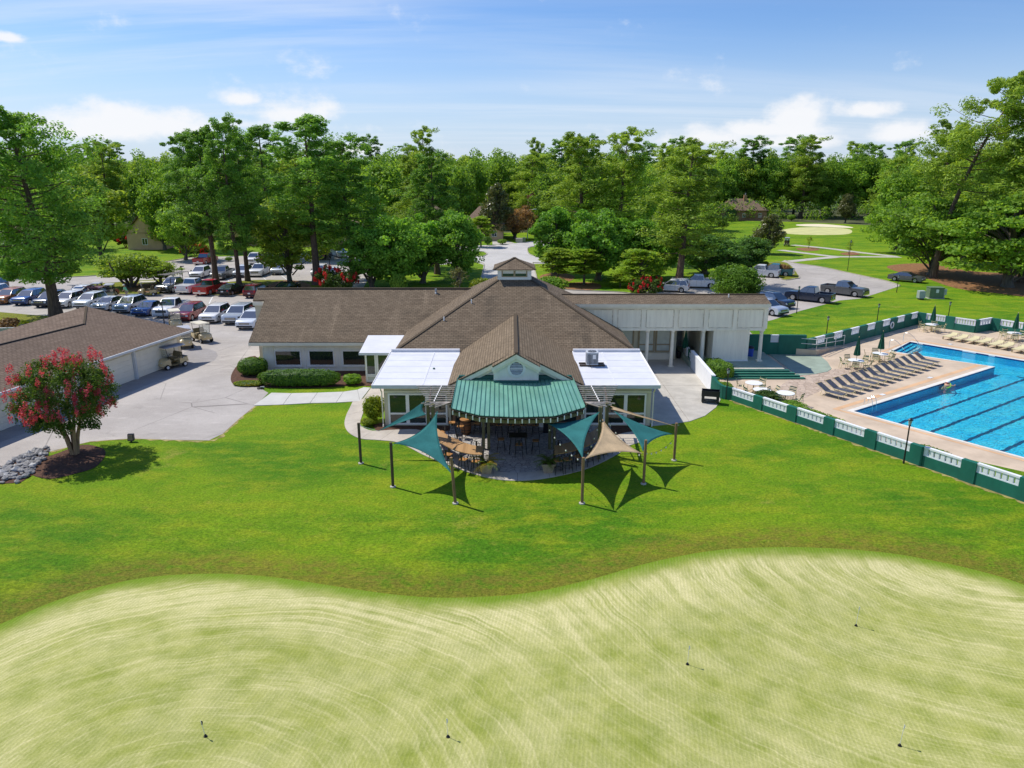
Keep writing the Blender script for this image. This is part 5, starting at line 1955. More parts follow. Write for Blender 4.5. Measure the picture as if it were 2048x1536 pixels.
layered('green_maple', 43, 4.2, 2.3, 'leaf_light', .24)
shrub('shrub_lime', 51, 1.9, 1.5, 'leaf_lime', .17, 3000)
shrub('shrub_green', 52, 1.4, 1.3, 'leaf_box', .16, 2600)
shrub('shrub_rust', 53, 1.5, 1.3, 'leaf_rust', .16, 2400)
shrub('shrub_dark', 54, 1.4, 1.4, 'leaf_dark', .17, 2600)
shrub('hosta', 55, .9, .9, 'leaf_box', .26, 700, 6)


def put_tree(kind, x, y, h, w, name, label, cat='tree', group=None, rz=None, z=0.0, leafm=None):
    T = TREES[kind]
    s = h / T['h']
    sw = w / T['w']
    r = thing(name, label, cat, (x, y, z), rz if rz is not None else random.uniform(0, 6.28), group)
    r.scale = (sw, sw, s)
    o = obj('crown', T['crown'], None, r)
    if leafm:
        recolour(o, MATS[leafm])
    obj('trunk', T['trunk'], None, r)
    return r


def tree_at(kind, u, vb, vt, wpx, name, label, cat='tree', group=None, rz=None, leafm=None):
    x, y = G(u, vb)
    h = W(u, vt, y)[2]
    w = wpx * depth(x, y, h / 2) / F
    return put_tree(kind, x, y, h, w, name, label, cat, group, rz, 0.0, leafm)


FRONT = [
    ('pine_big', 108, 634, 234, 300, 'pine_tree', 'huge dark pine with thick leaning trunk rising behind the cart barn', 0.3),
    ('pine_b', 437, 566, 262, 125, 'pine_tree', 'tall pine leftmost of the trio on the straw island'),
    ('pine_a', 476, 575, 252, 120, 'pine_tree', 'tall pine in the middle of the trio beside the black sedan'),
    ('pine_b', 494, 563, 268, 100, 'pine_tree', 'slim pine rightmost of the trio beside the black sedan'),
    ('pine_b', 545, 505, 255, 120, 'pine_tree', 'tall pine behind the white pickup in far row of lot'),
    ('oak_b', 580, 566, 400, 150, 'oak_tree', 'leafy oak with thick trunk on straw ring of grass island'),
    ('pine_b', 640, 570, 236, 170, 'pine_tree', 'tallest open topped pine left of the red flowering myrtle'),
    ('pine_a', 703, 560, 288, 160, 'pine_tree', 'tall straight pine behind red myrtle at the building corner'),
    ('oak_a', 770, 500, 305, 140, 'oak_tree', 'broad green tree between tall pines behind the left wing'),
    ('pine_a', 872, 548, 318, 130, 'pine_tree', 'slim pine with bare dark stem above the oval oak'),
    ('pine_c', 838, 535, 330, 110, 'pine_tree', 'pine left of the slim bare stemmed pine'),
    ('willow_oak', 745, 580, 440, 130, 'willow_oak', 'dark fine leaved oak just right of red myrtle'),
    ('willow_oak_b', 796, 580, 418, 140, 'willow_oak', 'dark fine leaved oak between myrtle and forked trunk oak'),
    ('willow_oak', 846, 566, 430, 130, 'willow_oak', 'dark fine leaved oak with forked trunk on lawn'),
    ('willow_oak', 918, 566, 408, 112, 'willow_oak', 'pointed oval oak left of the entry road'),
    ('thin_tree', 918, 592, 528, 46, 'sapling', 'thin sparse young tree in mulch ring left of entry road'),
    ('willow_oak', 1108, 548, 400, 110, 'willow_oak', 'upright oval oak right of the entry road'),
    ('willow_oak_b', 1196, 560, 408, 140, 'willow_oak', 'wide fine leaved oak second right of entry road'),
    ('willow_oak', 1262, 556, 425, 120, 'willow_oak', 'fine leaved oak left of the tall warm pine trunk'),
    ('willow_oak_b', 1316, 556, 430, 120, 'willow_oak', 'fine leaved oak touching the tall warm pine trunk'),
    ('pine_c', 1160, 520, 286, 150, 'pine_tree', 'broad warm green pine behind the upright oval oak'),
    ('pine_c', 1235, 522, 276, 140, 'pine_tree', 'highest warm green pine behind the layered dogwoods'),
    ('pine_c', 1357, 567, 300, 185, 'pine_tree', 'big warm green pine with bare trunk behind white car'),
    ('green_maple', 1115, 568, 496, 92, 'maple_tree', 'small bright green maple in mulch right of entry road'),
    ('dogwood', 1168, 570, 498, 100, 'dogwood_tree', 'yellow green tiered dogwood in mulch ring right of maple'),
    ('dogwood_b', 1280, 590, 498, 118, 'dogwood_tree', 'wide yellow green dogwood above red shrub behind roof'),
    ('dogwood', 1240, 574, 545, 62, 'dogwood_tree', 'low umbrella shaped dogwood with dark short stems'),
    ('dark_tree', 1408, 548, 462, 120, 'holly_tree', 'dark dense holly behind the white pickup'),
    ('dark_tree', 1452, 545, 476, 96, 'holly_tree', 'dark dense holly right of the one behind pickup'),
    ('dark_tree', 1500, 538, 470, 90, 'holly_tree', 'dark rounded holly behind the big camellia bush'),
    ('magnolia', 1534, 508, 425, 72, 'magnolia_tree', 'egg shaped dark tree by the golf path'),
    ('round_bush', 1472, 600, 527, 112, 'camellia_bush', 'big round glossy bush behind the right wing roof'),
    ('oak_low', 1862, 550, 380, 225, 'oak_tree', 'spreading low limbed oak with twin trunks near grey sedan', 0.2),
    ('oak_low', 1790, 506, 390, 130, 'oak_tree', 'smaller spreading oak drooping over the golf path', 1.6),
    ('oak_low', 2014, 574, 365, 330, 'oak_tree', 'wide dark oak on pine straw at right edge', 2.2),
    ('oak_a', 1925, 528, 388, 190, 'oak_tree', 'tall oak between the two spreading oaks on straw'),
    ('pine_lean', 1866, 556, 160, 200, 'pine_tree', 'leaning tall pine towering over the spreading oaks', 0.0),
    ('pine_c', 2050, 565, 225, 240, 'pine_tree', 'tall warm pine cut by the right picture edge'),
    ('oak_b', 1975, 500, 360, 190, 'oak_tree', 'light green tree behind the leaning pine'),
    ('cherry', 262, 575, 503, 150, 'cherry_tree', 'low spreading multi stemmed cherry on grass island'),
    ('cherry', 322, 568, 520, 92, 'cherry_tree', 'small cherry nearest the ladder truck on grass island'),
    ('magnolia', 992, 480, 362, 74, 'magnolia_tree', 'olive magnolia beside house at top of entry road'),
    ('copper_tree', 1068, 470, 368, 50, 'copper_tree', 'dark copper leaved tree behind the cobra street light'),
    ('rust_tree', 1030, 478, 408, 86, 'ornamental_tree', 'rusty orange topped tree by end of road'),
    ('dogwood', 962, 494, 432, 62, 'dogwood_tree', 'orange tinged small tree left of road end'),
    ('oak_b', 205, 520, 340, 150, 'oak_tree', 'light green tree behind the huge leaning pine'),
    ('dark_tree', 40, 548, 460, 130, 'holly_tree', 'dark shrubby tree at left edge beyond the road'),
    ('oak_b', 10, 530, 415, 90, 'oak_tree', 'light tree at left edge beyond the road'),
    ('oak_a', 130, 500, 360, 140, 'oak_tree', 'green tree hidden behind huge leaning pine'),
    ('pine_c', 222, 470, 296, 100, 'pine_tree', 'flat topped pine with bare limbs above the left gable house'),
    ('oak_c', 372, 520, 400, 110, 'oak_tree', 'low light tree behind red pickup in far row'),
    ('oak_a', 655, 520, 400, 130, 'oak_tree', 'green tree behind the tallest open topped pine'),
    ('oak_b', 545, 520, 390, 110, 'oak_tree', 'light tree behind white pickups in far row'),
    ('oak_c', 330, 500, 350, 110, 'oak_tree', 'green tree right of the left gable house'),
    ('pine_a', 388, 500, 275, 110, 'pine_tree', 'tall pine left of the trio over the far lot'),
    ('magnolia', 1690, 446, 385, 40, 'young_tree', 'small bright tree in front of woods behind the bunker'),
]
for f in FRONT:
    tree_at(*f[:5], f[5], f[6], rz=f[7] if len(f) > 7 else None)
# two saplings by the golf paths
for u, vb, vt, lab in ((1617, 497, 470, 'staked sapling in mulch between the golf paths'), (1697, 509, 478, 'staked sapling behind the tall thin lamp post')):
    tree_at('thin_tree', u, vb, vt, 16, 'sapling', lab, leafm='leaf_light')
# shrubs with no tall stem
for kind, u, vb, vt, wpx, nm, lab in (
        ('shrub_lime', 962, 592, 556, 80, 'shrub', 'lime shrub showing over roof left of cupola'), ('shrub_green', 1100, 588, 553, 90, 'shrub', 'lime shrub showing over roof right of cupola'),
        ('shrub_green', 797, 592, 548, 52, 'shrub', 'small leafy shrub above the ridge of left wing'), ('shrub_rust', 1566, 551, 528, 36, 'shrub', 'rusty shrub on island right of the teal pickup'),
        ('shrub_rust', 1545, 545, 527, 30, 'shrub', 'rusty shrub behind the teal pickup'), ('shrub_lime', 1530, 536, 522, 24, 'shrub', 'green tinged shrub behind the white pickup at island'),
        ('shrub_green', 458, 523, 514, 22, 'shrub', 'clipped green dome behind the grey pickup in far row'), ('shrub_dark', 1495, 437, 429, 26, 'shrub', 'dark round shrub left before brown house'),
        ('shrub_dark', 1515, 436, 430, 18, 'shrub', 'small round shrub right before brown house'), ('shrub_green', 1583, 442, 429, 26, 'shrub', 'round shrub on slope behind the bunker'),
        ('shrub_dark', 1462, 441, 417, 26, 'shrub', 'cone shaped evergreen before brown house corner'), ('shrub_rust', 26, 672, 634, 78, 'shrub', 'orange green shrub on verge by the board fence'),
        ('shrub_lime', 55, 676, 640, 40, 'shrub', 'lime green shrub right of the orange one by fence'), ('shrub_green', 1005, 489, 478, 30, 'shrub', 'bright shrub on the island at road end'),
        ('shrub_dark', 975, 490, 472, 22, 'shrub', 'dark shrub at the driveway mouth'), ('shrub_dark', 60, 540, 512, 70, 'shrub', 'dark shrub mass beyond the road at left'),
        ('shrub_dark', 130, 545, 520, 60, 'shrub', 'dark shrub right of the mass beyond the road')):
    tree_at(kind, u, vb, vt, wpx, nm, lab, 'shrub')

# the wood behind: each tree a thing; those nothing tells apart share a label and a group
rw = random.Random(5)
WN_ = {}
ORDW = ['first', 'second', 'third', 'fourth', 'fifth', 'sixth', 'seventh', 'eighth', 'ninth', 'tenth', 'eleventh', 'twelfth']


def wlabel(kind, row, where):
    k = WN_[(kind, row, where)] = WN_.get((kind, row, where), -1) + 1
    return '%s %s from left in %s of wood behind %s' % (ORDW[k], KINDS[kind], ('front edge', 'second rank', 'deep part', 'skyline')[row], where)


KINDS = {'oak_a': 'green broadleaf', 'oak_b': 'light green broadleaf', 'oak_c': 'dense broadleaf', 'pine_a': 'dark tall pine', 'pine_c': 'warm green tall pine', 'pine_b': 'slim tall pine'}
for row, (vb, vt, step, w) in enumerate(((470, 322, 62, 80), (455, 306, 54, 84), (440, 300, 52, 80), (424, 299, 50, 76))):
    u = -260 + row * 17
    while u < 2320:
        uu = u + rw.uniform(-14, 14)
        u += step
        if row == 0 and not (-300 < uu < 960 or 1085 < uu < 1440 or uu > 1760):
            continue
        if row == 1 and 1430 < uu < 1740 and False:
            continue
        vbase = vb + rw.uniform(-5, 5)
        if 1420 < uu < 1760:
            vbase = min(vbase, 437) - row * 1.5 - 1
        kind = rw.choice(['oak_a', 'oak_b', 'oak_c', 'oak_b', 'oak_c', 'oak_a', 'oak_b', 'pine_c'])
        top = vt + rw.uniform(-7, 12)
        if 740 < uu < 1030:
            kind = rw.choice(['oak_b', 'oak_b', 'oak_c', 'oak_a'])
        if row >= 2 and rw.random() < .14:
            top -= 14
            kind = 'pine_a'
        where = 'left lot' if uu < 620 else ('clubhouse' if uu < 1400 else ('far fairway' if uu < 1760 else 'right oaks'))
        tree_at(kind, uu, vbase, top, w * rw.uniform(.85, 1.3), 'pine_tree' if 'pine' in kind else 'forest_tree',
                wlabel(kind, row, where), 'tree',
                '%s, %s, %s' % (KINDS[kind], ('edge', 'second rank', 'deep', 'skyline')[row], where))
for u, vb, vt, w, lab in ((845, 450, 268, 86, 'round topped pine standing above the wood left of entry road'), (1330, 450, 300, 70, 'pine head above the wood behind the big warm pine'),
                          (1158, 446, 282, 50, 'dark pine tip above wood behind upright oval oak'), (1600, 436, 283, 90, 'tall broadleaf above the wood behind bunker'),
                          (1775, 462, 322, 76, 'tall tree at wood edge above the smaller spreading oak'), (1868, 480, 258, 130, 'dark pine crown left of the leaning pine'),
                          (1075, 450, 290, 60, 'pine tip above the wood over the entry road')):
    tree_at('pine_c' if w != 150 else 'pine_a', u, vb, vt, w, 'pine_tree', lab)


# brush that closes the foot of the wood
rng_ = np.random.RandomState(77)
V, T = [], []
for (ua_, ub_, v_, hh, nn_) in ((-260, 930, 470, 6, 150), (-260, 960, 452, 9, 150), (1090, 1440, 466, 7, 60), (1380, 1800, 437, 6, 90), (1400, 1800, 427, 14, 190), (1750, 2320, 470, 9, 110), (930, 1440, 446, 8, 90)):
    for i in range(nn_):
        x_, y_ = G(rng_.uniform(ua_, ub_), v_ + rng_.uniform(-4, 4))
        r_ = rng_.uniform(1.8, 3.4)
        P_, d_ = ellip(rng_, (x_, y_, rng_.uniform(.2, 1) ** 1.3 * hh), (r_, r_, r_ * .8), 85, .5)
        P_[:, 2] = np.abs(P_[:, 2])
        V.append(cards(rng_, P_, d_, np.full(85, .62), .7, .7, .3))
        T.append(np.clip(rng_.normal(rng_.uniform(.1, .7), .2, 85), 0, 1))
tag(obj('undergrowth', card_mesh('undergrowth', np.concatenate(V), np.concatenate(T), 'leaf_oak')), 'tangled green brush along the foot of the wood', 'undergrowth', None, 'stuff')


# ---- clipped hedges
def hedge(name, label, cx, cy, L, Wd, H, rz=0.0, matn='leaf_hedge', size=.11, dens=160, seed=1, boxy=3.0, z=0.0, cat='hedge'):
    rng = np.random.RandomState(seed)
    r = thing(name, label, cat, (cx, cy, z), rz)
    n = int(dens * (2 * (L + Wd) * H + L * Wd))
    d = rng.normal(0, 1, (n * 3, 3))
    m = (np.abs(d) ** boxy).sum(1) ** (1 / boxy)
    d = d / m[:, None]
    wgt = rng.uniform(0, 1, len(d)) < 0.9
    d = d[(d[:, 2] > -.8) & wgt][:n]
    bump = 1 + .045 * np.sin(d[:, 0] * 9 * L / 3) * np.cos(d[:, 1] * 5) + rng.normal(0, .02, len(d))
    P = d * np.array([L / 2, Wd / 2, H / 2]) * bump[:, None] + np.array([0, 0, H / 2])
    N_ = np.sign(d) * np.abs(d) ** (boxy - 1) / np.array([L, Wd, H])
    N_ /= np.linalg.norm(N_, axis=1)[:, None]
    V = cards(rng, P, N_, np.full(len(P), size), .7, .42, .2)
    obj('foliage', card_mesh('hedge_leaves', V, np.clip(rng.normal(.5, .25, len(P)), 0, 1), matn), None, r)
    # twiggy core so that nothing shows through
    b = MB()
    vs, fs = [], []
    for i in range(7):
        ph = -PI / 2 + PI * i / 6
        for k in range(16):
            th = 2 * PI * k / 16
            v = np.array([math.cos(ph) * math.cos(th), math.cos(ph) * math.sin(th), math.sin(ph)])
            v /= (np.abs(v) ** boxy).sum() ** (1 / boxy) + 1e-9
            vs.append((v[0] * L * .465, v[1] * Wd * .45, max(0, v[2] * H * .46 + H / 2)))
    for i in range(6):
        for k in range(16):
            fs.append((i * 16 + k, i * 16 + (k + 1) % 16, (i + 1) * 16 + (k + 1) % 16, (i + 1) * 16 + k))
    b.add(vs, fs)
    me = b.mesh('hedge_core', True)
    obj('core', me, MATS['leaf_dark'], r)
    return r


x, y = G(600, 772)
hedge('hedge', 'long clipped rounded hedge under the left wing windows', x, y + .1, 6.0, 1.35, 1.25, 0, seed=2)
x, y = G(505, 752)
hedge('hedge', 'round clipped bush at the left wing corner', x - .1, y + .5, 2.3, 1.9, 1.35, 0, seed=3, boxy=2.4)
x, y = G(497, 770)
hedge('ground_cover', 'low bright ground cover round the corner bush', x, y, 2.2, 1.2, .28, 0, 'leaf_lime', .13, 220, 4, 2.2, cat='shrub')
x, y = G(1437, 752)
hedge('hedge', 'square glossy hedge against end of white court wall', x, y + .3, 1.5, 2.9, 1.15, .25, 'leaf_box', .12, 170, 5, 5)
x, y = G(1447, 782)
hedge('hedge', 'lower green hedge below the square glossy hedge', x, y, 1.2, 1.3, .6, 0, 'leaf_box', .12, 170, 6, 4)
fA, fB = vec2(G(1463, 800)), vec2(G(2018, 992))
fd = (fB - fA) / np.linalg.norm(fB - fA)
fn = np.array([-fd[1], fd[0]])
fa = math.atan2(fd[1], fd[0])
for u0, u1, v, hh, lab, sd in ((1562, 1690, 828, .75, 'long low hedge behind the green and white wall', 7), (1846, 1925, 905, .8, 'short boxy hedge behind wall right of lamp', 8)):
    a, c = vec2(G(u0, v)), vec2(G(u1, v + (u1 - u0) * .28))
    sa, sc = float((a - fA) @ fd), float((c - fA) @ fd)
    m = fA + fd * ((sa + sc) / 2) + fn * .95
    hedge('hedge', lab, m[0], m[1], abs(sc - sa), 1.0, hh, fa, 'leaf_box' if sd == 7 else 'leaf_hedge', .12, 170, sd, 4)
x, y = G(1530, 806)
put_tree('shrub_green', x, y - .2, .95, 2.9, 'shrub', 'loose feathery shrub behind wall by the white pool tables', 'shrub', None, 0.2, leafm='leaf_myrtle')
x, y = G(1585, 822)
put_tree('shrub_green', x, y + .3, .6, 2.6, 'shrub', 'low loose shrub between feathery shrub and long hedge', 'shrub', None, 0.4)
x, y = G(748, 846)
put_tree('shrub_lime', x - .1, y + .3, 1.75, 2.3, 'shrub', 'yellow flowering shrub at left glazed room corner', 'shrub')
x, y = G(738, 851)
put_tree('shrub_green', x, y - .1, .5, 1.5, 'shrub', 'low lime mound before the yellow flowering shrub', 'shrub', leafm='leaf_lime')
x, y = G(708, 768)
put_tree('hosta', x, y, .8, 1.9, 'shrub', 'big leaved plant between hedge and side door', 'shrub')


# ---- crape myrtles in flower
def myrtle(kind, seed, name, label, x, y, h, rx, flowers='flower_pink', leaves=190, clumps=120, size=.135, nf=46, z=0.0):
    rng = np.random.RandomState(seed)
    r = thing(name, label, 'tree', (x, y, z))
    z0 = h * .26
    paths, V, T, Fv, Ft = [], [], [], [], []
    for i in range(7):
        a = 2 * PI * i / 7 + rng.uniform(-.3, .3)
        k = rng.uniform(.45, .8)
        paths.append(([(.12 * math.cos(a), .12 * math.sin(a), -.1), (.3 * math.cos(a), .3 * math.sin(a), h * .18),
                       (rx * k * .55 * math.cos(a), rx * k * .55 * math.sin(a), h * .45), (rx * k * math.cos(a), rx * k * math.sin(a), h * .85)],
                      [.085 * h / 4, .07 * h / 4, .045 * h / 4, .01], 6))
    for i in range(clumps):
        a = rng.uniform(0, 2 * PI)
        t = rng.uniform(0, 1)
        zz = z0 + (h - z0) * (.12 + .86 * t)
        R = rx * (.42 + .62 * math.sin(PI * min(1, .18 + t * .62))) * rng.uniform(.35, 1.0) ** .6
        if t > .8:
            R *= .85
        c = np.array([math.cos(a) * R, math.sin(a) * R, zz])
        rr_ = rx * .19 * rng.uniform(.7, 1.3)
        P, d = ellip(rng, c, (rr_, rr_, rr_ * .8), leaves, .3)
        V.append(cards(rng, P, d, np.full(leaves, size), .6, .8, .3))
        T.append(np.clip(rng.normal(rng.uniform(.2, .8), .2, leaves), 0, 1))
        if i % 3 == 0:
            paths.append(([tuple(c * np.array([.35, .35, .62])), tuple(c * np.array([.75, .75, .9])), tuple(c)], [.025, .016, .006], 4))
    for i in range(nf):
        a = rng.uniform(0, 2 * PI)
        t = rng.uniform(.32, 1.0)
        zz = z0 + (h - z0) * t
        R = rx * (.42 + .62 * math.sin(PI * min(1, .18 + t * .62))) * rng.uniform(.8, 1.1)
        if t > .85:
            R *= rng.uniform(.1, .95)
        c = np.array([math.cos(a) * R, math.sin(a) * R, zz + .08 * h * (t > .8)])
        for j in range(rng.randint(1, 4)):
            cc = c + rng.normal(0, rx * .07, 3)
            P, d = ellip(rng, cc, (rx * .06, rx * .06, rx * .13), 52, .2)
            Fv.append(cards(rng, P, d, np.full(52, size * .62), .9, .6, .3))
            Ft.append(np.clip(rng.normal(rng.uniform(.2, .8), .25, 52), 0, 1))
    obj('crown', card_mesh('myrtle_crown', np.concatenate(V), np.concatenate(T), 'leaf_myrtle'), None, r)
    obj('blossom', card_mesh('myrtle_blossom', np.concatenate(Fv), np.concatenate(Ft), flowers), None, r)
    obj('trunk', trunk_mesh('myrtle_trunk', paths, 'bark_myrtle'), None, r)
    return r


x, y = G(150, 908)
zt_ = W(120, 722, y)[2]
myrtle('m', 61, 'crape_myrtle', 'pink flowering multi stemmed myrtle on mulch mound by stones', x, y, zt_ - .15, 2.4, 'flower_pink', 125, 190, .125, 92)
for u, vb, vt, wpx, lab, sd in ((676, 590, 540, 78, 'red flowering myrtle behind ridge of left wing', 62), (1292, 600, 560, 62, 'low red flowering shrub behind ridge of right wing', 63),
                                (18, 505, 464, 84, 'red flowering myrtle at left edge beyond the road', 64), (252, 495, 470, 40, 'red flowering myrtle before the left gable house', 65),
                                (392, 512, 492, 50, 'orange flowering myrtle behind red pickup', 66)):
    x, y = G(u, vb)
    h_ = W(u, vt, y)[2]
    myrtle('m', sd, 'crape_myrtle', lab, x, y, h_, wpx * depth(x, y) / F / 2, 'flower_red', 60, 70, .26, 34)

# ------------------------------------------------------------------ vehicles
def facepanel(b, a, bb, c, d, u0, u1, v0, v1, off=.012, th=.014):
    """thin pane lying on the quad a-bb-c-d (a,bb lower; c,d upper), inset by u,v"""
    a, bb, c, d = (Vector(p) for p in (a, bb, c, d))
    nrm = (bb - a).cross(d - a).normalized()

    def P(u, v):
        return (a * (1 - u) + bb * u) * (1 - v) + (d * (1 - u) + c * u) * v
    q = [P(u0, v0), P(u1, v0), P(u1, v1), P(u0, v1)]
    o = [p + nrm * off for p in q]
    i = [p - nrm * (th - off) for p in q]
    b.add(o + i, [(0, 1, 2, 3), (7, 6, 5, 4), (0, 4, 5, 1), (1, 5, 6, 2), (2, 6, 7, 3), (3, 7, 4, 0)])


def shell(profile, w, inset, z_c):
    """side profile lofted across the width, edges drawn in at the flanks"""
    cx = sum(p[0] for p in profile) / len(profile)
    b = MB()
    n = len(profile)
    rings = []
    for yy, k in ((-w / 2, inset), (-w / 2 + .07, .02), (-w / 2 + .2, 0), (w / 2 - .2, 0), (w / 2 - .07, .02), (w / 2, inset)):
        ring = []
        for x, z in profile:
            sx_ = k * (1 if x < cx else -1) * min(1, abs(x - cx) / 1.2)
            sz_ = -k * max(0, (z - z_c)) * 1.6
            ring.append((x + sx_, yy, z + sz_))
        rings.append(ring)
    vs = [p for r in rings for p in r]
    fs = []
    for j in range(len(rings) - 1):
        for i in range(n):
            i2 = (i + 1) % n
            fs.append((j * n + i, j * n + i2, (j + 1) * n + i2, (j + 1) * n + i))
    fs.append(tuple(range(n - 1, -1, -1)))
    fs.append(tuple((len(rings) - 1) * n + i for i in range(n)))
    b.add(vs, fs)
    return b


def arch(cx, r, zb, n=7):
    """points of a wheel opening, rear to front"""
    out = []
    z0 = .36
    a0 = math.acos(max(-1, min(1, (zb - z0) / r))) if False else math.asin((zb - z0) / r)
    for i in range(n + 1):
        a = PI - a0 + (a0 * 2 - PI) * i / n
        out.append((cx + r * math.cos(a), z0 + r * math.sin(a)))
    return out


SPEC = dict(
    suv=dict(L=4.65, W=1.88, H=1.70, belt=1.04, hood=.98, wf=1.42, wr=-1.36, r=.36, cab=(1.12, .22, -1.9, -2.24), nose=.78, tail=1.0, rail=True),
    suvbig=dict(L=5.05, W=2.0, H=1.80, belt=1.12, hood=1.08, wf=1.5, wr=-1.5, r=.39, cab=(1.2, .34, -2.05, -2.44), nose=.86, tail=1.08, rail=True),
    sedan=dict(L=4.85, W=1.85, H=1.44, belt=.92, hood=.90, wf=1.42, wr=-1.40, r=.34, cab=(1.2, .22, -.95, -1.9), nose=.70, tail=.96, rail=False),
    pickup=dict(L=5.8, W=2.0, H=1.90, belt=1.18, hood=1.14, wf=1.78, wr=-1.86, r=.42, cab=(1.25, .5, -.74, -.92), nose=.95, tail=1.14, rail=False),
)


def car_proto(kind, capped=False):
    s = SPEC[kind]
    L, Wd, H = s['L'], s['W'], s['H']
    root = thing('parked_' + ('pickup' if kind == 'pickup' else ('sedan' if kind == 'sedan' else 'suv')), 'car', 'pickup' if kind == 'pickup' else ('sedan' if kind == 'sedan' else 'suv'), (0, 0, -50))
    body = paint('white', (.78, .78, .79))
    zb = .27
    xf, xr = L / 2, -L / 2
    ra = s['r'] + .075
    bz = .82 if kind == 'pickup' else s['belt'] - .02
    c0, c1, c2, c3 = s['cab']
    prof = [(xr + .06, zb + .12), (xr + .10, zb)] + arch(s['wr'], ra, zb) + arch(s['wf'], ra, zb) + [(xf - .12, zb - .02), (xf - .02, zb + .16), (xf, .58), (xf - .05, s['nose'])]
    prof += [(xf - .22, s['hood'] - .03), (xf - .6, s['hood'] + .02), (c0 + .02, s['belt'] + .01), (c0 - .2, s['belt'])]
    if kind == 'pickup':
        prof += [(c3 + .02, s['belt']), (c3, bz), (xr + .02, bz), (xr, .6)]
    elif kind == 'sedan':
        prof += [(c3, s['belt'] + .02), (c3 - .12, s['tail']), (xr + .1, s['tail'] - .02), (xr, s['tail'] - .2), (xr + .02, .5)]
    else:
        prof += [(c3, s['belt']), (xr + .05, s['tail'] - .02), (xr, .75), (xr + .02, .5)]
    me = shell(prof, Wd, .06, .7)
    o = obj('body', me.mesh('car_body', True), body, root)
    # greenhouse
    hw, ht = Wd / 2 - .05, Wd / 2 - .27
    zt = H - .07
    zb2 = s['belt'] - .02
    b4 = [(c3, -hw, zb2), (c0, -hw, zb2), (c0, hw, zb2), (c3, hw, zb2)]
    t4 = [(c2, -ht, zt), (c1, -ht, zt), (c1, ht, zt), (c2, ht, zt)]
    b = MB()
    b.add(b4 + t4 + [(c2 + .2, -ht + .2, H), (c1 - .25, -ht + .2, H - .005), (c1 - .25, ht - .2, H - .005), (c2 + .2, ht - .2, H)],
          [(0, 1, 5, 4), (1, 2, 6, 5), (2, 3, 7, 6), (3, 0, 4, 7), (4, 5, 9, 8), (5, 6, 10, 9), (6, 7, 11, 10), (7, 4, 8, 11), (8, 9, 10, 11)])
    cab = obj('cabin', b.mesh('car_cabin', True), body, root)
    gl = MATS['car_glass']
    b = MB()
    facepanel(b, b4[1], b4[2], t4[2], t4[1], .03, .97, .02, .97)
    obj('windscreen', b.mesh('windscreen'), gl, root)
    b = MB()
    facepanel(b, b4[3], b4[0], t4[0], t4[3], .05, .95, .12 if kind == 'suv' else .04, .93)
    obj('rear_window', b.mesh('rear_window'), gl, root)
    ns = 3 if kind.startswith('suv') else 2
    for sg in (0, 1):
        if sg == 0:
            A, B_, Cc, D = b4[0], b4[1], t4[1], t4[0]
        else:
            A, B_, Cc, D = b4[2], b4[3], t4[3], t4[2]
        for i in range(ns):
            b = MB()
            u0, u1 = .03 + .94 * i / ns, .03 + .94 * (i + 1) / ns - .015
            facepanel(b, A, B_, Cc, D, u0, u1, .05, .95)
            obj('side_window', b.mesh('side_window'), gl, root)
    # wheels
    for wx in (s['wf'], s['wr']):
        for sg in (-1, 1):
            M_ = Matrix.Translation((wx, sg * (Wd / 2 - .13), s['r'])) @ Matrix.Rotation(PI / 2, 4, 'X')
            ty = obj('wheel', MB().lathe([(s['r'] * .62, -.11), (s['r'] * .93, -.125), (s['r'], -.09), (s['r'], .09), (s['r'] * .93, .125), (s['r'] * .62, .11)], 16, M_).mesh('tyre', True), MATS['tyre'], root)
            M2 = Matrix.Translation((wx, sg * (Wd / 2 - .025), s['r'])) @ Matrix.Rotation(PI / 2, 4, 'X')
            rb = MB().lathe([(s['r'] * .64, -.02), (s['r'] * .6, .02 * 1), (s['r'] * .15, .005)], 14, M2)
            for k in range(5):
                a = 2 * PI * k / 5
                rb.beam((wx, sg * (Wd / 2 - .01), s['r']), (wx + math.cos(a) * s['r'] * .56, sg * (Wd / 2 - .01), s['r'] + math.sin(a) * s['r'] * .56), .07, .03, (0, 1, 0))
            obj('rim', rb.mesh('rim'), MATS['rim'], ty)
    # face and tail
    zn = s['nose']
    gr = MB().box(xf - .06, xf + .012, -Wd * .29, Wd * .29, .62, zn - .03)
    g = obj('grille', gr.mesh('grille'), MATS['black_plastic'], root)
    for k in range(2):
        obj('grille_bar', MB().box(xf + .005, xf + .03, -Wd * .28, Wd * .28, .67 + .09 * k, .70 + .09 * k).mesh('grille_bar'), MATS['chrome'], g)
    obj('bumper', MB().box(xf - .1, xf + .03, -Wd * .43, Wd * .43, .32, .46).mesh('bumper'), MATS['black_plastic'] if kind != 'pickup' else MATS['chrome'], root)
    obj('rear_bumper', MB().box(xr - .03, xr + .12, -Wd * .44, Wd * .44, .36, .52).mesh('rear_bumper'), MATS['black_plastic'] if kind != 'pickup' else MATS['chrome'], root)
    obj('number_plate', MB().box(xr - .045, xr - .03, -.17, .17, .6, .76).mesh('plate'), MATS['plate'], root)
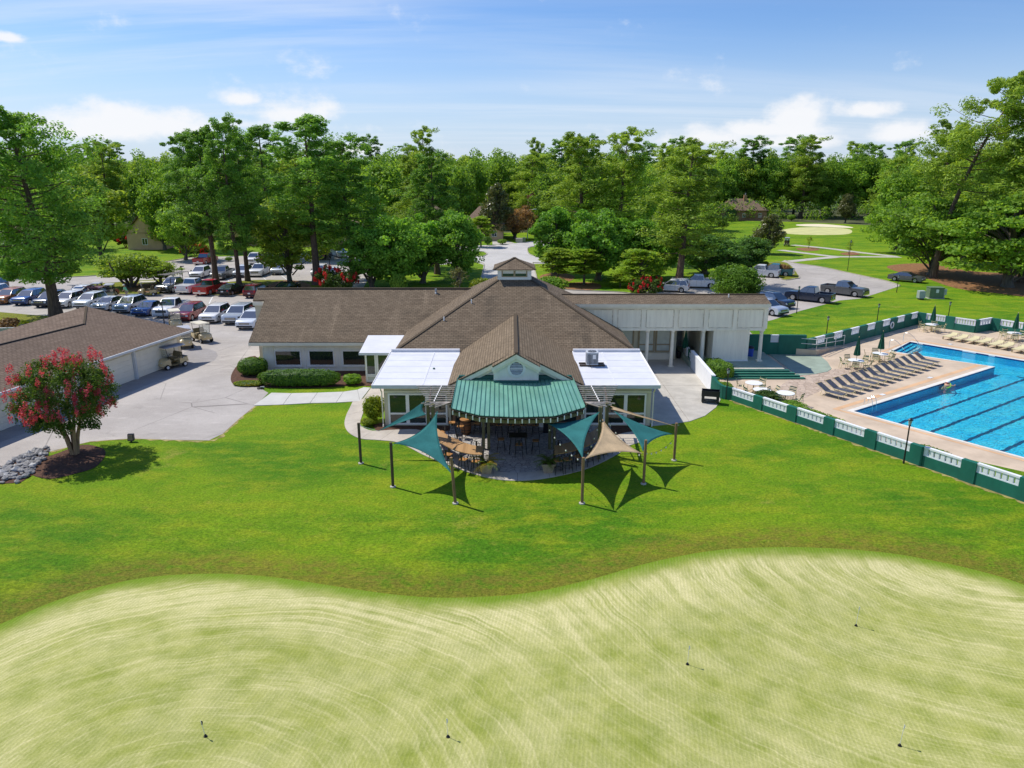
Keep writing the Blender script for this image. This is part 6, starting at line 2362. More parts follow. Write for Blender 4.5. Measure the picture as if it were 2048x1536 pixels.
    for sg in (-1, 1):
        y0 = sg * Wd * .40
        b = MB().hexa([(xf - .30, y0 - .09, zn - .14), (xf + .004, y0 - .15, zn - .15), (xf - .01, y0 + .11, zn - .15), (xf - .30, y0 + .10, zn - .14)],
                      [(xf - .30, y0 - .09, zn + .02), (xf - .035, y0 - .15, zn + .01), (xf - .06, y0 + .10, zn + .01), (xf - .30, y0 + .10, zn + .02)])
        obj('headlight', b.mesh('headlight'), MATS['lamp_clear'], root)
        ztl = (.82, 1.06) if kind != 'sedan' else (.70, .86)
        obj('taillight', MB().box(xr - .015, xr + .14, y0 - .09, y0 + .11, *ztl).mesh('taillight'), MATS['lamp_red'], root)
        m = MB().cbox((c0 - .18, sg * (Wd / 2 + .08), s['belt'] + .06), (.12, .22, .15))
        obj('mirror', m.mesh('mirror'), MATS['black_plastic'], root)
        for i in range(2):
            obj('door_handle', MB().cbox((.15 - i * 1.0, sg * (Wd / 2 + .004), s['belt'] - .14), (.16, .025, .035)).mesh('handle'), MATS['chrome'], root)
        # shut lines of the doors
        for x in (c0 - .15, (c0 + c2) / 2 - .1, c2 + .25):
            obj('door_seam', MB().cbox((x, sg * (Wd / 2 - .004), .5 * (s['belt'] + .36)), (.012, .02, s['belt'] - .42)).mesh('seam'), MATS['black_plastic'], root)
        if s['rail']:
            obj('roof_rail', MB().tube([(c1 - .1, sg * (ht - .05), H + .01), (c1 - .2, sg * (ht - .05), H + .05), (c2 + .2, sg * (ht - .05), H + .05), (c2 + .1, sg * (ht - .05), H)], .018, 5).mesh('rail'), MATS['grey_metal'], root)
    if kind == 'pickup':
        for sg in (-1, 1):
            b = MB().box(xr + .03, c3, sg * (Wd / 2 - .04) - .05, sg * (Wd / 2 - .04) + .05, bz - .03, s['belt'] + .01)
            obj('bed_side', b.mesh('bed_side'), body, root)
        obj('tailgate', MB().box(xr, xr + .09, -Wd / 2 + .1, Wd / 2 - .1, bz - .25, s['belt'] + .01).mesh('tailgate'), body, root)
        obj('bed_liner', MB().box(xr + .09, c3 - .01, -Wd / 2 + .1, Wd / 2 - .1, bz - .02, bz + .03).mesh('bed'), MATS['black_plastic'], root)
    return root


PROTO = {k: [car_proto(k), [False]] for k in SPEC}
PCOL = dict(white=(.80, .80, .81), silver=(.52, .57, .64), grey=(.12, .125, .13), black=(.012, .012, .014), navy=(.018, .03, .06), blue=(.02, .085, .30), red=(.33, .012, .018), darkred=(.17, .010, .016),
            brightred=(.52, .012, .012), orange=(.48, .17, .03), charcoal=(.06, .07, .08), teal=(.02, .15, .17), ice=(.68, .73, .80), brown=(.22, .06, .04), greenblack=(.012, .022, .018))


def car(kind, u, v, head, col, label, tail_up=False, rack=False, cover=None):
    """u,v: where the middle of the car meets the ground; head: degrees, the way it faces"""
    pr = PROTO[kind]
    x, y = G(u, v)
    o = place(pr[0], pr[1], (x, y, .012), math.radians(head), label, 'vehicles in the lots')
    m = paint(col, PCOL[col], .26 if col not in ('silver', 'grey') else .32, 0.35 if col in ('silver', 'grey', 'charcoal') else 0.0)
    for ch in o.children:
        if ch.name.split('.')[0] in ('body', 'cabin', 'bed_side', 'tailgate'):
            recolour(ch, m)
    s = SPEC[kind]
    EXTRA.append((o, kind, m, tail_up, rack, cover))
    return o


EXTRA = []
A_ = -92     # the near row stands nose to the camera
car('suv', 506, 652, A_, 'ice', 'pale silver suv half hidden by the left wing roof edge')
car('suvbig', 480, 642, A_, 'silver', 'silver blue suv last full car of near row')
car('suv', 433, 640, A_, 'white', 'white suv with sunroof between silver and red suvs')
car('suv', 381, 637, A_, 'red', 'red suv between white pickup and white suv in near row')
car('pickup', 345, 628, A_ + 3, 'white', 'white pickup with open bed in the near row')
car('sedan', 300, 627, A_, 'blue', 'dark blue car left of the white pickup in near row')
car('suv', 262, 621, A_, 'silver', 'silver suv with roof rails behind the barn roof peak')
car('sedan', 220, 617, A_, 'white', 'white low car just behind the barn roof peak')
car('suv', 183, 613, A_, 'ice', 'pale suv with dark side windows right of the leaning pine')
car('suv', 140, 611, A_, 'white', 'white suv right behind the leaning pine trunk', True)
car('suv', 104, 610, A_, 'navy', 'dark navy suv left of the leaning pine trunk')
car('suv', 62, 606, A_, 'blue', 'bright blue suv between orange and navy suvs')
car('suv', 22, 604, A_, 'orange', 'orange suv at left end of near row')
car('suv', -14, 596, A_, 'white', 'white suv cut by the left picture edge')
car('suv', -16, 583, A_, 'charcoal', 'dark car roof at left edge behind the white suv')
car('suv', 176, 594, 88, 'white', 'white suv with raised tailgate beside the carts', True)
car('suv', 207, 597, 88, 'brown', 'red brown suv with raised tailgate left of the cart with bags', True)
B_ = 82
car('pickup', 350, 582, -100, 'greenblack', 'dark green truck carrying a ladder rack by the cart', rack=True)
car('pickup', 388, 583, B_, 'white', 'white pickup with covered bed beside the dark ladder truck', cover='white')
car('pickup', 423, 586, B_, 'brightred', 'bright red pickup next to black sedan', cover='brightred')
car('sedan', 464, 588, B_, 'black', 'black sedan between red pickup and straw island')
car('suv', 516, 592, B_, 'darkred', 'dark red suv seen from behind at wing roof corner')
car('sedan', 575, 584, B_, 'black', 'black car roof just above the left wing ridge')
Cc_ = -88
car('suv', 402, 554, Cc_, 'white', 'white suv nose on behind the ladder rack')
car('pickup', 446, 556, Cc_, 'grey', 'grey pickup nose on behind first pine of trio')
car('suv', 487, 552, Cc_, 'ice', 'blue white suv between the trio of pine trunks')
car('pickup', 521, 550, Cc_, 'white', 'white pickup nose on left of the island oak')
car('suv', 561, 547, Cc_, 'silver', 'pale silver suv nose on left of the island oak trunk')
car('suv', 640, 551, Cc_, 'white', 'white suv by the tallest pine trunk')
car('sedan', 668, 551, 95, 'ice', 'pale car right of the tallest pine trunk')
car('pickup', 412, 527, 86, 'red', 'red pickup seen from behind in the far row')
car('pickup', 511, 526, Cc_, 'white', 'big white pickup in far row behind other white pickup')
car('pickup', 545, 524, 86, 'brown', 'brown red pickup in the far row')
car('suv', 648, 518, 86, 'charcoal', 'dark suv in far row by the tallest pine')
car('pickup', 679, 513, -62, 'white', 'white truck in the far corner of lot')
car('suv', 1343, 583, 163, 'white', 'white suv parked tail to us behind right wing roof')
car('pickup', 1394, 575, 168, 'white', 'white crew pickup left of the big round bush')
car('pickup', 1520, 553, 150, 'white', 'white pickup right behind the big round bush')
car('pickup', 1548, 551, 152, 'teal', 'old teal pickup by the rusty shrubs')
car('pickup', 1618, 602, 140, 'navy', 'black blue lifted crew pickup on the right lot')
car('pickup', 1688, 590, -48, 'grey', 'grey pickup nose right behind the black crew pickup')
car('sedan', 1812, 563, -44, 'grey', 'dark grey sedan alone at the grass edge')
car('suv', 1549, 613, -58, 'navy', 'dark blue suv at right end of the building')
car('suv', 1534, 627, -58, 'silver', 'blue grey car half hidden by building end')
for o, kind, m, tu, rk, cv in EXTRA:
    s = SPEC[kind]
    if tu:
        xr, zt = -s['L'] / 2, s['H']
        b = MB().beam((s['cab'][2] + .05, 0, zt - .02), (s['cab'][2] - .95, 0, zt + .28), s['W'] - .5, .06)
        obj('open_tailgate', b.mesh('open_tailgate'), m, o)
        obj('tailgate_glass', MB().beam((s['cab'][2] - .1, 0, zt + .07), (s['cab'][2] - .6, 0, zt + .22), s['W'] - .75, .03).mesh('tailgate_glass'), MATS['car_glass'], o)
    if rk:
        b = MB()
        for sg in (-1, 1):
            b.beam((-2.7, sg * .55, 2.35), (2.4, sg * .55, 2.5), .07, .09)
            for x in (-2.6, -1.0, .9):
                b.beam((x, sg * .85, 1.15 if x < -.9 else 1.85), (x, sg * .6, 2.32), .06, .06)
        for k in range(14):
            x = -2.6 + k * .37
            b.beam((x, -.55, 2.36 + k * .0105), (x, .55, 2.36 + k * .0105), .05, .05)
        obj('ladder_rack', b.mesh('ladder_rack'), MATS['weathered_grey'], o)
    if cv:
        b = MB().box(-s['L'] / 2 + .06, s['cab'][3] - .02, -s['W'] / 2 + .09, s['W'] / 2 - .09, s['belt'] - .04, s['belt'] + .02)
        obj('bed_cover', b.mesh('bed_cover'), paint(cv, PCOL[cv]) if cv == 'white' else MATS['black_plastic'], o)


# ---- golf carts
def cart_proto():
    r = thing('golf_cart', 'golf cart', 'golf cart', (0, 0, -50))
    cr = MATS['cart_cream']
    b = MB()
    sec = [(1.18, .30, .46, .34), (1.12, .56, .70, .44), (.95, .80, .86, .52), (.62, .88, .90, .56), (.45, .60, .86, .56)]
    vs, fs = [], []
    for x, hw, z, wd in sec:
        vs += [(x, -wd, .34), (x, wd, .34), (x, wd * .98, z - .10), (x, wd * .7, z), (x, -wd * .7, z), (x, -wd * .98, z - .10)]
    for i in range(len(sec) - 1):
        for k in range(6):
            k2 = (k + 1) % 6
            fs.append((i * 6 + k, i * 6 + k2, (i + 1) * 6 + k2, (i + 1) * 6 + k))
    fs += [tuple(range(5, -1, -1)), tuple(24 + k for k in range(6))]
    b.add(vs, fs)
    obj('front_cowl', b.mesh('cowl', True), cr, r)
    b = MB().hexa([(-1.15, -.56, .42), (-.35, -.58, .36), (-.35, .58, .36), (-1.15, .56, .42)], [(-1.12, -.48, .80), (-.35, -.56, .74), (-.35, .56, .74), (-1.12, .48, .80)])
    obj('rear_body', b.mesh('rear_body', True), cr, r)
    obj('floor_pan', MB().box(-1.0, .9, -.52, .52, .28, .36).mesh('floor_pan'), MATS['cart_seat'], r)
    obj('seat', MB().hexa([(-.42, -.54, .68), (.12, -.54, .68), (.12, .54, .68), (-.42, .54, .68)], [(-.42, -.52, .80), (.10, -.50, .84), (.10, .50, .84), (-.42, .52, .80)]).mesh('seat'), MATS['cart_seat'], r)
    obj('backrest', MB().hexa([(-.56, -.54, .84), (-.42, -.54, .84), (-.42, .54, .84), (-.56, .54, .84)], [(-.66, -.50, 1.26), (-.54, -.50, 1.26), (-.54, .50, 1.26), (-.66, .50, 1.26)]).mesh('backrest'), MATS['cart_seat'], r)
    b = MB()
    b.prism([(-1.0, -.54), (.74, -.54), (.86, -.46), (.86, .46), (.74, .54), (-1.0, .54), (-1.08, .46), (-1.08, -.46)], 1.78, 1.84)
    b.prism([(-.9, -.42), (.7, -.42), (.7, .42), (-.9, .42)], 1.84, 1.87)
    obj('roof', b.mesh('cart_roof'), MATS['cart_roof'], r)
    for sg in (-1, 1):
        obj('strut', MB().tube([(.62, sg * .50, .86), (.74, sg * .50, 1.79)], .022, 6).mesh('strut'), MATS['black_metal'], r)
        obj('strut', MB().tube([(-.62, sg * .52, .72), (-.66, sg * .52, 1.79)], .022, 6).mesh('strut'), MATS['black_metal'], r)
        obj('armrest', MB().tube([(-.55, sg * .56, 1.0), (-.2, sg * .58, 1.0), (-.1, sg * .58, .82)], .02, 5).mesh('armrest'), MATS['black_metal'], r)
        obj('headlight', MB().cbox((1.12, sg * .27, .62), (.06, .12, .07)).mesh('headlight'), MATS['lamp_clear'], r)
        for wx in (.80, -.78):
            M_ = Matrix.Translation((wx, sg * .50, .225)) @ Matrix.Rotation(PI / 2, 4, 'X')
            w = obj('wheel', MB().lathe([(.12, -.09), (.20, -.10), (.225, -.07), (.225, .07), (.20, .10), (.12, .09)], 14, M_).mesh('cart_tyre', True), MATS['tyre'], r)
            M2 = Matrix.Translation((wx, sg * .595, .225)) @ Matrix.Rotation(PI / 2, 4, 'X')
            obj('rim', MB().lathe([(.125, -.02), (.12, .01), (.03, .015 * sg)], 12, M2).mesh('cart_rim'), MATS['rim_white'], w)
    obj('windscreen', MB().add([(.635, -.48, .90), (.635, .48, .90), (.735, .48, 1.70), (.735, -.48, 1.70), (.645, -.48, .90), (.645, .48, .90), (.745, .48, 1.70), (.745, -.48, 1.70)],
                               [(0, 1, 2, 3), (7, 6, 5, 4), (0, 4, 5, 1), (1, 5, 6, 2), (2, 6, 7, 3), (3, 7, 4, 0)]).mesh('cart_screen'), MATS['cart_screen'], r)
    ring = [(.42 + .06 * math.cos(a), -.25 + .17 * math.sin(a), 1.02 + .15 * math.cos(a)) for a in [2 * PI * k / 12 for k in range(13)]]
    obj('steering_wheel', MB().tube(ring, .015, 5, False).mesh('steering_wheel'), MATS['black_metal'], r)
    obj('bag_rack', MB().box(-1.16, -.95, -.45, .45, .80, .84).mesh('bag_rack'), MATS['black_metal'], r)
    return r


m_, t_, p_, o_ = new_mat('cart_screen')
tr_ = t_.n('ShaderNodeBsdfTransparent')
tr_.inputs[0].default_value = (.82, .86, .86, 1)
gl_ = t_.n('ShaderNodeBsdfGlossy')
gl_.inputs['Roughness'].default_value = .06
mx_ = t_.n('ShaderNodeMixShader')
mx_.inputs[0].default_value = .22
t_.put(mx_.inputs[1], tr_)
t_.put(mx_.inputs[2], gl_)
t_.put(o_.inputs[0], mx_)
cproto, cused = cart_proto(), [False]


def cart(u, v, head, label, bag=False, tan=False):
    x, y = G(u, v)
    o = place(cproto, cused, (x, y, .015), math.radians(head), label, 'golf carts')
    CARTS.append((o, bag, tan))
    return o


CARTS = []
cart(346, 735, -122, 'cream golf cart with grey roof parked against the garage doors')
cart(372, 694, -62, 'cream golf cart half hidden behind the barn corner')
cart(405, 683, -40, 'cream golf cart with raised windscreen beyond the barn corner', False, True)
cart(352, 655, -60, 'golf cart with only its pale roof over the barn hip', False, True)
cart(297, 591, -168, 'cream golf cart on lot edge beside dark ladder truck', False, True)
cart(222, 597, -70, 'golf cart loaded with two dark bags near the golfer', True)
cart(197, 594, -75, 'golf cart between the two raised tailgates', True)
cart(1573, 492, 70, 'far golf cart on path by the egg shaped tree', True)
for o, bag, tan in CARTS:
    if tan:
        for ch in o.children:
            if ch.name.startswith('roof'):
                recolour(ch, MATS['cart_roof_tan'])
    if bag:
        for sg in (-1, 1):
            b = MB().lathe([(.11, 0), (.13, .1), (.12, .75), (.14, .85)], 10, Matrix.Translation((-1.08, sg * .24, .55)) @ Matrix.Rotation(-.2, 4, 'Y'))
            for k in range(5):
                b.tube([(-1.2, sg * .24 + .03 * (k - 2), 1.35), (-1.27 - .01 * k, sg * .24 + .05 * (k - 2), 1.62)], [.012, .03], 4)
            bg = tag(obj('golf_bag', b.mesh('golf_bag'), MATS['black_plastic'], None), 'dark golf bag, %s one on %s' % ('left' if sg < 0 else 'right', o['label'].replace(' loaded with two dark bags', '')), 'golf bag', 'golf bags on carts')
            bg.location = o.location
            bg.rotation_euler = o.rotation_euler


# ------------------------------------------------------------------ people
def skin_figure(name, joints, bones, radii, mat_, parent, root=0, sub=2):
    me = bpy.data.meshes.new(name)
    me.from_pydata(joints, bones, [])
    o = obj(name, me, mat_, parent)
    md = o.modifiers.new('skin', 'SKIN')
    md.use_smooth_shade = True
    for i, sv in enumerate(me.skin_vertices[0].data):
        r = radii[i]
        sv.radius = (r, r) if not isinstance(r, tuple) else r
        sv.use_root = (i == root)
    s2 = o.modifiers.new('sub', 'SUBSURF')
    s2.levels = s2.render_levels = sub
    return o


def golfer(u, v, rz):
    x, y = G(u, v)
    r = thing('person', 'golfer in mint green shirt bending slightly beside the cart with bags', 'person', (x, y, .012), rz)
    # pelvis, spine, chest, neck, head, legs with feet, arms reaching forward (+x)
    J = [(0, 0, .93), (.03, 0, 1.12), (.10, 0, 1.34), (.16, 0, 1.50), (.20, 0, 1.60), (.22, 0, 1.70),
         (0, .10, .88), (.03, .11, .48), (-.02, .12, .09), (.14, .13, .05), (0, -.10, .88), (.06, -.11, .48), (.02, -.12, .09), (.18, -.13, .05),
         (.12, .20, 1.40), (.20, .25, 1.14), (.40, .20, 1.02), (.48, .18, .98), (.12, -.20, 1.40), (.22, -.25, 1.14), (.42, -.18, 1.04), (.50, -.15, 1.00)]
    Bn = [(0, 1), (1, 2), (2, 3), (3, 4), (4, 5), (0, 6), (6, 7), (7, 8), (8, 9), (0, 10), (10, 11), (11, 12), (12, 13), (2, 14), (14, 15), (15, 16), (16, 17), (2, 18), (18, 19), (19, 20), (20, 21)]
    R = [.15, .14, .15, .065, .085, .10, .095, .062, .045, .04, .095, .062, .045, .04, .07, .05, .036, .035, .07, .05, .036, .035]
    skin_figure('body', J, Bn, R, MATS['skin'], r)
    # clothes follow the body, a little larger
    shirt = [(0, 0, .90), (.03, 0, 1.12), (.10, 0, 1.34), (.14, 0, 1.46), (.12, .20, 1.40), (.19, .245, 1.17), (.12, -.20, 1.40), (.21, -.245, 1.17)]
    skin_figure('shirt', shirt, [(0, 1), (1, 2), (2, 3), (2, 4), (4, 5), (2, 6), (6, 7)], [.175, .165, .175, .085, .09, .07, .09, .07], MATS['shirt_green'], r)
    tro = [(0, 0, .92), (0, .10, .86), (.03, .11, .48), (-.02, .12, .12), (0, -.10, .86), (.06, -.11, .48), (.02, -.12, .12)]
    skin_figure('trousers', tro, [(0, 1), (1, 2), (2, 3), (0, 4), (4, 5), (5, 6)], [.165, .115, .085, .075, .115, .085, .075], MATS['trousers'], r)
    obj('cap', MB().lathe([(.125, 0), (.12, .06), (.08, .11), (.01, .125)], 12, Matrix.Translation((.215, 0, 1.73))).box(.25, .43, -.08, .08, 1.725, 1.745).mesh('cap', True), MATS['white_cloth'], r)
    return r


golfer(255, 597, math.radians(185))

x, y = G(1895, 768)
sw = thing('person', 'swimmer in white and red cap resting on green foam noodles', 'person', (x, y, -.1), math.radians(25))
J = [(0, 0, -.05), (.02, 0, .10), (.05, 0, .22), (-.30, 0, -.14), (.02, .20, .02), (.24, .36, .0), (.46, .30, .03), (.56, .26, .04), (.02, -.20, .02), (.24, -.36, .0), (.46, -.30, .03), (.56, -.26, .04), (-.75, .08, -.25), (-.75, -.08, -.25)]
skin_figure('body', J, [(0, 1), (1, 2), (0, 3), (0, 4), (4, 5), (5, 6), (6, 7), (0, 8), (8, 9), (9, 10), (10, 11), (3, 12), (3, 13)],
            [.16, .07, .10, .15, .08, .055, .04, .035, .08, .055, .04, .035, .08, .08], MATS['skin'], sw)
obj('cap', MB().lathe([(.14, -.02), (.15, .05), (.12, .13), (.05, .18), (.005, .19)], 14, Matrix.Translation((.05, 0, .20))).mesh('cap', True), MATS['white_cloth'], sw)
obj('cap_band', MB().lathe([(.145, -.03), (.153, -.0), (.153, .03), (.15, .05)], 14, Matrix.Translation((.05, 0, .20)), False).mesh('cap_band', True), MATS['red_cloth'], sw)
for k, (pts, lab) in enumerate(((((-.2, -1.0, .03), (.1, -.5, .02), (.28, .1, .0), (.25, .9, .05)), 'bright green foam noodle in front of the swimmer'),
                                (((-.9, .5, .02), (-.4, .42, .03), (.1, .5, .0)), 'bright green foam noodle beside the swimmer'))):
    o = obj('pool_noodle', MB().tube(spline([p for p in pts], 5), .035, 8).mesh('pool_noodle', True), MATS['noodle'])
    o.location = (x, y, -.1)
    o.rotation_euler = (0, 0, math.radians(-20))
    tag(o, lab, 'pool noodle')

# ------------------------------------------------------------------ pergolas, shade sails, terrace furniture
for side, lab in ((-1, 'weathered wood pergola left of the green metal roof'), (1, 'weathered wood pergola right of the green metal roof')):
    pg = thing('pergola', lab, 'pergola', (GX + side * 5.2, 42, 0))
    if side < 0:
        o0, o1, i0, i1 = W(833, 772, 42.6), W(856, 806, 39.3), W(911, 772, 42.6), W(904, 806, 39.3)
    else:
        o0, o1, i0, i1 = W(1236, 771, 42.6), W(1221, 804, 39.3), W(1152, 772, 42.6), W(1168, 804, 39.3)
    zp = 3.04
    for k in range(9):
        t = k / 8
        y = 42.6 - 3.3 * t
        xo, xi = o0[0] + (o1[0] - o0[0]) * t, i0[0] + (i1[0] - i0[0]) * t
        MB().beam((xo, y, zp), (xi, y, zp), .045, .05).build('slat', MATS['weathered_grey'], pg)
    hub = Vector((i1[0], 39.3, zp))
    for k, a in enumerate((8, 20, 34, 48)):
        a = math.radians(a)
        e = hub + Vector((side * math.cos(a), -math.sin(a), 0)) * (1.75 - .15 * k)
        MB().beam(hub, e, .045, .06).build('slat', MATS['weathered_grey'], pg)
    xm = (o0[0] * .4 + i0[0] * .6)
    for k in range(8):
        t = k / 8
        y = 42.6 - 3.3 * (t + .02)
        MB().beam((xm - side * .1 - side * .14 * t * -1, y, zp + .02), (xm - side * .1 + side * .14 * t, y - .30, zp + .02), .05, .06).build('spacer_block', MATS['trim_white'], pg)
    for px in (((856, 39.2), (866, 38.7)) if side < 0 else ((1201, 38.2), (1214, 38.9))):
        x, y = W(px[0], 820, px[1])[:2]
        MB().box(x - .09, x + .09, y - .09, y + .09, .02, 3.12).build('post', MATS['post_mossy'], pg)
    xa = (o0[0] + o1[0]) / 2 - side * .35
    MB().beam((xa, 42.6, zp - .14), (xa - side * .3, 38.9, zp - .14), .09, .18).build('beam', MATS['weathered'], pg)
    MB().beam((i0[0] + side * .1, 42.6, zp - .14), (i1[0] + side * .1, 39.0, zp - .14), .09, .18).build('beam', MATS['weathered'], pg)

POSTS = {}
for key, u, v, vt, m, lab in (('a', 722, 927, 846, 'post_dark', 'dark timber sail post farthest left on lawn'), ('b', 786, 974, 885, 'post_dark', 'dark timber sail post second from left on lawn'),
                              ('c', 911, 1007, 915, 'post_wood', 'brown timber sail post nearest the left planter'), ('d', 1164, 1007, 915, 'post_wood', 'pale brown sail post nearest camera right of terrace'),
                              ('e', 1287, 968, 880, 'post_wood', 'pale brown sail post between the two right teal sails'), ('f', 1348, 921, 846, 'post_wood', 'brown sail post farthest right near the court')):
    x, y = G(u, v)
    z0 = float(hfun(x, y))
    h = W(u, vt, y)[2]
    r = thing('sail_post', lab, 'post', (x, y, z0), 0, 'sail posts on the lawn')
    ux = {'c': -.16}.get(key, 0)
    MB().tube([(x, y, z0 - .1), (x + ux, y, h)], .075, 10).build('post', MATS[m], r)
    MB().lathe([(.15, -.05), (.15, .05), (.09, .07)], 12, Matrix.Translation((x, y, z0))).build('base_plate', MATS['concrete'], r)
    MB().tube([(x + ux + .08, y, h - .12), (x + ux + .14, y, h - .14)], .012, 5).build('hook', MATS['chrome'], r)
    POSTS[key] = Vector((x + ux, y, h))


def sail(name, lab, a, b_, c, m, sag=.16, gap=.0, n=14):
    P = [Vector(a), Vector(b_), Vector(c)]
    cen = (P[0] + P[1] + P[2]) / 3
    r = thing('shade_sail', lab, 'shade sail', cen)
    r['group'] = 'shade sails over the terrace edge'
    # edges bow inwards; the cloth spans between them
    def edge(p, q, t):
        m_ = (p + q) / 2
        d = (cen - m_)
        return p.lerp(q, t) + d * (4 * t * (1 - t)) * sag * 2.0
    vs, fs, idx = [], [], {}
    for i in range(n + 1):
        for j in range(n + 1 - i):
            k = n - i - j
            u, v, w = i / n, j / n, k / n
            p = P[0] * u + P[1] * v + P[2] * w
            off = Vector((0, 0, 0))
            for (x_, y_, pa, pb, o_) in ((u, v, P[0], P[1], w), (v, w, P[1], P[2], u), (w, u, P[2], P[0], v)):
                s_ = x_ + y_
                if s_ > 1e-6:
                    t = y_ / s_
                    off += (edge(pa, pb, t) - pa.lerp(pb, t)) * (s_ ** 2.2)
            off.z += -.05 * (27 * u * v * w)
            idx[(i, j)] = len(vs)
            vs.append(p + off)
    for i in range(n):
        for j in range(n - i):
            fs.append((idx[(i, j)], idx[(i + 1, j)], idx[(i, j + 1)]))
            if i + j < n - 1:
                fs.append((idx[(i + 1, j)], idx[(i + 1, j + 1)], idx[(i, j + 1)]))
    cb = MB().add(vs, fs)
    o = cb.build('cloth', MATS[m], r, True)
    sol = o.modifiers.new('thick', 'SOLIDIFY')
    sol.thickness = .006
    for s, (p, q) in enumerate(((0, 1), (1, 2), (2, 0))):
        MB().tube([edge(P[p], P[q], t / 10) for t in range(11)], .012, 5).build('hem', MATS[m], r, True)
    return P


def rope(p, q, r, lab=None):
    MB().tube([p, q], .012, 5).build('rope', MATS['trim_white'], r)


def at(u, v, y):
    return Vector(W(u, v, y))


PA = at(849, 802, 39.3)
S1 = sail('s', 'edge on teal sail from left pergola post to farthest left pole', PA, at(852, 829, 38.7), at(757, 862, 38.6), 'sail_teal', .10)
S2 = sail('s', 'big teal sail reaching down to the post by the left planter', at(875, 822, 38.3), POSTS['b'] + Vector((.12, .05, -.06)), at(903.5, 947, 32.75), 'sail_teal', .17)
S3 = sail('s', 'teal sail under right eave pointing down to the near post', at(1093, 846, 36.6), at(1199, 824, 38.0), POSTS['d'] + Vector((-.02, .12, -.08)), 'sail_teal', .15)
S4 = sail('s', 'sand coloured sail spread between the two near right posts', at(1205, 838, 38.0), POSTS['d'] + Vector((.08, .06, -.10)), at(1284, 907, 34.85), 'sail_sand', .15)
S5 = sail('s', 'teal sail farthest right over the lawn', at(1228, 822, 38.4), at(1345, 868, 38.0), at(1286, 902, 35.0), 'sail_teal', .14)
S6 = sail('s', 'narrow sand sail edge on above the farthest right teal sail', at(1219, 811, 38.9), at(1222, 818, 38.5), POSTS['f'] + Vector((-.05, .1, -.22)), 'sail_sand', .06)
rg = thing('sail_rope', 'taut rope from left teal sail tip to farthest left pole', 'rope', tuple(S1[2]))
rope(S1[2], POSTS['a'] + Vector((0, 0, -.15)), rg)

# strings of bulbs
for k, (p, q, lab) in enumerate(((at(1094, 850, 36.6), at(1162, 920, 32.6), 'string of bulbs from eave down to the near right post'), (at(1203, 830, 38), at(1166, 922, 32.8), 'string of bulbs from right pergola post to near post'),
                                 (at(1216, 840, 38.3), at(1285, 912, 35), 'string of bulbs from right pergola to the middle right post'), (at(862, 832, 38.7), at(887, 900, 37.0), 'string of bulbs across the left bar'),
                                 (at(1288, 905, 34.9), at(1346, 880, 37.9), 'string of bulbs between the two farthest right posts'))):
    r = thing('string_lights', lab, 'string lights', tuple(p), 0, 'strings of bulbs')
    pts = [p.lerp(q, t / 12) + Vector((0, 0, -.28 * 4 * (t / 12) * (1 - t / 12))) for t in range(13)]
    MB().tube(pts, .008, 4).build('cable', MATS['black_metal'], r)
    for t in range(1, 12, 2):
        MB().lathe([(.005, .0), (.035, -.03), (.04, -.07), (.02, -.1), (.002, -.11)], 7, Matrix.Translation(pts[t])).build('bulb', MATS['bulb'], r)


# bar stools: metal frame, wood seat, hooped back
def stool_proto():
    r = thing('bar_stool', 'stool', 'stool', (0, 0, -50))
    obj('seat', MB().prism([(-.19, -.17), (-.15, -.2), (.15, -.2), (.19, -.17), (.19, .17), (.15, .2), (-.15, .2), (-.19, .17)], .74, .775).mesh('stool_seat'), MATS['seat_wood'], r)
    for sx_, sy_ in ((-1, -1), (1, -1), (1, 1), (-1, 1)):
        obj('leg', MB().tube([(.15 * sx_, .15 * sy_, .74), (.23 * sx_, .23 * sy_, 0)], [.024, .016], 5).mesh('stool_leg'), MATS['black_metal'], r)
    rg_ = [(.2, .2, .3), (.2, -.2, .3), (-.2, -.2, .3), (-.2, .2, .3), (.2, .2, .3)]
    obj('foot_rail', MB().tube(rg_, .012, 4, False).mesh('foot_rail'), MATS['black_metal'], r)
    hoop = [(-.16, -.17, .77), (-.2, -.19, .95), (-.22, -.12, 1.06), (-.23, 0, 1.09), (-.22, .12, 1.06), (-.2, .19, .95), (-.16, .17, .77)]
    obj('backrest', MB().tube(spline(hoop, 3), .014, 5).box(-.235, -.22, -.05, .05, .78, 1.08).mesh('stool_back'), MATS['black_metal'], r)
    return r


sproto, sused = stool_proto(), [False]


def stool(x, y, face, lab, grp):
    place(sproto, sused, (x, y, .024), face, lab, grp)


# barrel table with its four stools
x, y = G(932, 868)
bt = thing('barrel_table', 'old barrel used as table under round wood top', 'table', (x, y, .022))
obj('barrel', MB().lathe([(.27, 0), (.31, .2), (.34, .45), (.31, .75), (.28, .92)], 18).mesh('barrel', True), MATS['barrel_wood'], bt)
for z in (.12, .3, .62, .8):
    rr = np.interp(z, [0, .2, .45, .75, .92], [.27, .31, .34, .31, .28]) + .006
    obj('hoop', MB().lathe([(rr, z - .025), (rr, z + .025)], 18, None, False).mesh('hoop'), MATS['black_metal'], bt)
obj('tabletop', MB().lathe([(.36, .92), (.37, .94), (.37, .96), (.36, .97)], 22).mesh('barrel_top'), MATS['seat_wood'], bt)
for k, (dx, dy, nm) in enumerate(((-.85, -.05, 'left'), (-.28, -.75, 'near'), (.72, -.12, 'right'), (-.15, .75, 'far'))):
    stool(x + dx, y + dy, math.atan2(-dy, -dx), 'wood seated stool on the %s side of the barrel table' % nm, 'stools at the barrel table')
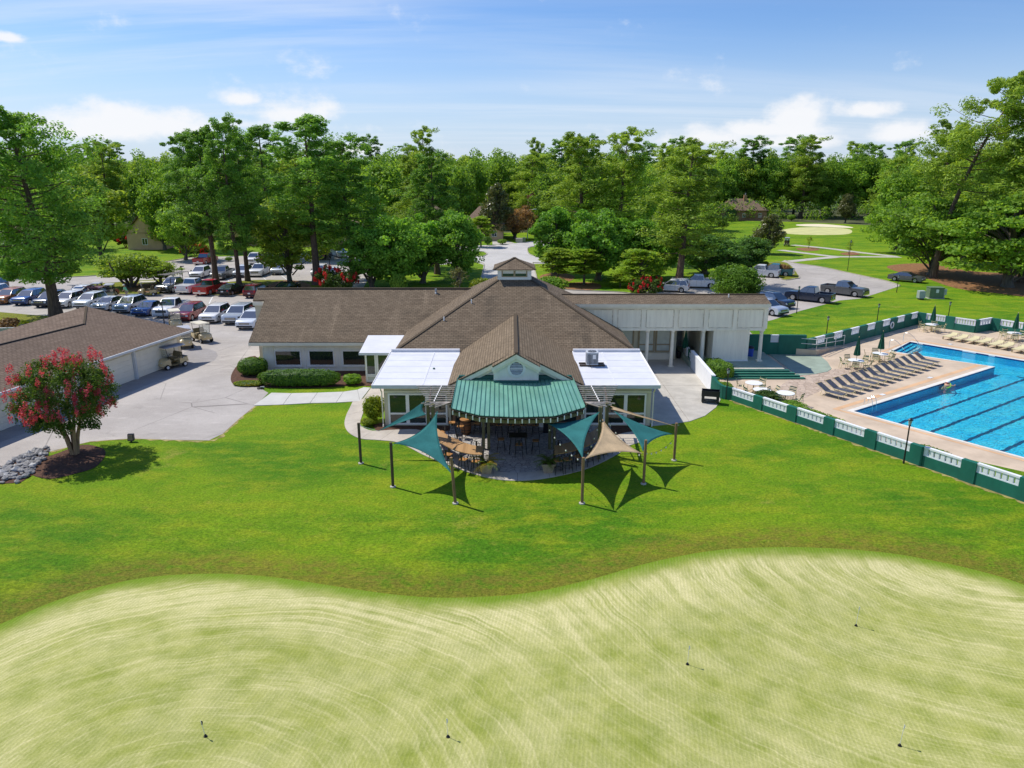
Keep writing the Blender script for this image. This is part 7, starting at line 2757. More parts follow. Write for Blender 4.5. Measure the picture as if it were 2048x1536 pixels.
# square black high table in the middle
x, y = G(1036, 905)
ht_ = thing('high_table', 'square black high table in middle of shaded terrace', 'table', (x, y, .022))
obj('tabletop', MB().box(-.52, .52, -.38, .38, 1.02, 1.06).mesh('high_top'), MATS['black_plastic'], ht_)
for sx_ in (-1, 1):
    for sy_ in (-1, 1):
        obj('leg', MB().tube([(.4 * sx_, .28 * sy_, 1.02), (.5 * sx_, .36 * sy_, 0)], .025, 5).mesh('high_leg'), MATS['black_metal'], ht_)
for dx, dy, f, nm in ((-.98, .15, 0, 'left'), (.05, -.72, PI / 2, 'near'), (1.02, -.1, PI, 'right'), (.05, .8, -PI / 2, 'far')):
    stool(x + dx, y + dy, f, 'dark stool on the %s side of the square black table' % nm, 'stools at the square table')
# serving counter under the windows
x0, y0 = G(1035, 872)
ct = thing('counter', 'grey topped serving counter at back of shaded terrace', 'counter', (.3, 42.6, .022))
MB().box(-1.7, 2.3, 42.4, 42.85, 1.0, 1.06).build('countertop', MATS['concrete'], ct)
MB().box(-1.65, -1.35, 42.45, 42.8, .02, 1.0).build('end_post', MATS['black_plastic'], ct)
MB().box(1.95, 2.25, 42.45, 42.8, .02, 1.0).build('end_post', MATS['black_plastic'], ct)
for k in range(4):
    stool(-.8 + k * .75, 41.9, PI / 2, ('first', 'second', 'third', 'fourth')[k] + ' dark stool from left along the serving counter', 'stools at the counter')

# two curved bars
for side, nm in ((-1, 'left'), (1, 'right')):
    cen = np.array([GX, 43.6])
    cx_ = [G(868, 872, 1.05), G(905, 890, 1.05), (G(940, 904, 1.05)), G(966, 910, 1.05)]
    if side < 0:
        near = spline([G(858, 868, 1.05), G(872, 880, 1.05), G(905, 899, 1.05), G(940, 908.5, 1.05), G(964, 910, 1.05)], 3)
        far = spline([G(858, 846, 1.05), G(884, 864, 1.05), G(912, 879, 1.05), G(945, 891, 1.05), G(966, 893.5, 1.05)], 3)
    else:
        near = spline([G(1109, 909, 1.05), G(1135, 905, 1.05), G(1165, 896, 1.05), G(1195, 882, 1.05), G(1216, 868, 1.05)], 3)
        far = spline([G(1109, 892, 1.05), G(1135, 886, 1.05), G(1162, 877, 1.05), G(1186, 862, 1.05), G(1204, 846, 1.05)], 3)
    br = thing('bar_table', 'curved plank bar on the %s edge of terrace' % nm, 'bar table', (*near[6], .022))
    for i in range(len(near) - 1):
        MB().prism([near[i], near[i + 1], tuple(np.array(far[i + 1]) * .998 + np.array(near[i + 1]) * .002), far[i]], 1.03, 1.075).build('plank', MATS['bar_wood'], br)
    for i in (0, 5, len(near) - 1):
        p = (np.array(near[i]) + np.array(far[i])) / 2
        MB().box(p[0] - .07, p[0] + .07, p[1] - .07, p[1] + .07, .02, 1.03).build('leg', MATS['post_dark'], br)
    MB().tube([(*((np.array(a) + np.array(b2)) / 2), .98) for a, b2 in zip(near, far)], .05, 5).build('rail', MATS['post_dark'], br)
    m = len(near)
    ords = ['first', 'second', 'third', 'fourth', 'fifth', 'sixth']
    cnt = 5 if side < 0 else 6
    for k in range(cnt):
        i = (m - 1) * (k + .35) / cnt
        i0 = int(i)
        p = np.array(near[i0]) + (np.array(near[min(i0 + 1, m - 1)]) - np.array(near[i0])) * (i - i0)
        out = p - cen
        out /= np.linalg.norm(out)
        q = p + out * .22
        stool(q[0], q[1], math.atan2(-out[1], -out[0]), '%s stool from the %s end along lawn side of the %s bar' % (ords[k], 'pergola' if side < 0 else 'planter', nm), 'stools on the lawn side of the %s bar' % nm)
    for k in range(3):
        i0 = int((m - 1) * (k + .6) / 3.4)
        p = np.array(far[i0])
        out = p - cen
        out /= np.linalg.norm(out)
        q = p - out * .28
        stool(q[0], q[1], math.atan2(out[1], out[0]), '%s stool from the %s end along inner side of the %s bar' % (ords[k], 'pergola' if side < 0 else 'planter', nm), 'stools on the inner side of the %s bar' % nm)


# planters with palms
def palm_planter(u, v, lab, seed, yellow):
    x, y = G(u, v)
    r = thing('planter', 'square tapered tan planter %s' % lab, 'planter', (x, y, .03))
    b = MB()
    b.hexa([(-.24, -.24, 0), (.24, -.24, 0), (.24, .24, 0), (-.24, .24, 0)], [(-.34, -.34, .5), (.34, -.34, .5), (.34, .34, .5), (-.34, .34, .5)])
    obj('pot', b.mesh('pot'), MATS['planter_tan'], r)
    b = MB()
    for x0_, x1_, y0_, y1_ in ((-.37, .37, -.37, -.29), (-.37, .37, .29, .37), (-.37, -.29, -.288, .288), (.29, .37, -.288, .288)):
        b.box(x0_, x1_, y0_, y1_, .45, .53)
    obj('rim', b.mesh('pot_rim'), MATS['planter_tan'], r)
    obj('soil', MB().box(-.29, .29, -.29, .29, .46, .51).mesh('soil'), MATS['mulch'], r)
    rng = np.random.RandomState(seed)
    p = thing('potted_palm', 'feathery palm in the planter %s' % lab, 'plant', (x, y, .52))
    V, T, paths = [], [], []
    V2 = []
    for i in range(17):
        a = i * 2.4 + rng.uniform(-.3, .3)
        L = rng.uniform(.6, 1.15)
        el0 = rng.uniform(.5, 1.3)
        pts = []
        for k in range(9):
            t = k / 8
            rr_ = L * (math.cos(el0) * t + .35 * t * t)
            zz = L * (math.sin(el0) * t - .55 * t * t)
            pts.append((math.cos(a) * rr_, math.sin(a) * rr_, zz))
        paths.append((pts, [.012 * (1 - .8 * k / 8) for k in range(9)], 4))
        tgt = V2 if (yellow and rng.rand() < .6) else V
        for k in range(2, 9):
            for sgn in (-1, 1):
                for j in range(2):
                    c = np.array(pts[k]) - (np.array(pts[k]) - np.array(pts[k - 1])) * j * .5
                    d = np.array([-math.sin(a) * sgn, math.cos(a) * sgn, -.25]) * .13 + (np.array(pts[k]) - np.array(pts[k - 1])) * .9
                    w_ = np.array([math.cos(a), math.sin(a), 0]) * .022
                    tgt.append(np.array([c - w_, c + d - w_ * .2, c + d * 1.25, c + w_]))
    for nm2, VV, mt in (('frond', V, 'leaf_palm'), ('yellow_frond', V2, 'leaf_palm_yellow')):
        if VV:
            VV = np.array(VV)
            obj(nm2, card_mesh('palm_leaves', VV, np.clip(rng.normal(.5, .25, len(VV)), 0, 1), mt), None, p)
    obj('stem', trunk_mesh('palm_stem', paths, 'leaf_palm'), None, p)


palm_planter(973, 946, 'at left of the terrace opening', 71, True)
palm_planter(1096, 944, 'at right of the terrace opening', 72, False)

# rooftop air conditioner on two timbers
x, y, z = W(1184, 713, 47.6)
z = 2.85 + .37 * (47.6 - 43.35) / 7.95 + .012
ac = thing('air_conditioner', 'grey rooftop air conditioner on two timbers on right white roof', 'air conditioner', (x, 47.6, z))
for dy in (-.28, .28):
    obj('timber', MB().box(-.85, .85, dy - .06, dy + .06, 0, .1).mesh('timber'), MATS['post_dark'], ac)
b = MB().prism([(-.36, -.4), (.36, -.4), (.4, -.36), (.4, .36), (.36, .4), (-.36, .4), (-.4, .36), (-.4, -.36)], .1, .16)
obj('base', b.mesh('ac_base'), MATS['steel_unit'], ac)
obj('coil', MB().prism([(-.34, -.37), (.34, -.37), (.37, -.34), (.37, .34), (.34, .37), (-.34, .37), (-.37, .34), (-.37, -.34)], .16, .84).mesh('ac_coil'), MATS['black_plastic'], ac)
b = MB()
for k in range(9):
    t = -.34 + .085 * k
    for q in (-.385, .385):
        b.box(t - .016, t + .016, q - .01, q + .01, .16, .84)
        b.box(q - .01, q + .01, t - .016, t + .016, .16, .84)
obj('grille', b.mesh('ac_grille'), MATS['steel_unit'], ac)
obj('cap', MB().prism([(-.36, -.4), (.36, -.4), (.4, -.36), (.4, .36), (.36, .4), (-.36, .4), (-.4, .36), (-.4, -.36)], .84, .95).mesh('ac_cap'), MATS['steel_unit'], ac)
obj('fan', MB().lathe([(.3, .952), (.3, .965)], 18).mesh('ac_fan'), MATS['black_plastic'], ac)
for k in range(4):
    a = PI / 4 * k
    obj('fan_guard', MB().beam((-.3 * math.cos(a), -.3 * math.sin(a), .97), (.3 * math.cos(a), .3 * math.sin(a), .97), .015, .012).mesh('fan_guard'), MATS['steel_unit'], ac)
obj('label_plate', MB().box(.02, .22, -.402, -.396, .5, .8).mesh('ac_plate'), MATS['plastic_white'], ac)
obj('pipe', MB().tube([(-.2, -.42, .35), (-.22, -.52, .25), (-.15, -.6, .06), (-.1, -.75, .02)], .02, 5).mesh('ac_pipe'), MATS['black_plastic'], ac)


# ------------------------------------------------------------------ pool walls, lamps, tables, loungers
def wall_run(name, lab, A, B, bays, h0, h1, pier=.95, ph=.50, start='panel', th=.2, slats=7, th_pier=.30):
    A, B = Vector((A[0], A[1])), Vector((B[0], B[1]))
    d = (B - A).normalized()
    L = (B - A).length
    r = thing(name, lab, 'wall', (A.x, A.y, 0), math.atan2(d.y, d.x))
    bl = L / bays
    for k in range(bays):
        s0 = k * bl
        hh = h0 + (h1 - h0) * (k + .5) / bays
        if start == 'panel':
            pa, pb, qa, qb = s0, s0 + bl - pier, s0 + bl - pier, s0 + bl
        else:
            qa, qb, pa, pb = s0, s0 + pier, s0 + pier, s0 + bl
        obj('pier', MB().box(qa, qb, -th_pier / 2, th_pier / 2, -.15, hh).mesh('pier'), MATS['fence_green'], r)
        obj('base_wall', MB().box(pa, pb, -th / 2, th / 2, -.15, hh - ph - .03).mesh('base_wall'), MATS['fence_green'], r)
        p = obj('slotted_panel', MB().box(pa, pb, -.10, .10, hh - .11, hh - .01).box(pa, pb, -.07, .07, hh - ph - .03, hh - ph + .03).mesh('slotted_panel'), MATS['fence_white'], r)
        w = (pb - pa)
        sw_ = w / (slats + (slats - 1) * .48)
        me = MB().box(0, sw_, -.065, .065, hh - ph + .03, hh - .11).mesh('slat')
        for i in range(slats):
            obj('slat', me, MATS['fence_white'], p, (pa + i * sw_ * 1.48, 0, 0))
    return r


fL = np.linalg.norm(vec2(G(1657, 873.5)) - vec2(G(1463, 800))) / 3
nb = 9
wall_run('pool_wall', 'long green wall with white slotted panels between lawn and pool', fA, fA + fd * fL * nb, nb, .92, 1.32, pier=fL * .27)
# curved drop from the white court wall to the pool wall
b = MB()
cw0, cw1 = vec2(G(1423, 787)), fA
cp = [vec2(cw0) * (1 - t) + vec2(cw1) * t + np.array([-.15, -.25]) * math.sin(PI * t) for t in np.linspace(0, 1, 9)]
for i in range(8):
    h0, h1 = .92 + .5 * (1 - i / 8) ** 3, .92 + .5 * (1 - (i + 1) / 8) ** 3
    a, c = cp[i], cp[i + 1]
    d = (c - a) / np.linalg.norm(c - a)
    n_ = np.array([-d[1], d[0]]) * .12
    b.hexa([(*(a - n_), -.1), (*(c - n_), -.1), (*(c + n_), -.1), (*(a + n_), -.1)], [(*(a - n_), h0), (*(c - n_), h1), (*(c + n_), h1), (*(a + n_), h0)])
tag(b.build('curved_wall', MATS['fence_green']), 'curved green wall end stepping down beside the black cart', 'wall')
# white court wall
wa0, wa1 = vec2(G(1382, 733)), vec2(G(1425, 788))
cwl = thing('court_wall', 'solid white wall along right side of the concrete court', 'wall', (*wa0, 0))
d = (wa1 - wa0) / np.linalg.norm(wa1 - wa0)
MB().cbox(((wa0[0] + wa1[0]) / 2, (wa0[1] + wa1[1]) / 2, .68), (np.linalg.norm(wa1 - wa0), .24, 1.36), math.atan2(d[1], d[0])).build('wall', MATS['fence_white'], cwl)
MB().cbox(((wa0[0] + wa1[0]) / 2, (wa0[1] + wa1[1]) / 2, 1.385), (np.linalg.norm(wa1 - wa0), .28, .05), math.atan2(d[1], d[0])).build('cap', MATS['fence_white'], cwl)
wb = wa0 - d * 1.5
gt = thing('gate', 'dark green gate in the white court wall by the columns', 'gate', (*wb, 0))
MB().cbox((*((wa0 + wb) / 2), .62), (1.4, .06, 1.2), math.atan2(d[1], d[0])).build('gate_leaf', MATS['fence_green'], gt)
MB().cbox((*((wa0 * .6 + wb * .4) - np.array([.05, .0])), .85), (.34, .03, .36), math.atan2(d[1], d[0])).build('notice', MATS['plastic_white'], gt)
MB().cbox((*(wb - d * .9), .62), (1.7, .22, 1.24), math.atan2(d[1], d[0])).build('wall_stub', MATS['fence_white'], gt)
# back walls of the pool yard
bh = 1.4
c1 = vec2(G(1832, 649))
c0 = vec2(G(1612, 679, bh))
wall_run('pool_wall', 'green slotted wall climbing from the ramp to the far corner', c0, c1, 7, bh, bh, pier=1.5, ph=.62, th=.25, slats=6, start='pier')
c2 = vec2(G(1948, 666))
wall_run('pool_wall', 'short green slotted wall behind the far corner table', c1, c2, 2, 1.35, 1.35, pier=.9, ph=.6, th=.25, slats=8, start='pier')
c3 = vec2(G(1979, 660.5))
wall_run('pool_wall', 'stub of green slotted wall stepping back by the beige loungers', c2, c3, 1, 1.35, 1.35, pier=.5, ph=.6, th=.25, slats=5, start='pier')
c4 = vec2(G(2050, 672))
c5 = c3 + (c4 - c3) / np.linalg.norm(c4 - c3) * 12
wall_run('pool_wall', 'green slotted wall behind the right edge table', c3, c5, 4, 1.3, 1.3, pier=.9, ph=.6, th=.25, slats=7, start='pier')
yq = c0[1]
xq = W(1528, 670, yq)[0]
zq_ = W(1570, 670, yq)[2]
wall_run('pool_wall', 'level green wall with one slotted panel behind the ramp rail', (xq - 2.5, yq + .3), (c0[0], yq + .02), 2, zq_, zq_, pier=2.4, ph=.65, th=.25, slats=8)
# ramp with white rail
rp = [G(1520, 707), G(1632, 712), G(1688, 692)]
ramp = thing('ramp', 'low tan access ramp below the white rail', 'ramp', (*rp[0], 0))
ra_, rb_, rc_ = (np.array(p) for p in rp)
z0r, z1r = .72, .52
rw_ = np.array([0.15, 1.5])
MB().hexa([(*ra_, 0), (*rb_, 0), (*(rb_ + rw_), 0), (*(ra_ + rw_), 0)], [(*ra_, z0r), (*rb_, z1r), (*(rb_ + rw_), z1r), (*(ra_ + rw_), z0r)]).build('upper_flight', MATS['deck'], ramp)
rw2 = np.array([-.5, 1.4])
MB().hexa([(*rb_, 0), (*rc_, 0), (*(rc_ + rw2), 0), (*(rb_ + rw2), 0)], [(*rb_, z1r - .003), (*rc_, .04), (*(rc_ + rw2), .04), (*(rb_ + rw2), z1r - .003)]).build('lower_flight', MATS['deck'], ramp)
rl = thing('handrail', 'white two bar handrail along the access ramp', 'handrail', (*ra_, .5))
n1 = [(Vector((*ra_, z0r)), Vector((*rb_, z1r)), 4), (Vector((*rb_, z1r)), Vector((*rc_, .06)), 4)]
for p, q, k in n1:
    p, q = p + Vector((0, .08, 0)), q + Vector((0, .08, 0))
    for hh in (.5, .95):
        MB().tube([p + Vector((0, 0, hh)), q + Vector((0, 0, hh))], .028, 6).build('rail', MATS['pole_white'], rl)
    for i in range(k):
        a = p.lerp(q, i / (k - 1) if k > 1 else 0)
        MB().tube([a, a + Vector((0, 0, .95))], .024, 6).build('baluster', MATS['pole_white'], rl)


# lamps
def lamp(u, v, vt, lab, kind='post'):
    x, y = G(u, v)
    z0 = float(hfun(x, y))
    h = W(u, vt, y)[2]
    r = thing('street_lamp' if kind != 'post' else 'garden_lamp', lab, 'lamp post', (x, y, z0))
    if kind == 'post':
        obj('pole', MB().tube([(0, 0, -.05), (0, 0, .5), (0, 0, h - .42)], [.055, .045, .038], 8).mesh('lamp_pole'), MATS['black_metal'], r)
        obj('collar', MB().lathe([(.05, h - .46), (.09, h - .42), (.05, h - .38)], 8).mesh('lamp_collar'), MATS['black_metal'], r)
        obj('lantern', MB().lathe([(.07, h - .38), (.11, h - .12)], 8).mesh('lantern'), MATS['screen'], r)
        obj('lamp_cap', MB().lathe([(.15, h - .13), (.14, h - .10), (.05, h - .02), (.015, h)], 8).mesh('lamp_cap'), MATS['black_metal'], r)
    elif kind == 'flood':
        obj('pole', MB().tube([(0, 0, -.05), (0, 0, h - .1)], [.06, .05], 8).mesh('lamp_pole'), MATS['black_metal'], r)
        obj('lamp_head', MB().cbox((.12, 0, h - .05), (.5, .26, .12)).cbox((-.16, 0, h - .16), (.1, .2, .2)).mesh('lamp_head'), MATS['black_metal'], r)
    else:
        obj('pole', MB().tube([(0, 0, 0), (0, 0, h - .5)], [.10, .07], 8).mesh('lamp_pole'), MATS['grey_metal'], r)
        obj('arm', MB().tube([(0, 0, h - .55), (.5, -.2, h - .2), (1.6, -.5, h)], .05, 6).mesh('lamp_arm'), MATS['grey_metal'], r)
        obj('lamp_head', MB().hexa([(1.4, -.6, h - .06), (2.2, -.75, h - .03), (2.2, -.5, h - .03), (1.4, -.35, h - .06)], [(1.45, -.55, h + .06), (2.15, -.7, h + .06), (2.15, -.55, h + .06), (1.45, -.4, h + .06)]).mesh('lamp_head'), MATS['grey_metal'], r)
    return r


for u, v, vt, lab in ((1807, 927, 836, 'black garden lamp outside the near pool wall'), (1452, 799, 736, 'black garden lamp at the curved wall end'), (1652, 675, 632, 'black garden lamp behind wall nearest the ramp'),
                      (1754, 642, 607, 'black garden lamp behind middle of the back wall'), (1896, 636, 603, 'black garden lamp behind the far corner table'),
                      (1593, 627, 572, 'thin black lamp post by the black crew pickup'), (1793, 585, 550, 'thin black lamp post before the grey sedan'), (1695, 541, 480, 'tall thin dark post in grass beyond the lot')):
    lamp(u, v, vt, lab)
lamp(331, 664, 604, 'square headed black lot lamp before the red suv', 'flood')
lamp(365, 552, 532, 'black lot lamp behind the ladder truck', 'flood')
lamp(661, 556, 517, 'black lot lamp by the pale car', 'flood')
lamp(1055, 478, 418, 'grey cobra head street light at end of road', 'cobra')


# tables, chairs, umbrellas
def chair_proto():
    r = thing('pool_chair', 'chair', 'chair', (0, 0, -50))
    fr = MATS['tan_frame']
    for sg in (-1, 1):
        obj('frame', MB().tube([(.24, sg * .27, 0), (.24, sg * .27, .62), (-.22, sg * .27, .64), (-.30, sg * .27, 0)], .016, 5).tube([(-.18, sg * .25, .40), (-.34, sg * .25, .92)], .016, 5).mesh('chair_frame'), fr, r)
    for k in range(6):
        obj('seat_strap', MB().box(-.2 + k * .075, -.14 + k * .075, -.25, .25, .40, .415).mesh('seat_strap'), MATS['tan_sling'] if k % 2 == 0 else MATS['umbrella_green'], r)
    for k in range(4):
        x = -.23 - k * .035
        obj('back_strap', MB().box(x - .008, x + .008, -.25, .25, .54 + k * .105, .61 + k * .105).mesh('back_strap'), MATS['tan_sling'] if k % 2 == 0 else MATS['umbrella_green'], r)
    return r


def table_proto():
    r = thing('pool_table', 'table', 'table', (0, 0, -50))
    obj('tabletop', MB().lathe([(.60, .69), (.62, .705), (.62, .725), (.60, .735)], 26).mesh('pool_top'), MATS['table_white'], r)
    obj('column', MB().lathe([(.05, .04), (.05, .69)], 10).mesh('table_column'), MATS['tan_frame'], r)
    for k in range(4):
        a = PI / 4 + PI / 2 * k
        obj('leg', MB().tube([(.04 * math.cos(a), .04 * math.sin(a), .25), (.42 * math.cos(a), .42 * math.sin(a), .02)], .022, 5).tube([(.42 * math.cos(a), .42 * math.sin(a), .02), (.40 * math.cos(a), .40 * math.sin(a), .68)], .016, 5).mesh('table_leg'), MATS['tan_frame'], r)
    return r


def umbrella_proto():
    r = thing('umbrella', 'umbrella', 'umbrella', (0, 0, -50))
    obj('pole', MB().tube([(0, 0, .05), (0, 0, 2.75)], .022, 7).mesh('umbrella_pole'), MATS['trim_tan'], r)
    # furled canopy: folded cloth in eight pleats
    vs, fs = [], []
    prof = [(.05, 1.18), (.20, 1.16), (.24, 1.25), (.21, 1.5), (.16, 1.9), (.10, 2.35), (.05, 2.62), (.015, 2.74)]
    n = 16
    for rr_, z in prof:
        for k in range(n):
            a = 2 * PI * k / n
            q = rr_ * (1.15 if k % 2 == 0 else .78)
            vs.append((q * math.cos(a), q * math.sin(a), z + (.03 if k % 4 == 0 else 0)))
    for i in range(len(prof) - 1):
        for k in range(n):
            k2 = (k + 1) % n
            fs.append((i * n + k, i * n + k2, (i + 1) * n + k2, (i + 1) * n + k))
    fs.append(tuple(range(n - 1, -1, -1)))
    obj('canopy', MB().add(vs, fs).mesh('furled_canopy', True), MATS['umbrella_green'], r)
    obj('finial', MB().lathe([(.03, 2.74), (.035, 2.78), (.01, 2.83)], 8).mesh('finial'), MATS['trim_tan'], r)
    return r


chp, chu = chair_proto(), [False]
tbp, tbu = table_proto(), [False]
ump, umu = umbrella_proto(), [False]
for u, v, um, nch, lab, a0 in ((977, 0, 0, 0, None, 0),) if False else (
        (1710, 738, True, 5, 'white table with closed umbrella by the ramp', .5), (1758, 724, True, 5, 'white table with closed umbrella by pool steps', .2),
        (1862, 663, True, 5, 'white table with closed umbrella in wall corner', .9), (2026, 681, True, 5, 'white table with closed umbrella at right picture edge', .4),
        (1506, 785, False, 3, 'white table nearest the green steps', .7), (1522, 799, False, 2, 'white table behind the feathery shrub', 3.3), (1569, 806, False, 4, 'white table between long hedge and loungers', .8)):
    x, y = G(u, v)
    place(tbp, tbu, (x, y, .026), random.uniform(0, 1), lab, 'round white pool tables')
    if um:
        place(ump, umu, (x, y, .026), random.uniform(0, 1), 'closed dark green umbrella through the ' + lab.replace(' with closed umbrella', ''), 'closed green umbrellas', (1, 1, .97))
    for k in range(nch):
        a = a0 + 2 * PI * k / nch
        dirs = ['pool side', 'far right', 'far side', 'far left', 'left side', 'near side', 'right side', 'near right']
        nm = ['right', 'far right', 'far', 'far left', 'left', 'near left', 'near', 'near right'][int(round(a / (PI / 4))) % 8]
        place(chp, chu, (x + .92 * math.cos(a), y + .92 * math.sin(a), .026), a + PI, 'tan strapped chair on %s side of the %s' % (nm, lab.replace(' with closed umbrella', '')), 'strapped chairs at the pool tables')


def lounger_proto(name, sling, high):
    r = thing(name, 'lounger', 'sun lounger', (0, 0, -50))
    L0, L1 = -1.0, 1.0
    zs = .34
    bx = -.25
    back = [(bx, zs), (-.62, zs + .22 * high), (-.98, zs + .42 * high)]
    for sg in (-1, 1):
        y = sg * .34
        obj('side_rail', MB().tube([(L1, y, zs - .02), (bx, y, zs), (back[1][0], y, back[1][1]), (back[2][0], y, back[2][1])], .022, 5).mesh('side_rail'), MATS['tan_frame'], r)
        obj('leg', MB().tube([(.72, y, zs), (.84, y, 0), (.55, y, 0)], .018, 5).mesh('lounger_leg'), MATS['tan_frame'], r)
        obj('leg', MB().tube([(-.15, y, zs), (-.32, y, .02), (-.62, y, .06), (-.52, y, zs * .95)], .018, 5).mesh('lounger_leg'), MATS['tan_frame'], r)
    obj('cross_bar', MB().tube([(L1, -.34, zs - .02), (L1 + .03, 0, zs - .04), (L1, .34, zs - .02)], .022, 5).mesh('cross_bar'), MATS['tan_frame'], r)
    n = 26 if sling == 'navy' else 24
    m = MATS['navy_sling'] if sling == 'navy' else MATS['tan_sling']
    b = MB()
    P = [(L1 - .04, zs + .01), (bx, zs + .012), (back[1][0], back[1][1] + .012), (back[2][0] + .02, back[2][1] + .012)]
    if sling == 'navy':
        for (x0_, z0_), (x1_, z1_) in zip(P, P[1:]):
            b.add([(x0_, -.31, z0_), (x0_, .31, z0_), (x1_, .31, z1_), (x1_, -.31, z1_), (x0_, -.31, z0_ - .02), (x0_, .31, z0_ - .02), (x1_, .31, z1_ - .02), (x1_, -.31, z1_ - .02)],
                  [(0, 1, 2, 3), (7, 6, 5, 4), (0, 4, 5, 1), (1, 5, 6, 2), (2, 6, 7, 3), (3, 7, 4, 0)])
        obj('sling', b.mesh('sling'), m, r)
        obj('head_bar', MB().box(back[2][0] - .10, back[2][0] - .02, -.34, .34, back[2][1] - .03, back[2][1] + .05).mesh('head_bar'), MATS['trim_tan'], r)
    else:
        for (x0_, z0_), (x1_, z1_) in zip(P, P[1:]):
            b.add([(x0_, -.33, z0_), (x0_, .33, z0_), (x1_, .33, z1_), (x1_, -.33, z1_), (x0_, -.33, z0_ - .02), (x0_, .33, z0_ - .02), (x1_, .33, z1_ - .02), (x1_, -.33, z1_ - .02)],
                  [(0, 1, 2, 3), (7, 6, 5, 4), (0, 4, 5, 1), (1, 5, 6, 2), (2, 6, 7, 3), (3, 7, 4, 0)])
        obj('sling', b.mesh('sling'), m, r)
        obj('armrest', MB().tube([(-.35, -.38, zs), (-.4, -.4, zs + .22), (-.9, -.4, zs + .24), (-.95, -.38, zs + .2)], .018, 5).mesh('armrest'), MATS['trim_tan'], r)
        obj('armrest', MB().tube([(-.35, .38, zs), (-.4, .4, zs + .22), (-.9, .4, zs + .24), (-.95, .38, zs + .2)], .018, 5).mesh('armrest'), MATS['trim_tan'], r)
        for sg in (-1, 1):
            ring = [(.72 + .13 * math.cos(a), sg * .37, .13 + .13 * math.sin(a)) for a in [2 * PI * k / 10 for k in range(11)]]
            obj('wheel', MB().tube(ring, .018, 4, False).mesh('lounger_wheel'), MATS['black_metal'], r)
    return r


ORD = ['first', 'second', 'third', 'fourth', 'fifth', 'sixth', 'seventh', 'eighth', 'ninth', 'tenth', 'eleventh', 'twelfth', 'thirteenth', 'fourteenth', 'fifteenth', 'sixteenth']
lp, lu = lounger_proto('sun_lounger', 'navy', 1.0), [False]
la, lb = vec2(G(1661, 793)), vec2(G(1852, 728))
foot = math.atan2(ub[1], ub[0])
NL = 14
for k in range(NL):
    p = la + (lb - la) * k / (NL - 1)
    place(lp, lu, (p[0], p[1], .028), foot + random.uniform(-.03, .03), 'navy sling sun lounger, %s from the pool ladder end of its row' % ORD[k], 'navy sun loungers in the row beside the pool')
l2, l2u = lounger_proto('sun_lounger', 'tan', .35), [False]
for k, (u, v) in enumerate(((1901, 678), (1922, 682), (1945, 685.5), (1968, 689), (1992, 694), (2013, 698), (2040, 704), (2064, 709))):
    x, y = G(u, v)
    place(l2, l2u, (x, y, .028), math.atan2(-ua[1], -ua[0]) + random.uniform(-.05, .05), 'tan sun lounger, %s from the far corner along the back of pool' % ORD[k], 'tan sun loungers behind the pool')
# ladders and grab rails
def hoop(name, lab, p, d, n_, h=.8, reach=.75, w=.5, z0=.02):
    r = thing(name, lab, 'pool rail', (*p, z0))
    for sg in (-1, 1):
        o_ = np.array(n_) * w / 2 * sg
        pts = [(*(np.array(p) + o_ - np.array(d) * reach * .55), z0), (*(np.array(p) + o_ - np.array(d) * reach * .5), z0 + h * .8), (*(np.array(p) + o_ - np.array(d) * reach * .2), z0 + h),
               (*(np.array(p) + o_ + np.array(d) * reach * .15), z0 + h * .85), (*(np.array(p) + o_ + np.array(d) * reach * .3), z0 - .25)]
        MB().tube(spline(pts, 5), .022, 7).build('rail', MATS['chrome'], r, True)
    return r


hoop('pool_ladder', 'chrome ladder rails at near corner of the pool by loungers', P0 + ua * 2.2, ub, ua, .55)
hoop('pool_ladder', 'chrome ladder rail at right edge of the near pool side', P0 + ub * 10.7, ua, ub, .7)
for t, lab in ((.12, 'chrome grab rail on near side of the pool steps'), (.9, 'chrome grab rail on far side of the pool steps')):
    p = PR + (PS0 - PR) * t
    r = thing('grab_rail', lab, 'pool rail', (*p, .02))
    pts = [(*(p - us * .5), .02), (*(p - us * .5), .75), (*(p - us * .35), .9), (*(p + us * .1), .85), (*(p + us * .9), .15), (*(p + us * .95), -.3)]
    MB().tube(spline(pts, 5), .024, 7).build('rail', MATS['chrome'], r, True)
# life ring on the back wall
p = c0 + (c1 - c0) * .72
dn = (c1 - c0) / np.linalg.norm(c1 - c0)
nn = np.array([dn[1], -dn[0]])
r = thing('life_ring', 'white life ring hanging on the back green wall', 'life ring', (*(p + nn * .22), .75))
pts = [Vector((*(p + nn * .24), .75)) + Vector((dn[0] * math.cos(a) * .3, dn[1] * math.cos(a) * .3, .3 * math.sin(a))) for a in [2 * PI * k / 16 for k in range(17)]]
MB().tube(pts, .06, 8, False).build('ring', MATS['plastic_white'], r, True)

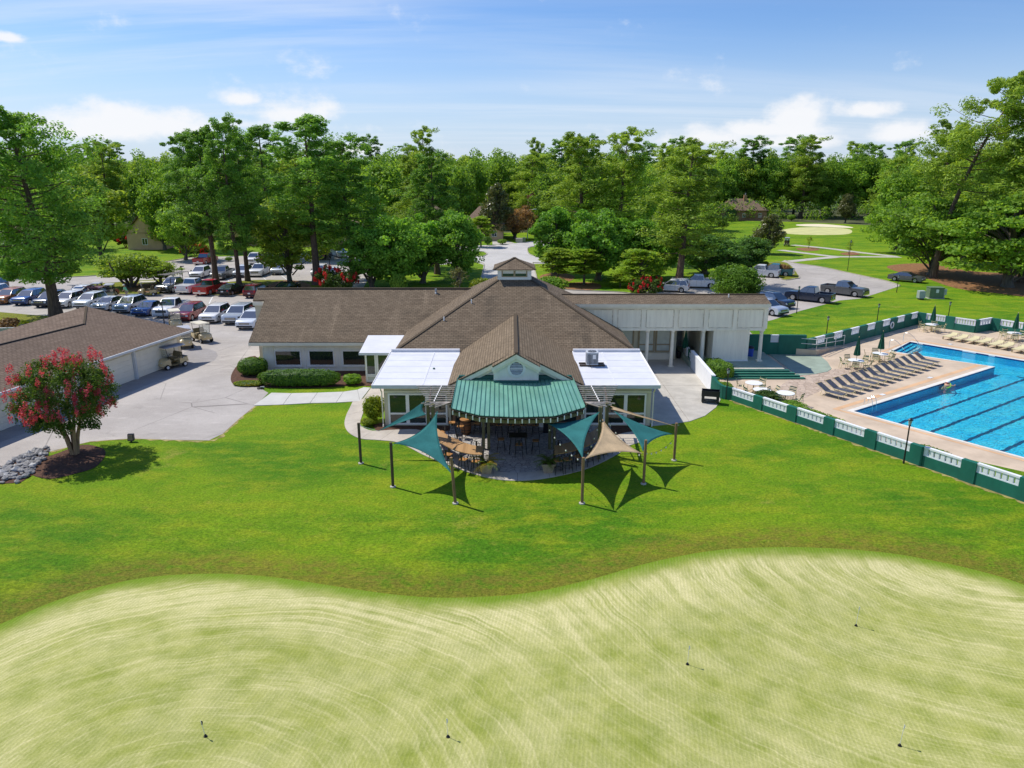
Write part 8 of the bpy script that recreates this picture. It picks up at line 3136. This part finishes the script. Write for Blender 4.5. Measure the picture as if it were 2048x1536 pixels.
# black service cart by the court
x, y = G(1420, 806)
sc = thing('service_cart', 'black planter shaped trolley on wheels at court edge', 'trolley', (x, y, .03), -.28)
b = MB().box(-.62, .62, -.30, -.26, .52, .92).box(-.62, .62, .26, .30, .52, .92).box(-.62, -.58, -.26, .26, .52, .92).box(.58, .62, -.26, .26, .52, .92).box(-.58, .58, -.26, .26, .52, .56)
obj('bin', b.mesh('bin'), MATS['black_plastic'], sc)
obj('end_panel', MB().box(-.60, -.40, -.28, .28, .1, .518).mesh('end_panel'), MATS['black_plastic'], sc)
obj('end_panel', MB().box(.40, .60, -.28, .28, .1, .518).mesh('end_panel'), MATS['black_plastic'], sc)
obj('shelf', MB().box(-.398, .398, -.27, .27, .14, .2).mesh('shelf'), MATS['black_plastic'], sc)
for sx_ in (-1, 1):
    for sy_ in (-1, 1):
        obj('wheel', MB().lathe([(.065, -.02), (.065, .02)], 10, Matrix.Translation((.5 * sx_, .22 * sy_, .065)) @ Matrix.Rotation(PI / 2, 4, 'X')).mesh('castor'), MATS['black_metal'], sc)
# furled umbrella and bin under the colonnade, blue bin on the porch
x, y = G(1372, 722)
place(ump, umu, (x - .1, y + .2, .03), 0, 'tall closed dark umbrella standing under the colonnade', None, (1, 1, .95))
r = thing('waste_bin', 'small black bin beside the colonnade umbrella', 'bin', (*G(1357, 717), .03))
obj('bin', MB().lathe([(.17, 0), (.2, .5)], 12).mesh('bin_body'), MATS['black_plastic'], r)
obj('rim', MB().lathe([(.21, .5), (.21, .55), (.16, .55)], 12).mesh('bin_rim'), MATS['black_metal'], r)
r = thing('waste_bin', 'blue bin with dark lid on the green porch', 'bin', (*G(1500, 712, .5), .5))
obj('bin', MB().lathe([(.24, 0), (.28, .7)], 14).mesh('bin_body'), MATS['blue_bin'], r)
obj('lid', MB().lathe([(.29, .7), (.27, .82), (.1, .9)], 14).mesh('bin_lid'), MATS['black_plastic'], r)
# utility cabinets on the right lawn
x, y = G(1868, 596)
r = thing('transformer', 'dark green utility box with white notice on lawn', 'utility box', (x, y, 0), -.12)
obj('cabinet', MB().box(-.85, .85, -.6, .6, .06, 1.35).mesh('cabinet'), MATS['unit_green'], r)
obj('lid', MB().box(-.9, .9, -.65, .65, 1.352, 1.44).mesh('cabinet_lid'), MATS['unit_green'], r)
obj('pad', MB().box(-1.0, 1.0, -.75, .75, -.02, .058).mesh('pad'), MATS['concrete'], r)
obj('notice', MB().box(-.12, .22, -.615, -.602, .75, 1.2).mesh('notice'), MATS['plastic_white'], r)
x2, y2 = G(1883, 597)
r = thing('meter_box', 'grey electric meter box at side of green utility box', 'meter', (x2 + .25, y2, 0))
obj('post', MB().box(-.06, .06, -.05, .05, 0, 1.1).mesh('meter_post'), MATS['grey_metal'], r)
obj('box', MB().box(-.2, .2, -.2, -.052, .5, 1.25).mesh('meter_case'), MATS['grey_metal'], r)
obj('dial', MB().lathe([(.12, 0), (.11, .06)], 12, Matrix.Translation((0, -.2, .95)) @ Matrix.Rotation(PI / 2, 4, 'X')).mesh('meter_dial'), MATS['screen'], r)
x, y = G(1841, 599)
r = thing('utility_cabinet', 'small pale grey green cabinet left of the utility box', 'utility box', (x, y, 0), .1)
obj('cabinet', MB().hexa([(-.4, -.3, .2), (.4, -.3, .2), (.4, .3, .2), (-.4, .3, .2)], [(-.42, -.2, 1.1), (.42, -.2, 1.1), (.42, .3, 1.15), (-.42, .3, 1.15)]).mesh('small_cabinet'), MATS['unit_grey'], r)
obj('stand', MB().box(-.3, .3, -.2, .2, 0, .198).mesh('stand'), MATS['black_metal'], r)
x, y = G(1040, 485)
r = thing('utility_box', 'low grey concrete box beside the road end', 'utility box', (x, y, 0))
obj('box', MB().box(-1.0, .6, -.5, .5, 0, 1.0).mesh('box'), MATS['concrete'], r)
obj('lid', MB().box(.62, 1.3, -.45, .45, 0, 1.2).mesh('box_end'), MATS['unit_green'], r)

# garden flood light, stones, small hose coil
x, y = G(263, 884)
r = thing('flood_light', 'square flood light on the grass edge beside asphalt', 'flood light', (x, y, 0), .1)
obj('case', MB().hexa([(-.17, -.12, .10), (.17, -.12, .10), (.17, .12, .10), (-.17, .12, .10)], [(-.17, -.02, .50), (.17, -.02, .50), (.17, .14, .50), (-.17, .14, .50)]).mesh('flood_case'), MATS['black_metal'], r)
obj('lens', MB().hexa([(-.13, -.135, .15), (.13, -.135, .15), (.13, -.118, .15), (-.13, -.118, .15)], [(-.13, -.055, .45), (.13, -.055, .45), (.13, -.038, .45), (-.13, -.038, .45)]).mesh('flood_lens'), MATS['terracotta'], r)
obj('stake', MB().box(-.04, .04, -.04, .04, 0, .1).mesh('flood_stake'), MATS['black_metal'], r)
rng = np.random.RandomState(9)
rocks = []
for k in range(6):
    bmk = bmesh.new()
    bmesh.ops.create_icosphere(bmk, subdivisions=1, radius=1)
    for v in bmk.verts:
        v.co *= rng.uniform(.72, 1.12)
    me = bpy.data.meshes.new('stone')
    bmk.to_mesh(me)
    bmk.free()
    me.materials.append(MATS['rock_white' if k == 0 else 'rock'])
    rocks.append(me)
x0, y0 = G(30, 945)
pile = thing('stone_bed', 'bed of loose grey stones at left beside mulch mound', 'stones', (x0, y0, 0))
bedp = GL([(-70, 985), (0, 934), (60, 908), (100, 893), (95, 918), (74, 930), (66, 950), (40, 966), (0, 968), (-60, 1000)])
n = 0
while n < 210:
    px, py = rng.uniform(-30, -19), rng.uniform(31, 40)
    if inside(bedp, np.array([px]), np.array([py]))[0]:
        s = rng.uniform(.07, .27)
        o = obj('stone', rocks[n % 6], None, pile, (px - x0, py - y0, s * .45))
        o.scale = (s * rng.uniform(.9, 1.4), s, s * rng.uniform(.55, .85))
        o.rotation_euler = (rng.uniform(-.3, .3), rng.uniform(-.3, .3), rng.uniform(0, 6))
        n += 1
sheet('mulch_bed', bedp, .018, MATS['mulch'])
x, y = G(521, 778)
r = thing('hose_coil', 'small dark coil of hose on asphalt by the hedge', 'hose', (x, y, .02))
MB().tube([(x + .25 * math.cos(a) * (1 - a / 60), y + .18 * math.sin(a) * (1 - a / 60), .04 + a * .006) for a in [k * .5 for k in range(38)]], .03, 6).build('hose', MATS['black_plastic'], r, True)
MB().cbox((x + .15, y, .14), (.3, .12, .1), .4).build('nozzle', MATS['grey_metal'], r)

# practice pins on the green
for k, (u, v, uh, vh, lab) in enumerate(((402, 1447, 412, 1480, 'short practice pin and cup at lower left of green'), (893, 1443, 896, 1475, 'short practice pin and cup at bottom middle of green'),
                                         (1378, 1297, 1375, 1326, 'short practice pin and cup right of middle on green'), (1718, 1219, 1713, 1244, 'farthest practice pin on right part of green'),
                                         (1808, 1455, 1801, 1482, 'short practice pin with white flag at lower right'))):
    x, y = G(uh, vh)
    z0 = float(hfun(x, y)) + .014
    tz = W(u, v - 6, y)[2] - z0
    r = thing('practice_pin', lab, 'golf pin', (x, y, z0), 0, 'practice pins on the green')
    dx = W(u, v, y)[0] - x
    obj('stick', MB().tube([(0, 0, 0), (dx, 0, tz)], .008, 5).mesh('stick'), MATS['pole_white'], r)
    obj('cup', MB().lathe([(.055, .0), (.056, .012)], 12).mesh('cup'), MATS['black_plastic'], r)
    obj('foot', MB().lathe([(.03, .012), (.035, .05), (.01, .08)], 8).mesh('pin_foot'), MATS['black_plastic'], r)
    obj('flag', MB().add([(dx, 0, tz), (dx + .05, .02, tz - .06), (dx + .03, .01, tz - .17), (dx - .005, 0, tz - .15), (dx, .006, tz), (dx + .05, .026, tz - .06), (dx + .03, .016, tz - .17), (dx - .005, .006, tz - .15)],
                         [(0, 1, 2, 3), (7, 6, 5, 4), (0, 4, 5, 1), (1, 5, 6, 2), (2, 6, 7, 3), (3, 7, 4, 0)]).mesh('pin_flag'), MATS['plastic_white'] if k not in (0,) else MATS['black_plastic'], r)

# ------------------------------------------------------------------ cart barn at left
barn = thing('cart_barn', 'low tan golf cart barn with big brown roof and garage doors', 'building', (*G(250, 760), 0))
C3 = Vector((*G(385, 660, 2.6), 2.6))
D3 = Vector((*G(0, 786, 2.6), 2.6))
ed = (D3 - C3).normalized()
D3 = C3 + ed * 30
pn = Vector((-ed.y, ed.x, 0))
if pn.x > 0:
    pn = -pn


def on_slope(u, v, s=.30):
    """where the view through a photo point meets the barn's roof plane"""
    d = Vector(ray(u, v))
    o = Vector((0, 0, CAMZ))
    # plane: z = 2.6 + s * ((p - C3) . pn)
    k = d.z - s * d.dot(pn)
    c = 2.6 + s * ((o - C3).dot(pn)) - o.z
    return o + d * (c / k)


Bp, Rp, Ep = on_slope(172, 613), on_slope(167.5, 649), on_slope(0, 690)
Ep = Rp + (Ep - Rp).normalized() * 22
b = MB()
b.rface([C3, D3, Ep, Rp, Bp], tuple(ed), .12)
r1 = b.build('roof', MATS['shingle_barn'], barn)
lift = Vector((0, 0, .05))
Sp = on_slope(0, 680.5)
dS = (Sp - Bp).normalized()
Sp2 = Bp + dS * 26
b = MB()
b.rface([Rp + lift, Ep + lift, Sp2 + lift * 1.5, Bp + lift * .3], tuple((Ep - Rp).normalized()), .1)
b.build('upper_roof', MATS['shingle_barn'], barn)
MB().beam(Rp + Vector((0, 0, .03)), Ep + Vector((0, 0, .03)), .07, .10).build('roof_step', MATS['black_plastic'], barn)
MB().beam(Bp + Vector((0, 0, .02)), Rp + Vector((0, 0, .05)), .22, .02).build('hip_cap', MATS['shingle_tan'], barn)
MB().beam(C3 + Vector((0, 0, -.06)), D3 + Vector((0, 0, -.06)), .1, .16).build('gutter', MATS['gutter'], barn)
# walls under it: front with doors, end wall
wf = pn * .75
Cw, Dw = C3 + wf + ed * .7, D3 + wf
def along(s, z=0, off=0.0):
    p = Cw + ed * s + pn * off
    return Vector((p.x, p.y, z))


far_ = pn * 9.5
MB().prism([tuple(along(0, 0, .1))[:2], tuple(along(26, 0, .1))[:2], tuple(along(26, 0, 10))[:2], tuple(along(0, 0, 10))[:2]], 0, 2.42).build('wall', MATS['barn_wall'], barn)
ang = math.atan2(ed.y, ed.x)
s = .55
for k in range(4):
    wdt = 5.2
    M_ = Matrix.Translation(along(s, 0)) @ Matrix.Rotation(ang, 4, 'Z')
    dr = obj('garage_door', None, None, None) if False else None
    b = MB().box(0, wdt, -.02 if pn.dot(Vector((-math.sin(ang), math.cos(ang), 0))) > 0 else -.02, .02, .02, 2.1, M_)
    dr = b.build('garage_door', MATS['garage_panel'], barn)
    for j in range(5):
        sg = -1 if pn.dot(Vector((-math.sin(ang), math.cos(ang), 0))) > 0 else 1
        y0_, y1_ = sorted((sg * .022, sg * .045))
        MB().box(.02, wdt - .02, y0_, y1_, .03 + j * .415, .03 + j * .415 + .40, M_).build('panel', MATS['garage_panel'], dr)
    s += wdt
    p = along(s + .15, 0, -.08)
    MB().box(p.x - .11, p.x + .11, p.y - .11, p.y + .11, 0, 2.5).build('post', MATS['gutter'], barn)
    s += .32
MB().beam(along(0, 2.2, -.02), along(25, 2.2, -.02), .12, .14).build('lintel', MATS['barn_wall'], barn)
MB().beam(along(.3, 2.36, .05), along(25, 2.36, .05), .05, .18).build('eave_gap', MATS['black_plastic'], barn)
# board fence beyond the barn
fp0, fp1 = vec2(G(-40, 690)), vec2(G(58, 686))
fz = thing('board_fence', 'weathered grey board fence with pale cap left of barn', 'fence', (*fp0, 0))
dd_ = (fp1 - fp0)
LL = np.linalg.norm(dd_)
dd_ /= LL
af = math.atan2(dd_[1], dd_[0])
nbd = int(LL / .22)
for k in range(nbd):
    p = fp0 + dd_ * (k + .5) * LL / nbd
    MB().cbox((p[0], p[1], .75), (LL / nbd - .012, .03, 1.5), af).build('board', MATS['board_grey'], fz)
m = (fp0 + fp1) / 2
MB().cbox((m[0], m[1], 1.54), (LL, .12, .06), af).build('cap_rail', MATS['trim_white'], fz)
MB().cbox((m[0], m[1] - .05, .35), (LL, .05, .1), af).build('rail', MATS['board_grey'], fz)
x, y = G(50, 684)
r = thing('waste_bin', 'dark bin at end of the grey board fence', 'bin', (x, y + .5, 0))
obj('bin', MB().box(-.4, .4, -.3, .3, 0, 1.5).mesh('bin_body'), MATS['black_plastic'], r)
obj('lid', MB().box(-.43, .43, -.33, .33, 1.502, 1.6).mesh('bin_lid'), MATS['black_plastic'], r)


# ------------------------------------------------------------------ houses among the trees
def house(lab, u0, u1, vb, v_eave, v_ridge, dep, wallm='house_tan', gable=False, chimney=False, cat='house'):
    x0, y = G(u0, vb)
    x1 = W(u1, vb, y)[0]
    ze = W((u0 + u1) / 2, v_eave, y)[2]
    zr_ = W((u0 + u1) / 2, v_ridge, y + dep / 2)[2]
    zr_ = max(zr_, ze + 1.2)
    r = thing('house', lab, 'house', ((x0 + x1) / 2, y, 0))
    MB().box(x0 + .5, x1 - .5, y + .5, y + dep - .5, 0, ze).build('wall', MATS[wallm], r)
    b = MB()
    if gable:
        xm = (x0 + x1) / 2
        b.rface([(x0, y, ze), (xm, y, zr_), (xm, y + dep, zr_), (x0, y + dep, ze)], (0, 1, 0), .15)
        b.rface([(xm, y, zr_), (x1, y, ze), (x1, y + dep, ze), (xm, y + dep, zr_)], (0, 1, 0), .15)
        MB().add([(x0 + .5, y + .5, ze - .1), (x1 - .5, y + .5, ze - .1), (xm, y + .5, zr_ - .25), (x0 + .5, y + .6, ze - .1), (x1 - .5, y + .6, ze - .1), (xm, y + .6, zr_ - .25)], [(0, 1, 2), (5, 4, 3)]).build('gable', MATS[wallm], r)
    else:
        k = min(dep / 2, (x1 - x0) / 2 - .3)
        q_ = [(x0, y, ze), (x1, y, ze), (x1, y + dep, ze), (x0, y + dep, ze)]
        a, c = (x0 + k * .8, y + dep / 2, zr_), (x1 - k * .8, y + dep / 2, zr_)
        b.rface([q_[0], q_[1], c, a], (1, 0, 0), .15)
        b.rface([q_[1], q_[2], c], (0, 1, 0), .15)
        b.rface([q_[2], q_[3], a, c], (1, 0, 0), .15)
        b.rface([q_[3], q_[0], a], (0, 1, 0), .15)
    rf = b.build('roof', MATS['shingle_house'], r)
    if chimney:
        xm = (x0 + x1) / 2 + (x1 - x0) * .08
        MB().box(xm - .5, xm + .5, y + dep * .4, y + dep * .4 + .8, ze, zr_ + 1.2).build('chimney', MATS['house_brick'], rf)
        MB().lathe([(.2, zr_ + 1.2), (.2, zr_ + 1.9)], 8, Matrix.Translation((xm, y + dep * .4 + .4, 0))).build('flue', MATS['grey_metal'], rf)
    nw = max(1, int((x1 - x0) / 4.5))
    for i in range(nw):
        xc_ = x0 + (x1 - x0) * (i + .5) / nw
        w_ = window(r, xc_ - .6, xc_ + .6, 1.0, min(ze - .3, 2.4), y + .5, 2, .1, .08, 'trim_white', 'glass', name='window')
    return r


house('tan gabled house with chimney left between the pines', 250, 330, 500, 466, 422, 16, gable=True, chimney=True)
house('tan house with red brown roof behind huge leaning pine', -10, 92, 500, 470, 440, 14)
house('tan hip roofed house behind the trio of pines', 462, 560, 492, 452, 420, 14)
house('tan house behind the tallest open topped pine', 600, 712, 494, 460, 432, 14, gable=True)
house('brown roofed house behind the slim bare stemmed pine', 800, 900, 480, 440, 408, 14)
house('hip roofed house at the top of entry road', 924, 1010, 482, 448, 412, 16)
house('long brown house beyond the far fairway', 1440, 1536, 441, 421, 397, 12, 'house_brick', chimney=True)
